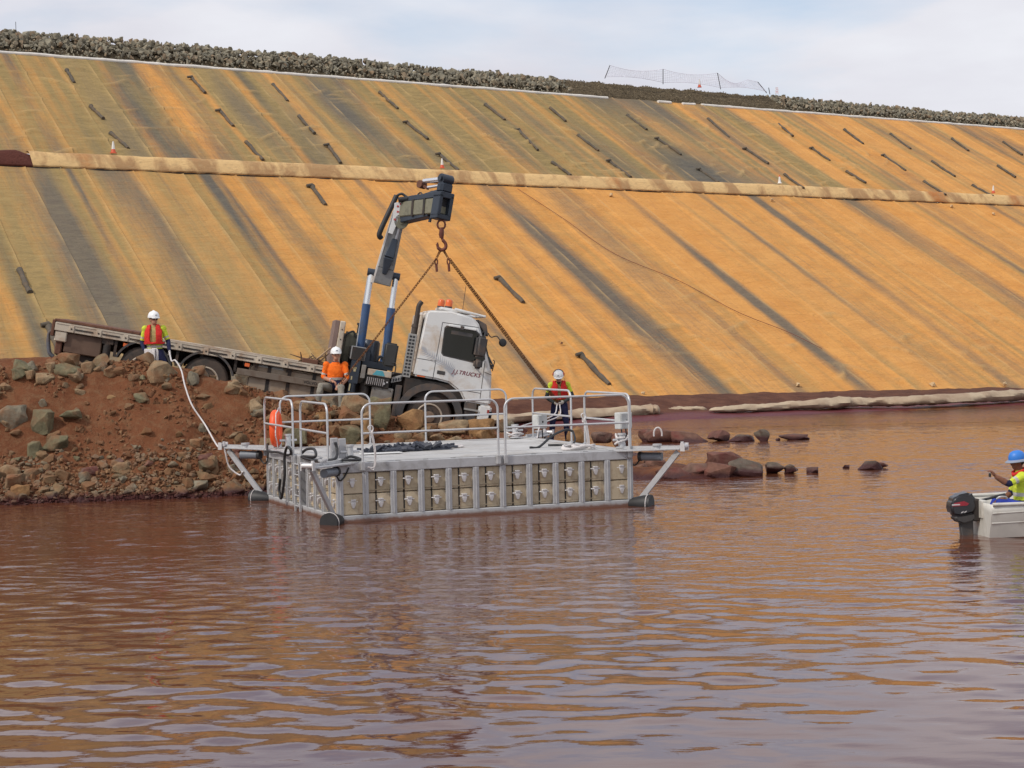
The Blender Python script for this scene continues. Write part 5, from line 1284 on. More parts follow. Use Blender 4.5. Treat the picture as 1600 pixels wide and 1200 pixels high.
# control stand: cream panel with a teal label, bank of levers
b = MB(); b.box(-1.52, -0.98, -1.28, -1.05, 1.22, 1.36); cp = b.build('control_panel', M_CREAM, crane, bevel=0.01)
b = MB(); b.hexa([(-1.40, -1.286, 1.24), (-1.12, -1.286, 1.24), (-1.12, -1.28, 1.24), (-1.40, -1.28, 1.24), (-1.32, -1.286, 1.35), (-1.18, -1.286, 1.35), (-1.18, -1.28, 1.35), (-1.32, -1.28, 1.35)]); b.build('panel_label', pmat('teal_label', (0.08, 0.36, 0.44), 0.5), cp)
b = MB(); b.box(-1.54, -1.0, -1.27, -1.0, 0.98, 1.20); lv_ = b.build('lever_bank', M_CHAS, crane, bevel=0.01)
for i in range(9):
    x = -1.50+i*0.045; b = MB(); b.beam((x, -1.28, 1.02), (x+0.005, -1.31, 1.17), 0.018, 0.018); b.build('lever', M_LATCH, lv_)
b = MB(); b.cyl((-1.12, -1.272, 1.08), (-1.12, -1.29, 1.08), 0.03, 10); b.cyl((-1.05, -1.272, 1.12), (-1.05, -1.29, 1.12), 0.02, 8); b.build('gauge', M_LATCH, lv_)
b = MB(); b.tube(spline([(-1.0, -1.25, 1.30), (-0.92, -1.27, 1.36), (-0.93, -1.27, 1.55), (-1.02, -1.25, 1.58)]), 0.014, 7); b.build('control_hose', M_BLACK, crane, smooth=50)
b = MB(); b.box(-1.22, -0.92, -1.20, -1.02, 1.46, 2.0); b.build('black_cover', pmat('black_cover_plastic', (0.035, 0.035, 0.034), 0.5), crane, bevel=0.04, seg=3, smooth=40)
b = MB(); b.box(-1.65, -0.95, -0.9, -0.5, 1.38, 1.52); b.cyl((-1.45, -0.8, 1.5), (-1.45, -0.8, 1.80), 0.07, 10); b.cyl((-1.45, -0.8, 1.80), (-1.45, -0.8, 1.95), 0.045, 10); b.tube(spline([(-1.35, -0.85, 1.5), (-1.28, -0.9, 1.66), (-1.2, -0.9, 1.6)]), 0.03, 7); b.box(-1.62, -1.5, -0.9, -0.6, 1.52, 1.7); b.build('valve_block', M_BDARK, crane, bevel=0.01)
# twin lift cylinders
for x, xt in ((-1.72, -1.76), (-1.13, -1.20)):
    b = MB(); b.cyl((x, -0.45, 1.50), (x+(xt-x)*0.75, -0.47, 2.78), 0.095, 16); b.cyl((x, -0.45, 1.50), (x, -0.45, 1.62), 0.12, 14); c_ = b.build('lift_cylinder', M_BLUE, crane, smooth=40)
    b = MB(); b.cyl((x+(xt-x)*0.7, -0.47, 2.70), (xt, -0.48, 3.50), 0.065, 16); b.build('piston_rod', M_CHROME, c_, smooth=40)
    b = MB(); b.box(x-0.115, x-0.085, -0.50, -0.42, 1.6, 3.4); b.build('rod_guard', M_RAIL, c_)
    b = MB(); b.cyl((xt-0.09, -0.48, 3.50), (xt+0.09, -0.48, 3.50), 0.085, 12); b.build('rod_eye', M_BDARK, c_, smooth=40)
# inner boom
A = Vector((-1.50, -0.45, 3.28)); B = Vector((-1.36, -0.62, 4.95))
b = MB(); b.beam((-1.84, -0.48, 3.50), (-1.12, -0.48, 3.50), 0.10, 0.10); b.build('boom_cross_pin', M_BDARK, crane, bevel=0.01)
b = MB(); b.beam(A, A.lerp(B, 0.22), 0.42, 0.40, 0.40, 0.40, up=(0, 1, 0)); b.beam(A.lerp(B, 0.22), B, 0.40, 0.40, 0.26, 0.34, up=(0, 1, 0)); ib = b.build('inner_boom', M_STEELG, crane, bevel=0.015)
b = MB(); dlt = Vector((-0.20, -0.05, 0)); b.beam(A+dlt, B+Vector((-0.14, -0.05, 0)), 0.035, 0.30, up=(0, 1, 0)); b.build('boom_side_plate', M_CAB, ib)
# dark wedge-shaped cylinder cover on the boom front
b = MB(); f0 = A.lerp(B, 0.13)+Vector((0.0, -0.22, 0)); f1 = A.lerp(B, 0.36)+Vector((0.01, -0.25, 0)); f2 = A.lerp(B, 0.62)+Vector((0.04, -0.20, 0))
b.beam(f0, f1, 0.10, 0.06, 0.23, 0.12, up=(0, 1, 0)); b.beam(f1, f2, 0.23, 0.12, 0.13, 0.06, up=(0, 1, 0)); b.build('boom_cylinder', M_BDARK, ib, bevel=0.02)
b = MB(); b.cyl(f2+Vector((0.02, 0, 0)), A.lerp(B, 0.92)+Vector((0.07, -0.2, 0)), 0.035, 10); b.build('boom_rod', M_RAIL, ib, smooth=40)
# elbow
b = MB(); b.cyl((-1.30, -0.86, 4.72), (-1.30, -0.40, 4.72), 0.16, 20); b.cyl((-1.30, -0.86, 4.72), (-1.30, -0.885, 4.72), 0.06, 10); b.build('elbow_joint', M_OLIVE, crane, smooth=40)
b = MB(); b.prism([(-1.55, 4.42), (-1.45, 4.40), (-1.36, 4.80), (-1.24, 5.12), (-1.30, 5.20), (-1.52, 5.10), (-1.50, 4.80)], -0.86, -0.82); b.build('elbow_plate', M_CAB, crane, bevel=0.006)
for (x, z) in ((-1.46, 5.02), (-1.40, 5.08), (-1.48, 4.72), (-1.44, 4.90)):
    b = MB(); b.box(x, x+0.05, -0.868, -0.861, z, z+0.04); b.build('warning_mark', pmat('warning_red', (0.5, 0.08, 0.08), 0.6) if (x, z) == (-1.46, 5.02) else bpy.data.materials['warning_red'], crane)
b = MB(); b.tube(spline([(-1.50, -0.75, 5.28), (-1.56, -0.78, 5.05), (-1.66, -0.8, 4.70), (-1.74, -0.8, 4.36), (-1.68, -0.75, 4.28)]), 0.06, 8); b.tube(spline([(-1.52, -0.7, 5.25), (-1.40, -0.75, 5.34), (-1.25, -0.8, 5.28), (-1.1, -0.9, 5.30)]), 0.03, 7); b.cyl((-1.45, -0.9, 5.18), (-1.25, -0.9, 5.24), 0.06, 10); b.cyl((-1.20, -0.95, 5.16), (-1.20, -0.7, 5.16), 0.09, 12); b.build('elbow_hose', M_BLACK, crane, smooth=50)
# outer boom, reaching right and towards the water
C0 = Vector((-1.28, -0.75, 4.98)); C1 = Vector((-0.52, -1.75, 5.14))
b = MB(); b.beam(C0, C1, 0.30, 0.34); ob = b.build('outer_boom', M_OLIVE, crane, bevel=0.02)
b = MB(); b.beam(C0+Vector((0, 0, -0.22)), C1.lerp(C0, 0.25)+Vector((0, 0, -0.19)), 0.24, 0.16, 0.24, 0.05); b.build('boom_keel', M_BDARK, ob, bevel=0.01)
for t in (0.36, 0.66):
    p = C0.lerp(C1, t); b = MB(); b.beam(p-(C1-C0)*0.025, p+(C1-C0)*0.025, 0.33, 0.38); b.build('boom_band', M_CHAS, ob)
    b = MB(); b.tube([p+Vector((0, 0, 0.19))+(C1-C0).normalized()*0.08*math.cos(a)+Vector((0, 0, 0.09+0.09*math.sin(a))) for a in np.linspace(-0.8, 4.0, 10)], 0.018, 7); b.build('hose_loop', M_BLACK, ob, smooth=50)
b = MB(); b.beam(C0.lerp(C1, 0.15)+Vector((0, 0, 0.24)), C0.lerp(C1, 0.88)+Vector((0, 0, 0.26)), 0.20, 0.12); b.cyl(C0.lerp(C1, 0.5)+Vector((0, -0.05, 0.28)), C0.lerp(C1, 0.85)+Vector((0, -0.05, 0.34)), 0.06, 10); b.build('boom_hydraulics', M_BDARK, ob, bevel=0.01)
# boom head: frame round a square opening, tall hinge cheeks, silver cylinder on top
dv = (C1-C0).normalized(); sd_ = Vector((-dv.y, dv.x, 0)).normalized(); H0 = C1-dv*0.12; H1 = C1+dv*0.12
def hb(b, s0, s1, z0, z1, t0=0.0, t1=1.0):
    P = []
    for z in (z0, z1):
        for (t, s) in ((t0, s0), (t0, s1), (t1, s1), (t1, s0)): P.append(H0.lerp(H1, t)+sd_*s+Vector((0, 0, z)))
    b.hexa(P)
b = MB(); hb(b, -0.21, -0.11, -0.24, 0.24); hb(b, 0.11, 0.21, -0.24, 0.24); hb(b, -0.21, 0.21, -0.30, -0.19); hb(b, -0.21, 0.21, 0.17, 0.30); hd = b.build('boom_head', M_BDARK, ob, bevel=0.015)
b = MB(); hb(b, -0.11, 0.11, -0.19, 0.17, 0.1, 0.5); b.build('head_opening', M_BLACK, ob)
b = MB(); hb(b, -0.19, 0.17, 0.28, 0.52, 0.05, 0.9); hb(b, -0.12, 0.12, 0.50, 0.68, 0.1, 0.7); b.build('hinge_cheek', M_BDARK, ob, bevel=0.05)
pT = H0.lerp(H1, 0.4)+Vector((0, 0, 0.60)); b = MB(); b.cyl(pT-sd_*0.15, pT+sd_*0.15, 0.11, 16); b.cyl(pT-sd_*0.20, pT-sd_*0.18, 0.06, 12); b.build('hinge_pin', M_BDARK, ob, smooth=40)
b = MB(); b.cyl(pT-dv*0.1+Vector((0, 0, 0.02)), pT-dv*0.72+Vector((0, 0, 0.02)), 0.055, 12); b.cyl(pT-dv*0.1-Vector((0, 0, 0.12)), pT-dv*0.55-Vector((0, 0, 0.13)), 0.035, 12); b.build('tilt_cylinder', M_CHROME, ob, smooth=40)
b = MB(); b.cyl(pT-dv*0.78-sd_*0.08-Vector((0, 0, 0.05)), pT-dv*0.78+sd_*0.08-Vector((0, 0, 0.05)), 0.09, 12); b.beam(pT-dv*0.78-Vector((0, 0, 0.05)), pT-dv*0.55-Vector((0, 0, 0.16)), 0.06, 0.05); b.build('cylinder_eye', M_RUST, ob, smooth=40)
b = MB(); p = C0.lerp(C1, 0.74)-Vector((0, 0, 0.17)); b.cyl(p, p-Vector((0, 0, 0.16)), 0.035, 8); b.build('stop_pin', M_BDARK, ob)
HOOK = TM @ (C1+dv*0.04+Vector((0, 0, -0.30)))

# timber and branches on the bed beside the headboard
b = MB(); rng = random.Random(12)
for i in range(26):
    a = Vector((-2.75+rng.gauss(0, 0.16), -0.9+rng.gauss(0, 0.12), BZ+0.02)); d_ = Vector((rng.gauss(0, 0.22), rng.gauss(0, 0.1), abs(rng.gauss(0.12, 0.10))))
    b.tube([a, a+d_*0.5+Vector((rng.gauss(0, .02), 0, 0.02)), a+d_], [0.022, 0.018, 0.008], 5)
b.xform(TM); o = b.build('brushwood', pmat('dry_wood', (0.14, 0.085, 0.05), 0.9, 0, 0.3, 6)); tag(o, 'small heap of dry sticks on the truck bed by the headboard', 'sticks')
b = MB(); b.beam((-2.75, -1.05, BZ+0.03), (-2.32, -0.9, BZ+0.52), 0.05, 0.03); b.xform(TM); o = b.build('timber_batten', pmat('pale_timber', (0.38, 0.26, 0.15), 0.8)); tag(o, 'pale timber batten leaning against the truck headboard', 'timber')
b = MB(); b.box(-2.98, -2.62, -1.18, -0.85, BZ+0.006, BZ+0.12); b.xform(TM); o = b.build('wooden_block', M_RUST, bevel=0.015); tag(o, 'low rust-brown block under the sticks on the truck bed', 'block')

# ================================================================== PEOPLE
def cloth(name, col, var=0.22):
    k = NT(name); v = k.coord('Object')
    f = k.noise(v, 9, 5, 0.6, 0.5)
    return k.fin(k.mix(k.ramp(f, 0.3, 0.7), tuple(c*(1-var) for c in col), tuple(min(1, c*(1+var)) for c in col)), 0.85, k.bump(k.noise(v, 14, 4, 0.6, 0.8), 0.7, 0.03), 0, 0.2)
C_YEL = cloth('hi_vis_yellow', (0.58, 0.66, 0.06)); C_ORA = cloth('hi_vis_orange', (0.95, 0.165, 0.018)); C_NAVY = cloth('navy_cotton', (0.020, 0.022, 0.060)); C_GREYT = cloth('grey_trousers', (0.27, 0.25, 0.21))
C_DKGRN = cloth('dark_grey_sleeve', (0.050, 0.056, 0.058)); C_TAPE = cloth('reflective_tape', (0.48, 0.46, 0.42), 0.08); C_BLUE = cloth('blue_trousers', (0.035, 0.060, 0.36)); C_VEST = cloth('red_life_vest', (0.62, 0.035, 0.030), 0.12)
C_BOOT = cloth('brown_boot', (0.05, 0.035, 0.025)); C_SAND = cloth('sand_panel', (0.42, 0.34, 0.14))
SK_T = cloth('tanned_skin', (0.47, 0.245, 0.165), 0.08); SK_D = cloth('dark_skin', (0.21, 0.095, 0.060), 0.08); C_GLOVE = cloth('pale_glove', (0.50, 0.47, 0.42), 0.1); C_HAIR = cloth('dark_hair', (0.03, 0.022, 0.018), 0.2)
def etube(b, pts, rad, side, n=16):
    """tube of elliptic rings; rad: (half width along side, half depth)"""
    pts = [Vector(p) for p in pts]; vs = []; fs = []; k_ = len(pts); side = Vector(side)
    for i, p in enumerate(pts):
        t = (pts[min(i+1, k_-1)]-pts[max(i-1, 0)]).normalized(); a = (side-t*side.dot(t)).normalized(); c = t.cross(a)
        for j in range(n):
            th = 6.28319*j/n; vs.append(p+a*rad[i][0]*math.cos(th)+c*rad[i][1]*math.sin(th))
    for i in range(k_-1):
        for j in range(n): fs.append((i*n+j, i*n+(j+1) % n, (i+1)*n+(j+1) % n, (i+1)*n+j))
    fs.append(tuple(reversed(range(n)))); fs.append(tuple((k_-1)*n+j for j in range(n))); b.add(vs, fs)
def ball(b, c, r, M=None, n=12):
    prof = [(max(1e-3, math.sin(t)), -math.cos(t)) for t in np.linspace(0.02, math.pi-0.02, n)]
    X = Matrix.Translation(c) @ (M.to_4x4() if M is not None else Matrix.Identity(4)) @ Matrix.Diagonal((*r, 1)); b.lathe(prof, 14, X)
def seg_d(P, a, b):
    a = np.array(a); b = np.array(b); d = b-a; t = np.clip(((P-a)@d)/max(d@d, 1e-9), 0, 1); return np.linalg.norm(P-a-t[:, None]*d, axis=1), t
def figure(name, root, J, mats, label, sideS=(1, 0, 0), sideH=None, head=None, hat='white', vest=None, hands=None, glasses=False, skin=SK_T, beard=False, wide=1.0):
    """J: joints. mats: bone -> function(t) -> material. One continuous body mesh; vest, hat, glasses are its children"""
    V_ = {k_: Vector(v) for k_, v in J.items()}; b = MB(); sideH = sideH or sideS; sS = Vector(sideS).normalized(); sH = Vector(sideH).normalized()
    pel, wai, che, nk = V_['pelvis'], V_['waist'], V_['chest'], V_['neck']
    etube(b, [pel-(wai-pel)*0.55, pel-(wai-pel)*0.2, pel, wai, wai.lerp(che, 0.5), che, che.lerp(nk, 0.55), nk], [(0.10, 0.08), (0.155, 0.115), (0.165, 0.12), (0.150*wide, 0.11*wide), (0.165*wide, 0.12*wide), (0.185, 0.125), (0.155, 0.10), (0.065, 0.06)], sS)
    hd = V_['head']; etube(b, [nk-(hd-nk)*0.15, nk.lerp(hd, 0.5), hd], [(0.06, 0.06), (0.054, 0.056), (0.05, 0.055)], sS)
    bones = [('torso', pel, wai, 0.13), ('torso2', wai, che, 0.15), ('torso3', che, nk, 0.14), ('neck', nk+(hd-nk)*0.2, hd-(hd-nk)*0.3, 0.05)]
    F_ = Vector(head).normalized(); up_ = (V_.get('headup') or Vector((0, 0, 1))); rt = F_.cross(up_).normalized(); up_ = rt.cross(F_); HM = Matrix((rt, F_, up_)).transposed()
    def hp(x, y, z): return hd+rt*x+F_*y+up_*z
    ball(b, hp(0, -0.005, 0.02), (0.076, 0.095, 0.105), HM); ball(b, hp(0, 0.03, -0.05), (0.056, 0.062, 0.066), HM); ball(b, hp(0, 0.096, -0.012), (0.014, 0.022, 0.026), HM); ball(b, hp(0, 0.078, 0.022), (0.05, 0.018, 0.014), HM)
    ball(b, hp(0, 0.082, -0.058), (0.026, 0.012, 0.013), HM)
    for s in (-1, 1): ball(b, hp(s*0.078, -0.005, -0.005), (0.012, 0.022, 0.034), HM)
    bones.append(('head', hp(0, 0, -0.05), hp(0, 0, 0.08), 0.08))
    for s, S in ((-1, 'L'), (1, 'R')):
        sh, el, wr = V_['sh'+S], V_['el'+S], V_['wr'+S]
        etube(b, [che.lerp(nk, 0.4).lerp(sh, 0.5), sh, sh.lerp(el, 0.35), el, el.lerp(wr, 0.3), wr], [(0.06, 0.07), (0.072, 0.072), (0.062, 0.062), (0.050, 0.050), (0.050, 0.050), (0.036, 0.034)], sS, 12)
        ball(b, sh, (0.078, 0.074, 0.078))
        bones += [('upper'+S, sh, el, 0.065), ('fore'+S, el, wr, 0.045)]
        # hand: palm, four curled fingers, thumb
        hv = V_.get('hand'+S, wr+(wr-el).normalized()*0.09); d = (hv-wr).normalized(); pn = Vector((hands or {}).get(S, (0, -1, 0))); pn = (pn-d*pn.dot(d)).normalized(); ac = d.cross(pn)
        pm = wr+d*0.05; ball(b, pm, (0.026, 0.05, 0.042), Matrix((pn, d, ac)).transposed())
        for i, (o_, L_f) in enumerate(((-0.030, 0.070), (-0.010, 0.080), (0.010, 0.075), (0.029, 0.058))):
            p0 = wr+d*0.082+ac*o_; p1 = p0+d*L_f*0.4+pn*0.012; p2 = p1+(d*0.45+pn).normalized()*L_f*0.34; p3 = p2+(pn*0.9-d*0.45).normalized()*L_f*0.28
            b.tube([p0-d*0.02, p0, p1, p2, p3], [0.011, 0.0105, 0.010, 0.0095, 0.008], 7)
        t0 = wr+d*0.03+ac*-0.036*1.0; b.tube([t0, t0-ac*0.022+d*0.025+pn*0.014, t0-ac*0.018+d*0.052+pn*0.030], [0.013, 0.012, 0.009], 7)
        bones += [('hand'+S, wr+d*0.015, wr+d*0.15+pn*0.02, 0.04)]
        hi, kn, an = V_['hip'+S], V_['kn'+S], V_['an'+S]; toe = V_.get('toe'+S, an+Vector((0, -0.17, -0.05)))
        etube(b, [hi+(hi-kn).normalized()*0.05, hi, hi.lerp(kn, 0.4), kn, kn.lerp(an, 0.3), an], [(0.09, 0.09), (0.105, 0.105), (0.092, 0.092), (0.068, 0.07), (0.070, 0.072), (0.056, 0.058)], sS, 12)
        bones += [('thigh'+S, hi, kn, 0.09), ('shin'+S, kn, an, 0.066)]
        he = an-(toe-an)*0.28; he.z = toe.z; etube(b, [he, an.lerp(toe, 0.15)-Vector((0, 0, 0.02)), an.lerp(toe, 0.6), toe], [(0.042, 0.045), (0.050, 0.055), (0.050, 0.042), (0.040, 0.028)], sS, 10); b.tube([an+Vector((0, 0, 0.04)), an-Vector((0, 0, 0.05))], 0.052, 10)
        bones += [('foot'+S, he, toe, 0.05)]
    me0 = b.mesh('body'); tmp = bpy.data.objects.new('tmp', me0); COL.objects.link(tmp)
    md = tmp.modifiers.new('r', 'REMESH'); md.mode = 'VOXEL'; md.voxel_size = 0.0115
    ms = tmp.modifiers.new('s', 'SMOOTH'); ms.factor = 0.5; ms.iterations = 3
    dg = bpy.context.evaluated_depsgraph_get(); me = bpy.data.meshes.new_from_object(tmp.evaluated_get(dg)); me.name = 'body'; bpy.data.objects.remove(tmp)
    n = len(me.polygons); cen = np.zeros(n*3); me.polygons.foreach_get('center', cen); cen = cen.reshape(-1, 3)
    D = []; Tt = []
    for (bn, a, c, r_) in bones: d_, t_ = seg_d(cen, a, c); D.append(d_/r_); Tt.append(t_)
    near = np.argmin(np.array(D), 0); Tt = np.array(Tt); hax = np.array((hd-nk).normalized()); rel = cen-np.array(nk); ih = [i for i, q in enumerate(bones) if q[0] == 'head'][0]
    near[(rel@hax > 0.022) & (np.linalg.norm(rel-np.outer(rel@hax, hax), axis=1) < 0.13) & (np.linalg.norm(cen-np.array(hd), axis=1) < 0.2)] = ih
    slots = []; idx = np.zeros(n, np.int32)
    for i in range(n):
        bn = bones[near[i]][0]; m = mats(bn, float(Tt[near[i], i]), cen[i])
        if m not in slots: slots.append(m)
        idx[i] = slots.index(m)
    me.materials.clear()
    o = link(name, me, slots); me.polygons.foreach_set('material_index', idx); me.polygons.foreach_set('use_smooth', [True]*n)
    o.location = root; tag(o, label, 'person')
    # horseshoe life vest grown from the torso surface
    if vest:
        vco = np.zeros(len(me.vertices)*3); me.vertices.foreach_get('co', vco); vco = vco.reshape(-1, 3); vno = np.zeros(len(me.vertices)*3); me.vertices.foreach_get('normal', vno); vno = vno.reshape(-1, 3)
        keep = []; fwd = sS.cross(Vector((0, 0, 1))); ax_ = np.array(sS); fw_ = np.array(fwd if fwd.dot(F_) > 0 else -fwd)
        base = np.array(wai); hgt = (nk-wai).length; updir = np.array((nk-wai).normalized())
        for i in range(n):
            bn = bones[near[i]][0]
            if not (bn.startswith('torso') or bn == 'neck' or bn.startswith('upper')): continue
            r_ = cen[i]-base; hgt_ = r_@updir/hgt; lat = r_@ax_; dep = r_@fw_
            fr = dep > 0.035 and 0.05 < hgt_ < 0.98 and vest[0] < abs(lat) < vest[1]
            col_ = 0.80 < hgt_ < 1.16 and abs(lat) < 0.125 and (dep < 0.02 or abs(lat) > 0.045)
            belt = 0.06 < hgt_ < 0.15 and bn.startswith('torso')
            if fr or col_ or belt: keep.append(i)
        pv = {}; vs = []; fs = []
        for i in keep:
            f = []
            for v in me.polygons[i].vertices:
                if v not in pv: pv[v] = len(vs); vs.append(tuple(vco[v]+vno[v]*0.030))
                f.append(pv[v])
            fs.append(f)
        vm = bpy.data.meshes.new('life_vest'); vm.from_pydata(vs, [], fs); vm.polygons.foreach_set('use_smooth', [True]*len(fs))
        vo = link('life_vest', vm, C_VEST, o); sm = vo.modifiers.new('s', 'SMOOTH'); sm.iterations = 6; sol = vo.modifiers.new('t', 'SOLIDIFY'); sol.thickness = 0.045; sol.offset = 0
    # headwear
    HX = Matrix.Translation(hd) @ HM.to_4x4()
    if hat == 'white' or hat == 'muffs':
        h = MB(); h.lathe([(0.128, 0.040), (0.130, 0.055), (0.126, 0.09), (0.112, 0.13), (0.085, 0.163), (0.045, 0.182), (0.005, 0.188)], 24, HX @ Matrix.Diagonal((0.94, 1.10, 1, 1)))
        bp = [(-0.10, 0.085), (-0.085, 0.135), (-0.04, 0.170), (0.04, 0.170), (0.085, 0.135), (0.10, 0.085)]; h.add([HX @ Vector((x, y, 0.042-0.014*(y > 0.1))) for x, y in bp]+[HX @ Vector((x, y, 0.056-0.014*(y > 0.1))) for x, y in bp], [tuple(range(6)), tuple(range(11, 5, -1))]+[(i, (i+1) % 6, 6+(i+1) % 6, 6+i) for i in range(6)])
        h.tube([HX @ Vector((0, 0.115*math.cos(t), 0.06+0.134*math.sin(t))) for t in np.linspace(0.25, 2.9, 10)], 0.012, 6)
        ho = h.build('hard_hat', M_HAT, o, smooth=50)
        mk = MB(); mk.add([HX @ Vector(p) for p in ((-0.02, 0.139, 0.085), (0.02, 0.139, 0.085), (0.018, 0.132, 0.108), (-0.018, 0.132, 0.108))], [(0, 1, 2, 3)]); mk.build('hat_badge', C_NAVY, ho)
        if hat == 'muffs':
            for s in (-1, 1):
                q = MB(); q.lathe([(0.03, -0.022), (0.04, 0), (0.03, 0.022)], 12, HX @ Matrix.Translation((s*0.118, 0, 0.09)) @ Matrix.Rotation(R(90), 4, 'Y')); q.build('ear_muff', pmat('muff_red', (0.35, 0.05, 0.03), 0.5) if s < 0 else bpy.data.materials['muff_red'], ho, smooth=50)
            q = MB(); q.tube([HX @ Vector((0.122*math.cos(t), -0.01, 0.09+0.115*math.sin(t))) for t in np.linspace(0, math.pi, 14)], 0.009, 6); q.build('muff_band', C_NAVY, ho)
    elif hat == 'blue':
        h = MB(); h.lathe([(0.118, 0.045), (0.122, 0.06), (0.114, 0.11), (0.09, 0.155), (0.05, 0.178), (0.005, 0.184)], 22, HX @ Matrix.Diagonal((0.92, 1.08, 1, 1))); ho = h.build('cap', pmat('blue_cap', (0.03, 0.19, 0.62), 0.45, 0, 0.08, 5), o, smooth=50)
        h = MB(); h.lathe([(0.125, 0.022), (0.165, 0.012), (0.172, 0.018), (0.165, 0.03), (0.128, 0.05)], 26, HX @ Matrix.Diagonal((0.92, 1.08, 1, 1))); h.build('brim', pmat('grey_brim', (0.22, 0.25, 0.32), 0.7), ho, smooth=50)
    if glasses:
        q = MB()
        for s in (-1, 1): ball(q, hp(s*0.034, 0.088, 0.016), (0.030, 0.016, 0.020), HM, 8)
        q.tube([hp(-0.08, 0.0, 0.018), hp(-0.066, 0.075, 0.02), hp(0.066, 0.075, 0.02), hp(0.08, 0.0, 0.018)], 0.006, 5); q.build('sunglasses', M_BLACK, o, smooth=50)
    else:
        for s in (-1, 1):
            q = MB(); ball(q, hp(s*0.031, 0.079, 0.010), (0.013, 0.010, 0.007), HM, 8); q.build('eye', C_HAIR, o, smooth=60)
    q = MB(); ball(q, hp(0, -0.025, 0.012), (0.086, 0.086, 0.070), HM); q.build('hair', C_HAIR, o, smooth=60)
    if beard:
        q = MB(); ball(q, hp(0, 0.055, -0.092), (0.045, 0.042, 0.032), HM); q.build('beard', C_HAIR, o, smooth=60)
    return o
M_HAT = pmat('white_hard_hat', (0.80, 0.80, 0.80), 0.3, 0, 0.03)
def std(z=0.0):
    return dict(pelvis=(0, 0, 0.95), waist=(0, 0, 1.08), chest=(0, -0.01, 1.30), neck=(0, 0, 1.48), head=(0, -0.02, 1.615), shL=(-0.19, 0, 1.42), shR=(0.19, 0, 1.42), hipL=(-0.09, 0, 0.92), hipR=(0.09, 0, 0.92),
                knL=(-0.12, -0.03, 0.50), knR=(0.12, -0.03, 0.50), anL=(-0.13, 0.0, 0.09), anR=(0.13, 0.0, 0.09), toeL=(-0.16, -0.17, 0.035), toeR=(0.16, -0.17, 0.035))
# --- man with the mooring rope, standing behind the bank top
g1 = at(240, 486, 39.7); g1.z -= 1.80
J = std(); J.update(chest=(0.0, -0.02, 1.29), elL=(-0.27, 0.02, 1.14), wrL=(-0.19, -0.16, 0.97), elR=(0.29, 0.02, 1.15), wrR=(0.34, -0.13, 0.95), handL=(-0.12, -0.20, 0.93), handR=(0.36, -0.19, 0.88), anL=(-0.20, 0, 0.09), anR=(0.26, -0.02, 0.09), knL=(-0.19, -0.06, 0.5), knR=(0.26, -0.08, 0.5), toeL=(-0.26, -0.15, 0.035), toeR=(0.33, -0.17, 0.035))
def m1(bn, t, c):
    if bn.startswith('torso') or bn == 'neck' and t < 0.15:
        z = c[2]; return C_NAVY if z < 1.0 else (C_TAPE if 1.02 < z < 1.06 else C_YEL if abs(c[0]) > 0.06 else C_SAND)
    if bn.startswith('upper'): return C_TAPE if 0.60 < t < 0.72 else C_YEL if t < 0.86 else C_NAVY
    if bn.startswith('fore'): return C_NAVY
    if bn.startswith('hand'): return C_GLOVE
    if bn.startswith('foot'): return C_BOOT
    if bn in ('head', 'neck'): return SK_T
    return C_NAVY
man1 = figure('person', g1, J, m1, 'man in white hard hat and red life vest holding a rope coil on the bank', head=(0.55, -0.8, -0.02), vest=(0.055, 0.155), hands={'L': (0.4, -0.6, -0.3), 'R': (-0.5, -0.5, -0.3)}, glasses=True, wide=1.14)
# --- man in orange sitting beside the crane
g2 = at(524, 605, 40.3)                    # hip height
J = dict(pelvis=(0, 0, 0.02), waist=(0, 0.01, 0.15), chest=(0.01, -0.02, 0.37), neck=(0.03, -0.04, 0.55), head=(0.04, -0.08, 0.69), shL=(-0.18, -0.03, 0.49), shR=(0.22, -0.03, 0.48), elL=(-0.26, -0.05, 0.22), wrL=(-0.04, -0.22, 0.14), elR=(0.27, -0.10, 0.20), wrR=(0.13, -0.29, 0.03),
         handL=(0.04, -0.27, 0.10), handR=(0.06, -0.34, -0.02), hipL=(-0.10, 0, -0.01), hipR=(0.10, 0, -0.01), knL=(-0.28, -0.40, 0.05), knR=(0.16, -0.42, 0.0), anL=(-0.36, -0.34, -0.38), anR=(0.15, -0.40, -0.42), toeL=(-0.40, -0.52, -0.44), toeR=(0.17, -0.58, -0.47))
def m2(bn, t, c):
    if bn.startswith('torso'): z = c[2]; return C_NAVY if z < 0.16 or z > 0.545 else C_TAPE if z < 0.21 else C_ORA
    if bn.startswith('upper'): return C_TAPE if 0.66 < t < 0.80 else C_ORA
    if bn.startswith('fore'): return C_ORA if t < 0.18 else SK_T
    if bn.startswith('hand') or bn in ('head', 'neck'): return SK_T
    if bn.startswith('foot'): return C_BOOT
    return C_GREYT
man2 = figure('person', g2, J, m2, 'man in white hard hat and orange work shirt sitting beside the crane', head=(0.25, -0.95, 0.05), hands={'L': (0.2, -0.3, -0.9), 'R': (-0.5, 0.2, -0.7)}, wide=1.10)
w_ = MB(); c_ = Vector((-0.075, -0.19, 0.155)); w_.tube([c_+Vector((0.012*math.cos(t), 0.043*math.cos(t+0.5), 0.043*math.sin(t))) for t in np.linspace(0, 6.28, 14)[:-1]], 0.014, 6, closed=True); w_.build('wrist_watch', M_LATCH, man2)
o = put_rock(Vector((g2.x+0.02, g2.y+0.18, g2.z-0.62)), 0.85, 0.62, 0.7, M_GREY, (0, 0.05, 0.4), 'boulder', 0.06, 6, 5); tag(o, 'grey boulder that the man in orange sits on', 'rock')
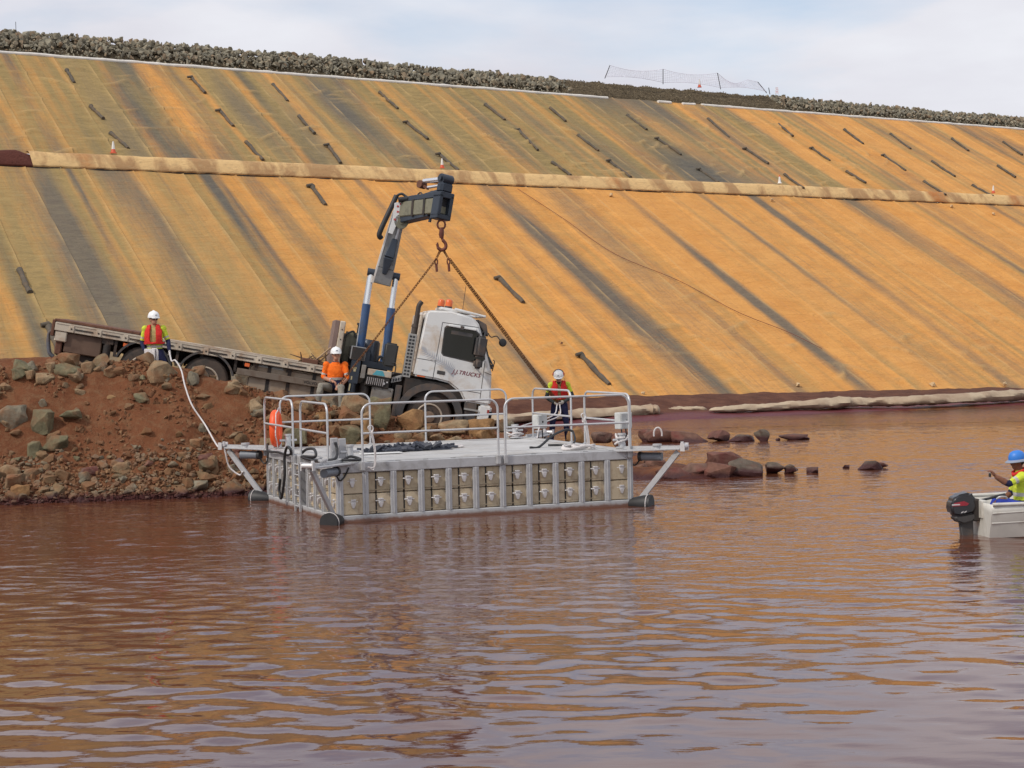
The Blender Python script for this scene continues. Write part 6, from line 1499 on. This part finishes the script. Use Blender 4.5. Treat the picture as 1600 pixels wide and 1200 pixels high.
# --- man on the rocks behind the float, looking down at his hands
g3 = at(873, 576, 43.2); g3.z -= 1.74
J = std(); J.update(pelvis=(0, 0.04, 0.92), waist=(0, 0.03, 1.05), chest=(0.0, -0.04, 1.26), neck=(0.0, -0.09, 1.42), head=(-0.01, -0.15, 1.53), shL=(-0.19, -0.05, 1.36), shR=(0.19, -0.05, 1.36), elL=(-0.30, -0.05, 1.08), wrL=(-0.13, -0.28, 0.96), elR=(0.31, -0.05, 1.09), wrR=(0.10, -0.30, 0.98),
                    handL=(-0.05, -0.33, 0.92), handR=(0.02, -0.35, 0.94), hipL=(-0.09, 0.04, 0.89), hipR=(0.09, 0.04, 0.89), knL=(-0.17, -0.03, 0.48), knR=(0.15, -0.04, 0.48), anL=(-0.20, 0.02, 0.09), anR=(0.17, 0.02, 0.09), toeL=(-0.24, -0.14, 0.035), toeR=(0.20, -0.15, 0.035))
def m3_(bn, t, c):
    if bn.startswith('torso'): z = c[2]; return C_NAVY if z < 0.99 else (C_YEL if abs(c[0]) > 0.05 else C_SAND)
    if bn.startswith('upper'): return C_YEL if t < 0.62 else C_DKGRN
    if bn.startswith('fore'): return C_DKGRN
    if bn.startswith('hand'): return C_GLOVE
    if bn.startswith('foot'): return C_BOOT
    if bn in ('head', 'neck'): return SK_T
    return C_NAVY
man3 = figure('person', g3, J, m3_, 'man in white hard hat and red life vest standing behind the float, looking down', head=(-0.08, -0.95, -0.32), vest=(0.03, 0.16), hands={'L': (0.8, -0.2, -0.2), 'R': (-0.8, -0.2, -0.2)}, glasses=True, hat='muffs', beard=True)
gz = bank_at(g3.x, g3.y)
o = put_rock(Vector((g3.x, g3.y+0.05, gz-0.1)), 1.0, max(0.3, (g3.z-gz)+0.12), 0.8, M_ROCK, (0, 0, 0.2), 'boulder', 0.0, 11, 8); tag(o, 'flat brown boulder under the boots of the man behind the float', 'rock')
o.scale.z = (g3.z-gz+0.14)*0.80/1.0*0.9; o.location.z = gz+(g3.z-gz)*0.5-0.12

# ------------------------------------------------------------------ aluminium boat with outboard, and its helmsman
BT = on_z(1552, 842, 0.0); boat = empty('dinghy', BT, (0, 0, R(6))); tag(boat, 'pale aluminium dinghy with black outboard at the right picture edge', 'boat')
BMx = Matrix.Translation(BT) @ Matrix.Rotation(R(6), 4, 'Z')
M_HULL = pmat('pale_hull', (0.60, 0.58, 0.53), 0.45, 0.1, 0.08, 3, 0.05, 20, (0.36, 0.32, 0.26), 0.25, 2)
def hull_sec(t):      # half breadths at keel, chine, mid, gunwale with heights; the near side is at y = 0
    hb_ = 0.74*(1-max(0, (t-0.35)/0.65)**2.2); zg = 0.50+0.20*t*t; kz = -0.16+0.42*max(0, (t-0.6)/0.4)**2
    return [(0.0, kz), (hb_*0.55, kz+0.06), (hb_*0.84, kz+0.17+0.05*t), (hb_*0.93, 0.22+0.10*t), (hb_*0.98, 0.37+0.14*t), (hb_, zg)]
b = MB(); st_ = np.linspace(0, 1, 22); LB = 3.9; vs = []; ns = 11
for t in st_:
    s_ = hull_sec(t); ring = [(-y, z) for y, z in reversed(s_)]+[(y, z) for y, z in s_[1:]]
    for y, z in ring: vs.append((t*LB, 0.76+y, z))
fs = [(i*ns+j, (i+1)*ns+j, (i+1)*ns+j+1, i*ns+j+1) for i in range(21) for j in range(ns-1)]; fs.append(tuple(range(ns)))
b.add(vs, fs); hull = b.build('hull', M_HULL, boat, smooth=35); sol = hull.modifiers.new('t', 'SOLIDIFY'); sol.thickness = 0.02; sol.offset = -1 if False else 1
for side in (-1, 1):
    for lv in (5, 4, 3):
        b = MB(); pts = []
        for t in st_:
            y, z = hull_sec(t)[lv]; pts.append((t*LB, 0.76+side*(y+0.012), z))
        b.tube(pts, 0.028 if lv == 5 else 0.014, 8); b.build('gunwale' if lv == 5 else 'rubbing_strake', M_HULL, boat, smooth=50)
b = MB(); b.box(0.02, 3.2, 0.2, 1.32, 0.04, 0.07); b.build('floor_board', M_ALU, boat)
for x in (0.45, 1.6, 2.5):
    hb_ = hull_sec(x/LB)[3][0]; b = MB(); b.box(x, x+0.28, 0.76-hb_+0.02, 0.76+hb_-0.02, 0.28, 0.32); b.build('thwart', M_HULL, boat, bevel=0.008)
b = MB(); b.box(-0.035, 0.05, 0.36, 1.16, 0.26, 0.53); b.build('transom_pad', M_HULL, boat, bevel=0.01)
b = MB(); b.tube(spline([(0.08, 0.06, 0.58), (0.12, 0.03, 0.61), (0.2, 0.03, 0.61), (0.24, 0.06, 0.58)]), 0.014, 7); b.build('lifting_handle', M_ALU, boat, smooth=50)
# outboard motor
ob_ = empty('outboard_motor', (-0.11, 0.60, 0.05), (0, R(-6), 0), boat); ob_.scale = (0.88, 0.88, 0.86)
def blob(poly, y0, y1, name, mat, bev):
    b = MB(); b.prism(poly, y0, y1); return b.build(name, mat, ob_, bevel=bev, seg=3, smooth=45)
blob([(-0.34, 0.34), (-0.36, 0.46), (-0.33, 0.60), (-0.22, 0.68), (0.02, 0.70), (0.08, 0.64), (0.10, 0.44), (0.04, 0.33), (-0.2, 0.30)], -0.15, 0.15, 'cowling', pmat('black_cowling', (0.030, 0.030, 0.034), 0.22, 0, 0.1), 0.05)
blob([(-0.28, 0.22), (-0.32, 0.32), (0.06, 0.34), (0.08, 0.24), (0.0, 0.18), (-0.16, 0.16)], -0.125, 0.125, 'lower_cowl', M_DGREY, 0.03)
blob([(-0.20, -0.45), (-0.20, 0.20), (0.04, 0.22), (0.02, 0.0), (-0.03, -0.45)], -0.055, 0.055, 'drive_leg', M_DGREY, 0.02)
b = MB(); b.box(0.02, 0.17, -0.13, 0.13, 0.18, 0.56); b.build('clamp_bracket', M_CHAS, ob_, bevel=0.02)
b = MB(); b.add([(-0.335, -0.156, 0.50), (-0.08, -0.156, 0.48), (-0.04, -0.156, 0.51), (-0.12, -0.156, 0.565), (-0.30, -0.156, 0.555)], [(0, 1, 2, 3, 4)]); b.build('red_flash', pmat('cowl_red', (0.30, 0.02, 0.035), 0.35), ob_)
b = MB(); b.add([(-0.345, -0.157, 0.515), (-0.20, -0.157, 0.505), (-0.20, -0.157, 0.525), (-0.34, -0.157, 0.54)], [(0, 1, 2, 3)]); b.build('silver_stripe', M_LATCH, ob_)
for dx in (0.0, 0.055): b = MB(); b.add([(-0.20+dx, -0.157, 0.36), (-0.155+dx, -0.157, 0.375), (-0.15+dx, -0.157, 0.395), (-0.195+dx, -0.157, 0.38)], [(0, 1, 2, 3)]); b.build('silver_mark', M_LATCH, ob_)
b = MB(); b.cyl((0.04, 0, 0.50), (0.62, -0.05, 0.56), 0.022, 8); b.cyl((0.46, -0.04, 0.545), (0.64, -0.055, 0.562), 0.03, 10); b.build('tiller', M_BLACK, ob_, smooth=40)
# helmsman: seated, turned to the stern, arm stretched out over the motor
g4 = BMx @ Vector((0.70, 0.66, 0.40))
J = dict(pelvis=(0, 0, 0.0), waist=(-0.01, 0, 0.13), chest=(-0.02, 0, 0.36), neck=(-0.03, 0, 0.53), head=(-0.06, 0.0, 0.66), shL=(-0.05, -0.19, 0.46), shR=(-0.02, 0.19, 0.46), elL=(-0.27, -0.27, 0.36), wrL=(-0.47, -0.28, 0.48), handL=(-0.53, -0.28, 0.57), elR=(-0.10, 0.24, 0.18), wrR=(-0.25, 0.12, 0.10), handR=(-0.33, 0.1, 0.08),
         hipL=(0, -0.10, -0.02), hipR=(0, 0.10, -0.02), knL=(-0.40, -0.16, 0.07), knR=(-0.38, 0.17, 0.06), anL=(-0.42, -0.16, -0.26), anR=(-0.42, 0.17, -0.26), toeL=(-0.56, -0.18, -0.31), toeR=(-0.56, 0.19, -0.31))
def m4(bn, t, c):
    if bn.startswith('torso'): z = c[2]; return C_BLUE if z < 0.04 else C_NAVY if z < 0.10 else C_TAPE if 0.16 < z < 0.21 else C_YEL
    if bn.startswith('upper'): return C_TAPE if 0.40 < t < 0.60 else C_YEL if t < 0.84 else C_NAVY
    if bn.startswith('fore'): return C_NAVY if t < 0.12 else SK_D
    if bn.startswith('hand') or bn in ('head', 'neck'): return SK_D
    if bn.startswith('foot'): return C_BOOT
    return C_BLUE
man4 = figure('person', g4, J, m4, 'man in blue brimmed hat and yellow shirt sitting in the dinghy, arm stretched out', sideS=(0, 1, 0), head=(-1, -0.12, -0.12), hat='blue', hands={'L': (-0.8, 0.1, 0.3), 'R': (0, 0, -1)}, skin=SK_D)
q = MB(); q.tube([(-0.10, -0.11, 0.50), (-0.12, 0.0, 0.47), (-0.10, 0.11, 0.50), (0.02, 0.13, 0.55), (0.08, 0, 0.56), (0.02, -0.13, 0.55)], 0.030, 8, closed=True); q.build('vest_collar', C_VEST, man4, smooth=60)
ph = MB(); ph.box(-0.565, -0.535, -0.31, -0.25, 0.47, 0.53); ph.xform(Matrix.Translation(g4)); o = ph.build('kill_cord_toggle', M_BLACK, bevel=0.01); tag(o, 'small black object in the hand of the man in the dinghy', 'small object')

# ================================================================== LIFTING CHAIN, ROPES
M_CHAIN = pmat('rusty_chain', (0.180, 0.070, 0.022), 0.6, 0.3, 0.35, 20); M_HOOKM = pmat('rusty_hook', (0.145, 0.042, 0.026), 0.6, 0.2, 0.3, 8)
sl_ = empty('chain_sling', HOOK); tag(sl_, 'rusty hook and two-legged chain sling hanging from the crane head', 'chain')
b = MB(); b.tube([Vector((0.085*math.cos(t), 0.0, -0.11+0.10*math.sin(t))) for t in np.linspace(0, 6.28, 17)[:-1]], 0.022, 8, closed=True); b.build('ring', M_HOOKM, sl_, smooth=60)
b = MB(); b.tube([(0.0, 0, -0.17), (0.005, 0, -0.24), (-0.005, 0, -0.33), (0, 0, -0.40)], [0.045, 0.052, 0.06, 0.045], 10); b.build('swivel', M_HOOKM, sl_, smooth=60)
b = MB(); b.tube(spline([(0.0, 0, -0.38), (0.03, 0, -0.45), (0.085, 0, -0.53), (0.08, 0, -0.62), (0.0, 0, -0.665), (-0.075, 0, -0.62), (-0.095, 0, -0.54), (-0.085, 0, -0.50)]), [0.030]*8+[0.038]*16+[0.040]*18+[0.030]*8+[0.018]*7, 10); b.build('hook', M_HOOKM, sl_, smooth=60)
def chain(a, c, name, sag=0.02, r=0.0088, L=0.085):
    a = Vector(a); c = Vector(c); d = c-a; n = int(d.length/(L*0.72)); b = MB(); t = d.normalized(); s1 = t.cross(Vector((0, 1, 0))).normalized(); s2 = t.cross(s1)
    for i in range(n):
        u = (i+0.5)/n; p = a.lerp(c, u)-Vector((0, 0, sag*4*u*(1-u))); sd = (s1+s2).normalized() if i % 2 else (s1-s2).normalized()
        b.tube([p+t*(L/2-0.016)*(1 if math.cos(q) > 0 else -1)*1.0+t*0.016*math.cos(q)+sd*0.021*math.sin(q) for q in np.linspace(0.3, 6.28+0.3, 9)[:-1]], r, 4, closed=True)
    return b.build(name, M_CHAIN, sl_)
hk = Vector((0, 0, -0.66)); inv = lambda p: Vector(p)-HOOK
W3 = g3+Vector((-0.06, -0.33, 0.95)); W2 = g2+Vector((0.09, -0.33, 0.02))
def ear(a, name):
    b = MB(); b.tube([a+Vector((0.03*math.cos(t), 0, -0.06+0.07*math.sin(t))) for t in np.linspace(0, 6.28, 11)[:-1]], 0.016, 7, closed=True); b.cyl(a+Vector((0, 0, -0.1)), a+Vector((0.01, 0, -0.28)), 0.028, 7); b.build(name, M_HOOKM, sl_, smooth=60)
jL = Vector((-0.13, 0.0, -0.86)); jR = Vector((0.14, 0.02, -0.86))
for a_, z_ in ((hk+Vector((-0.02, 0, 0)), jL), (hk+Vector((-0.04, 0.03, 0)), jL), (hk+Vector((0.02, 0, 0)), jR), (hk+Vector((0.04, 0.03, 0)), jR)): chain(a_, z_, 'chain_link_leg', 0)
ear(jL, 'shortening_hook'); ear(jR, 'shortening_hook')
chain(jL, inv(W2), 'chain_leg', 0.01); chain(jR, inv(W3), 'chain_leg', 0.02); chain(jR+Vector((0.03, 0, 0)), inv(W3+Vector((0.035, 0.02, 0.02))), 'chain_leg', 0.0)
def rope(pts, r, label, n=10, mat=None):
    b = MB(); b.tube(spline(pts, n), r, 7); o = b.build('rope', mat or M_ROPE, smooth=60); tag(o, label, 'rope'); return o
h1 = g1+Vector((0.36, -0.22, 0.90))
tipB = PM @ (Vector((0.06, L_-0.06, PDK+0.06))+Vector((math.cos(R(135)), math.sin(R(135)), 0))*1.06)
stB = PM @ (Vector((0.06, L_-0.06, 0.55))+Vector((math.cos(R(135)), math.sin(R(135)), 0))*0.60)
def bk(px, py, up=0.16):
    p = on_bank(px, py); return p+Vector((0, -0.12, up))
rope([g1+Vector((0.34, -0.17, 0.93)), h1, h1+Vector((0.06, -0.12, -0.17)), bk(276, 572, 0.12), bk(285, 590), bk(291, 615), bk(302, 645), bk(322, 675), at(340, 697, tipB.y+0.5), tipB, tipB+Vector((0.05, -0.08, -0.12)), tipB+Vector((0.12, -0.05, -0.42)), tipB+Vector((0.32, -0.1, -0.58)), stB+Vector((-0.02, -0.05, -0.0)), stB], 0.017, 'long white mooring rope running down the red bank to the float')
# coil carried by the first man
b = MB(); c0 = g1+Vector((-0.06, -0.26, 1.0)); rng = random.Random(2)
for i in range(17):
    x = -0.09+i*0.0125; l_ = 0.44+rng.uniform(-0.05, 0.03)
    b.tube([c0+Vector((x, 0.03*math.cos(t)-0.02, -l_/2+(l_/2)*math.sin(t)*1.0+0.03*(abs(math.sin(t)) < 0.2))) for t in np.linspace(0, 6.28, 15)[:-1]], 0.013, 6, closed=True)
b.tube(spline([c0+Vector((-0.06, 0, -0.02)), c0+Vector((-0.10, -0.02, -0.2)), c0+Vector((-0.17, -0.05, -0.46)), c0+Vector((-0.20, -0.06, -0.52))]), 0.013, 6)
for x, l_ in ((0.13, 0.34), (0.15, 0.44), (0.165, 0.40)): b.tube(spline([c0+Vector((0.06, 0.0, 0.0)), c0+Vector((x, 0, -0.02)), c0+Vector((x+0.01, 0, -0.15)), c0+Vector((x, 0, -l_))]), 0.013, 6)
o = b.build('rope_coil', M_ROPE, smooth=60); tag(o, 'thick white rope coil hanging from the hand of the man on the bank', 'rope')
# two lines from the man behind the float to its back bollard
e1 = PM @ Vector((W_-0.45, L_-0.30, PDK+0.16)); e2 = PM @ Vector((W_-0.15, L_-0.75, PDK+0.02))
rope([g3+Vector((-0.06, -0.34, 0.93)), g3+Vector((-0.20, -1.6, 0.72)), e1+Vector((0.15, 0.3, 0.08)), e1], 0.014, 'taut white line from the standing man to the back bollard')
rope([g3+Vector((0.0, -0.34, 0.92)), g3+Vector((-0.04, -1.2, 0.70)), e2+Vector((0.1, 0.5, 0.25)), e2], 0.014, 'white line from the standing man down to the deck edge')
pL = on_z(1028, 682, 0.25); b = MB(); b.tube([pL+Vector((0.11*math.cos(t), 0, 0.06+0.18*math.sin(t))) for t in np.linspace(-0.3, 3.44, 14)], 0.024, 7); o = b.build('rope', M_ROPE, smooth=60); tag(o, 'small white rope loop standing on the far row of rocks', 'rope')

# ================================================================== THINGS ON THE DAM
def lumpy(name, paths, rad, mat, n=8, smooth=60):
    b = MB(); b.tube(paths, rad, n); return b.build(name, mat, smooth=smooth)
M_STRIP = pmat('dark_ballast_tube', (0.085, 0.070, 0.052), 0.85, 0, 0.3, 3, 0.3, 20, (0.15, 0.095, 0.05), 0.3, 2)
UPR = {'top': [(104, 112, 116, 131), (300, 124, 320, 147), (427, 134, 449, 160), (593, 146, 620, 171), (758, 165, 788, 189), (859, 170, 884, 191), (980, 182, 1010, 204), (1106, 187, 1139, 216), (1216, 195, 1238, 214), (1319, 204, 1348, 226), (1391, 211, 1422, 234), (1487, 218, 1513, 237), (1567, 223, 1597, 243)],
       'middle': [(142, 168, 161, 187), (344, 176, 364, 199), (467, 183, 490, 210), (636, 194, 668, 219), (811, 206, 840, 236), (903, 213, 935, 237), (1028, 219, 1064, 243), (1165, 235, 1200, 257), (1269, 234, 1296, 252), (1381, 245, 1415, 268), (1455, 253, 1491, 277), (1558, 260, 1586, 278)],
       'bottom': [(173, 210, 200, 234), (384, 224, 411, 252), (513, 230, 533, 257), (687, 244, 716, 268), (862, 255, 892, 276), (953, 254, 985, 279), (1093, 267, 1122, 287), (1225, 274, 1255, 296), (1322, 269, 1352, 287), (1443, 285, 1477, 306), (1519, 291, 1551, 308)]}
ORD = ['first', 'second', 'third', 'fourth', 'fifth', 'sixth', 'seventh', 'eighth', 'ninth', 'tenth', 'eleventh', 'twelfth', 'thirteenth']
def strip(a, c, label, group, P, rad=0.075, head=0.4):
    p = plane_hit(*a, P, DN); q = plane_hit(*c, P, DN); rng = random.Random(int(a[0]))
    b = MB(); pts = []; rr = []
    for u in np.linspace(0, 1, 9):
        x = p.lerp(q, u)+DN*(0.05+0.02*rng.random())+DD*0.07*noise.noise(Vector((a[0]*0.1, u*2.5, 2))); pts.append(x); rr.append(rad*(0.8+0.4*rng.random())*(1.35 if u < 0.12 else 1))
    b.tube(pts, rr, 9)
    if rng.random() < head: b.tube([p-DD*0.28+DN*0.10, p+DN*0.14], [rad*0.7, rad*1.0], 8)
    o = b.build('ballast_tube', M_STRIP, smooth=50); tag(o, label, 'ballast tube', group)
for rw, lst in UPR.items():
    for i, (x0, y0, x1, y1) in enumerate(lst):
        strip((x0, y0), (x1, y1), f'dark ballast tube on the upper slope, {rw} row, {ORD[i]} from the left', 'ballast tubes on the upper slope', PU)
for (x0, y0, x1, y1, lab) in ((30, 424, 46, 460, 'dark curved ballast tube on the lower slope above the truck tail'), (487, 294, 508, 322, 'dark bent ballast tube on the lower slope just below the pale berm'),
                              (780, 438, 817, 475, 'dark ballast tube on the lower slope right of the chain'), (908, 558, 951, 603, 'dark ballast tube low on the slope right of the standing man'), (76, 512, 92, 556, 'dark ballast tube on the lower slope behind the truck tail')):
    strip((x0, y0), (x1, y1), lab, 'ballast tubes on the lower slope', P0, 0.095, 0.8)
# pale lumps and sandbags
M_BAG = pmat('pale_sandbag', (0.58, 0.42, 0.24), 0.9, 0, 0.15, 4, 0.3, 20)
for (px, py, w, lab) in ((954, 308, 9, 'pale sandbag on the lower slope below the berm, above mid picture'), (1206, 315, 8, 'pale sandbag below the berm near the third cone'), (1487, 325, 8, 'pale sandbag below the berm toward the right edge'), (1552, 337, 7, 'pale sandbag nearest the right edge below the berm'),
                         (1247, 605, 10, 'pale sandbag at the foot of the slope, left of the others'), (1456, 605, 12, 'pale sandbag at the foot of the slope, second from the right'), (1570, 604, 11, 'pale sandbag at the foot of the slope nearest the right edge'), (1004, 618, 8, 'pale sandbag at the foot of the slope beside the handrail'), (877, 539, 6, 'small dark clod on the slope above the standing man')):
    p = plane_hit(px, py, P0, DN); o = put_rock(p+DN*0.05, w*mpp(p), w*mpp(p)*0.6, w*mpp(p)*0.7, M_BAG if 'clod' not in lab else M_RUST, None, 'sandbag' if 'clod' not in lab else 'clod', 0.1, 13, int(px)); tag(o, lab, 'sandbag' if 'clod' not in lab else 'clod')
# thin line sagging over the lower slope
pts = [plane_hit(x, y, P0, DN)+DN*0.10 for x, y in ((808, 298), (880, 345), (960, 400), (1060, 442), (1150, 490), (1230, 522), (1283, 548))]
rope(pts, 0.013, 'thin dark red line lying across the lower slope', 8, pmat('red_line', (0.14, 0.04, 0.025), 0.8))
pts = [plane_hit(x, y, P0, DN)+DN*0.10 for x, y in ((812, 535), (905, 553), (1010, 556), (1195, 556))]
# cones on the berm
M_CONE = pmat('cone_red', (0.62, 0.10, 0.04), 0.5, 0, 0.1); M_CONEW = pmat('cone_white', (0.74, 0.72, 0.68), 0.5)
def cone(p, h, label, colr=True, name='traffic_cone'):
    e = empty(name, p); tag(e, label, 'cone', 'cones on the berm')
    b = MB(); b.box(-h*0.25, h*0.25, -h*0.25, h*0.25, 0, h*0.06); b.lathe([(h*0.21, h*0.06), (h*0.15, h*0.34)], 14); b.build('cone_base', M_CONE if colr else M_CONEW, e, smooth=40)
    b = MB(); b.lathe([(h*0.15, h*0.34), (h*0.09, h*0.80)], 14); b.build('white_band', M_CONEW, e, smooth=40)
    b = MB(); b.lathe([(h*0.09, h*0.80), (h*0.05, h)], 14); b.build('cone_tip', M_CONEW if colr else M_CONE, e, smooth=40)
for px, hh, lab, cr_ in ((187, 0.50, 'red and white cone on the berm, far left, below a dark tube', True), (702, 0.46, 'white-topped cone on the berm above the crane head', True), (1230, 0.46, 'white cone on the berm right of centre', False), (1564, 0.46, 'white and red cone on the berm near the right edge', True)):
    s = s_low(px); p = lowp(s, ben_q(s))+BACK*0.55+Vector((0, 0, 0.76)); cone(p, hh, lab, cr_)
# netting fence on the soil mound: stakes, drooping mesh
fe = empty('net_fence', crest_pt(s_up(1000), 1.0)); tag(fe, 'pale plastic net fence drooping between dark stakes on the crest mound', 'fence')
F0 = Vector(fe.location)
M_STAKE = pmat('dark_stake', (0.035, 0.030, 0.030), 0.8); k = NT('pale_net'); P = k.n('ShaderNodeNewGeometry').outputs['Position']
M_NET = pmat('lilac_net', (0.70, 0.68, 0.80), 0.7)
stk = []
for (xb, yb, xt, yt) in ((945, 121, 953, 102), (1036, 130, 1036, 108), (1126, 138, 1121, 114), (1198, 144, 1184, 128), (1203, 146, 1201, 137)):
    s = s_up(xb); base = crest_pt(s, 1.05, 0.10); q = at(xt, yt, base.y); p = at(xb, yb, base.y); p = Vector((p.x, base.y, p.z-0.06)); stk.append((p, q))
    b = MB(); b.tube([p-F0, q-F0], 0.026, 6); b.build('stake', M_STAKE, fe)
for i in range(3):
    (p0, q0), (p1, q1) = stk[i], stk[i+1]; b = MB(); nx, nz = 26, 7; g_ = []
    for a in range(nx+1):
        u = a/nx; top = q0.lerp(q1, u)-Vector((0, 0, (0.22 if i < 2 else 0.30)*4*u*(1-u))); bot = p0.lerp(p1, u)+Vector((0, 0, 0.10+0.14*math.sin(u*3.1))); 
        if i == 2: top = q0.lerp(q1, u)-Vector((0, 0, 0.42*math.sin(min(1, u*1.35)*math.pi)))
        if top.z < bot.z+0.03: top = bot+Vector((0, 0, 0.03))
        g_.append([bot.lerp(top, z/nz)-F0 for z in range(nz+1)])
    for z in range(nz+1): b.tube([c[z] for c in g_], 0.006 if 0 < z < nz else 0.012, 4)
    for c in g_: b.tube(c, 0.0045, 4)
    b.build('net_panel', M_NET, fe)
def at_crest(px, py):
    s = s_up(px); base = crest_pt(s, 1.05, 0.10); p = at(px, py, base.y); return Vector((p.x, base.y, p.z))
cone(at_crest(1093, 136.5), 0.50, 'small red and white cone on the crest behind the net fence')
# far lattice mast and thin pole
tw0 = at_crest(1214, 148); e = empty('lattice_mast', tw0); tag(e, 'tiny red and white lattice mast on the crest right of the fence', 'mast')
for dx in (-0.09, 0.09):
    b = MB(); b.tube([(dx, 0, 0), (dx*0.8, 0, 0.48)], 0.014, 5); b.build('mast_leg', M_CONEW, e)
for z in (0.1, 0.2, 0.3, 0.42): b = MB(); b.box(-0.08, 0.08, -0.01, 0.01, z, z+0.03); b.build('mast_bar', M_CONE, e)
pp = at_crest(25, 52); b = MB(); b.tube([pp-Vector((0, 0, 0.2)), pp+Vector((0, 0, 0.55))], 0.014, 5); o = b.build('thin_pole', M_STAKE); tag(o, 'thin bare pole standing on the crest at far left', 'pole')

# ------------------------------------------------------------------ pale geotextile tubes along the waterline
M_TUBE = pmat('pale_geotextile_tube', (0.43, 0.34, 0.235), 0.85, 0, 0.15, 0.8, 0.8, 5, (0.28, 0.18, 0.12), 0.42, 1.1)
def gtube(pts, rad, label, seed):
    P_ = spline([on_z(x, y, z) for x, y, z in pts], 14); b = MB(); n = 14; vs = []; fs = []
    rs = np.interp(np.linspace(0, 1, len(P_)), np.linspace(0, 1, len(rad)), rad)
    for i, p in enumerate(P_):
        t = (P_[min(i+1, len(P_)-1)]-P_[max(i-1, 0)]); t.z = 0; t.normalize(); a = Vector((-t.y, t.x, 0)); ends = min(1, (min(i, len(P_)-1-i)/2.0)**0.5) if seed != 2 else min(1, (i/2.0)**0.5)
        for j in range(n):
            th = 6.283*j/n; f = 1+0.34*noise.noise(Vector((i*0.22, math.cos(th)*1.2, math.sin(th)*1.2+seed*5)))+0.20*noise.noise(Vector((i*0.9, math.cos(th)*2, math.sin(th)*2+seed)))
            vs.append(p+(a*math.cos(th)*1.7+Vector((0, 0, math.sin(th)*0.85)))*rs[i]*f*max(0.12, ends))
    for i in range(len(P_)-1):
        for j in range(n): fs.append((i*n+j, i*n+(j+1) % n, (i+1)*n+(j+1) % n, (i+1)*n+j))
    fs.append(tuple(reversed(range(n)))); fs.append(tuple((len(P_)-1)*n+j for j in range(n)))
    b.add(vs, fs); o = b.build('geotextile_tube', M_TUBE, smooth=60); tag(o, label, 'geotextile tube', 'tubes along the waterline')
gtube([(700, 660, 0.24), (800, 654, 0.25), (900, 648, 0.26), (1000, 642, 0.28), (1031, 641, 0.28)], [0.18, 0.19, 0.20, 0.22, 0.21], 'smooth pale geotextile tube with a blunt end beside the handrail', 1)
gtube([(1034, 643, 0.18), (1060, 641, 0.20), (1105, 640, 0.20)], [0.10, 0.16, 0.12], 'collapsed piece of pale liner between the two geotextile tubes', 3)
gtube([(1108, 641, 0.22), (1180, 637, 0.24), (1250, 633, 0.27), (1310, 629, 0.30), (1360, 628, 0.28), (1430, 626, 0.30), (1520, 621, 0.32), (1600, 617, 0.32), (1700, 612, 0.32)], [0.11, 0.15, 0.17, 0.24, 0.18, 0.21, 0.23, 0.25, 0.25], 'long wrinkled pale geotextile tube reaching the right picture edge', 2)
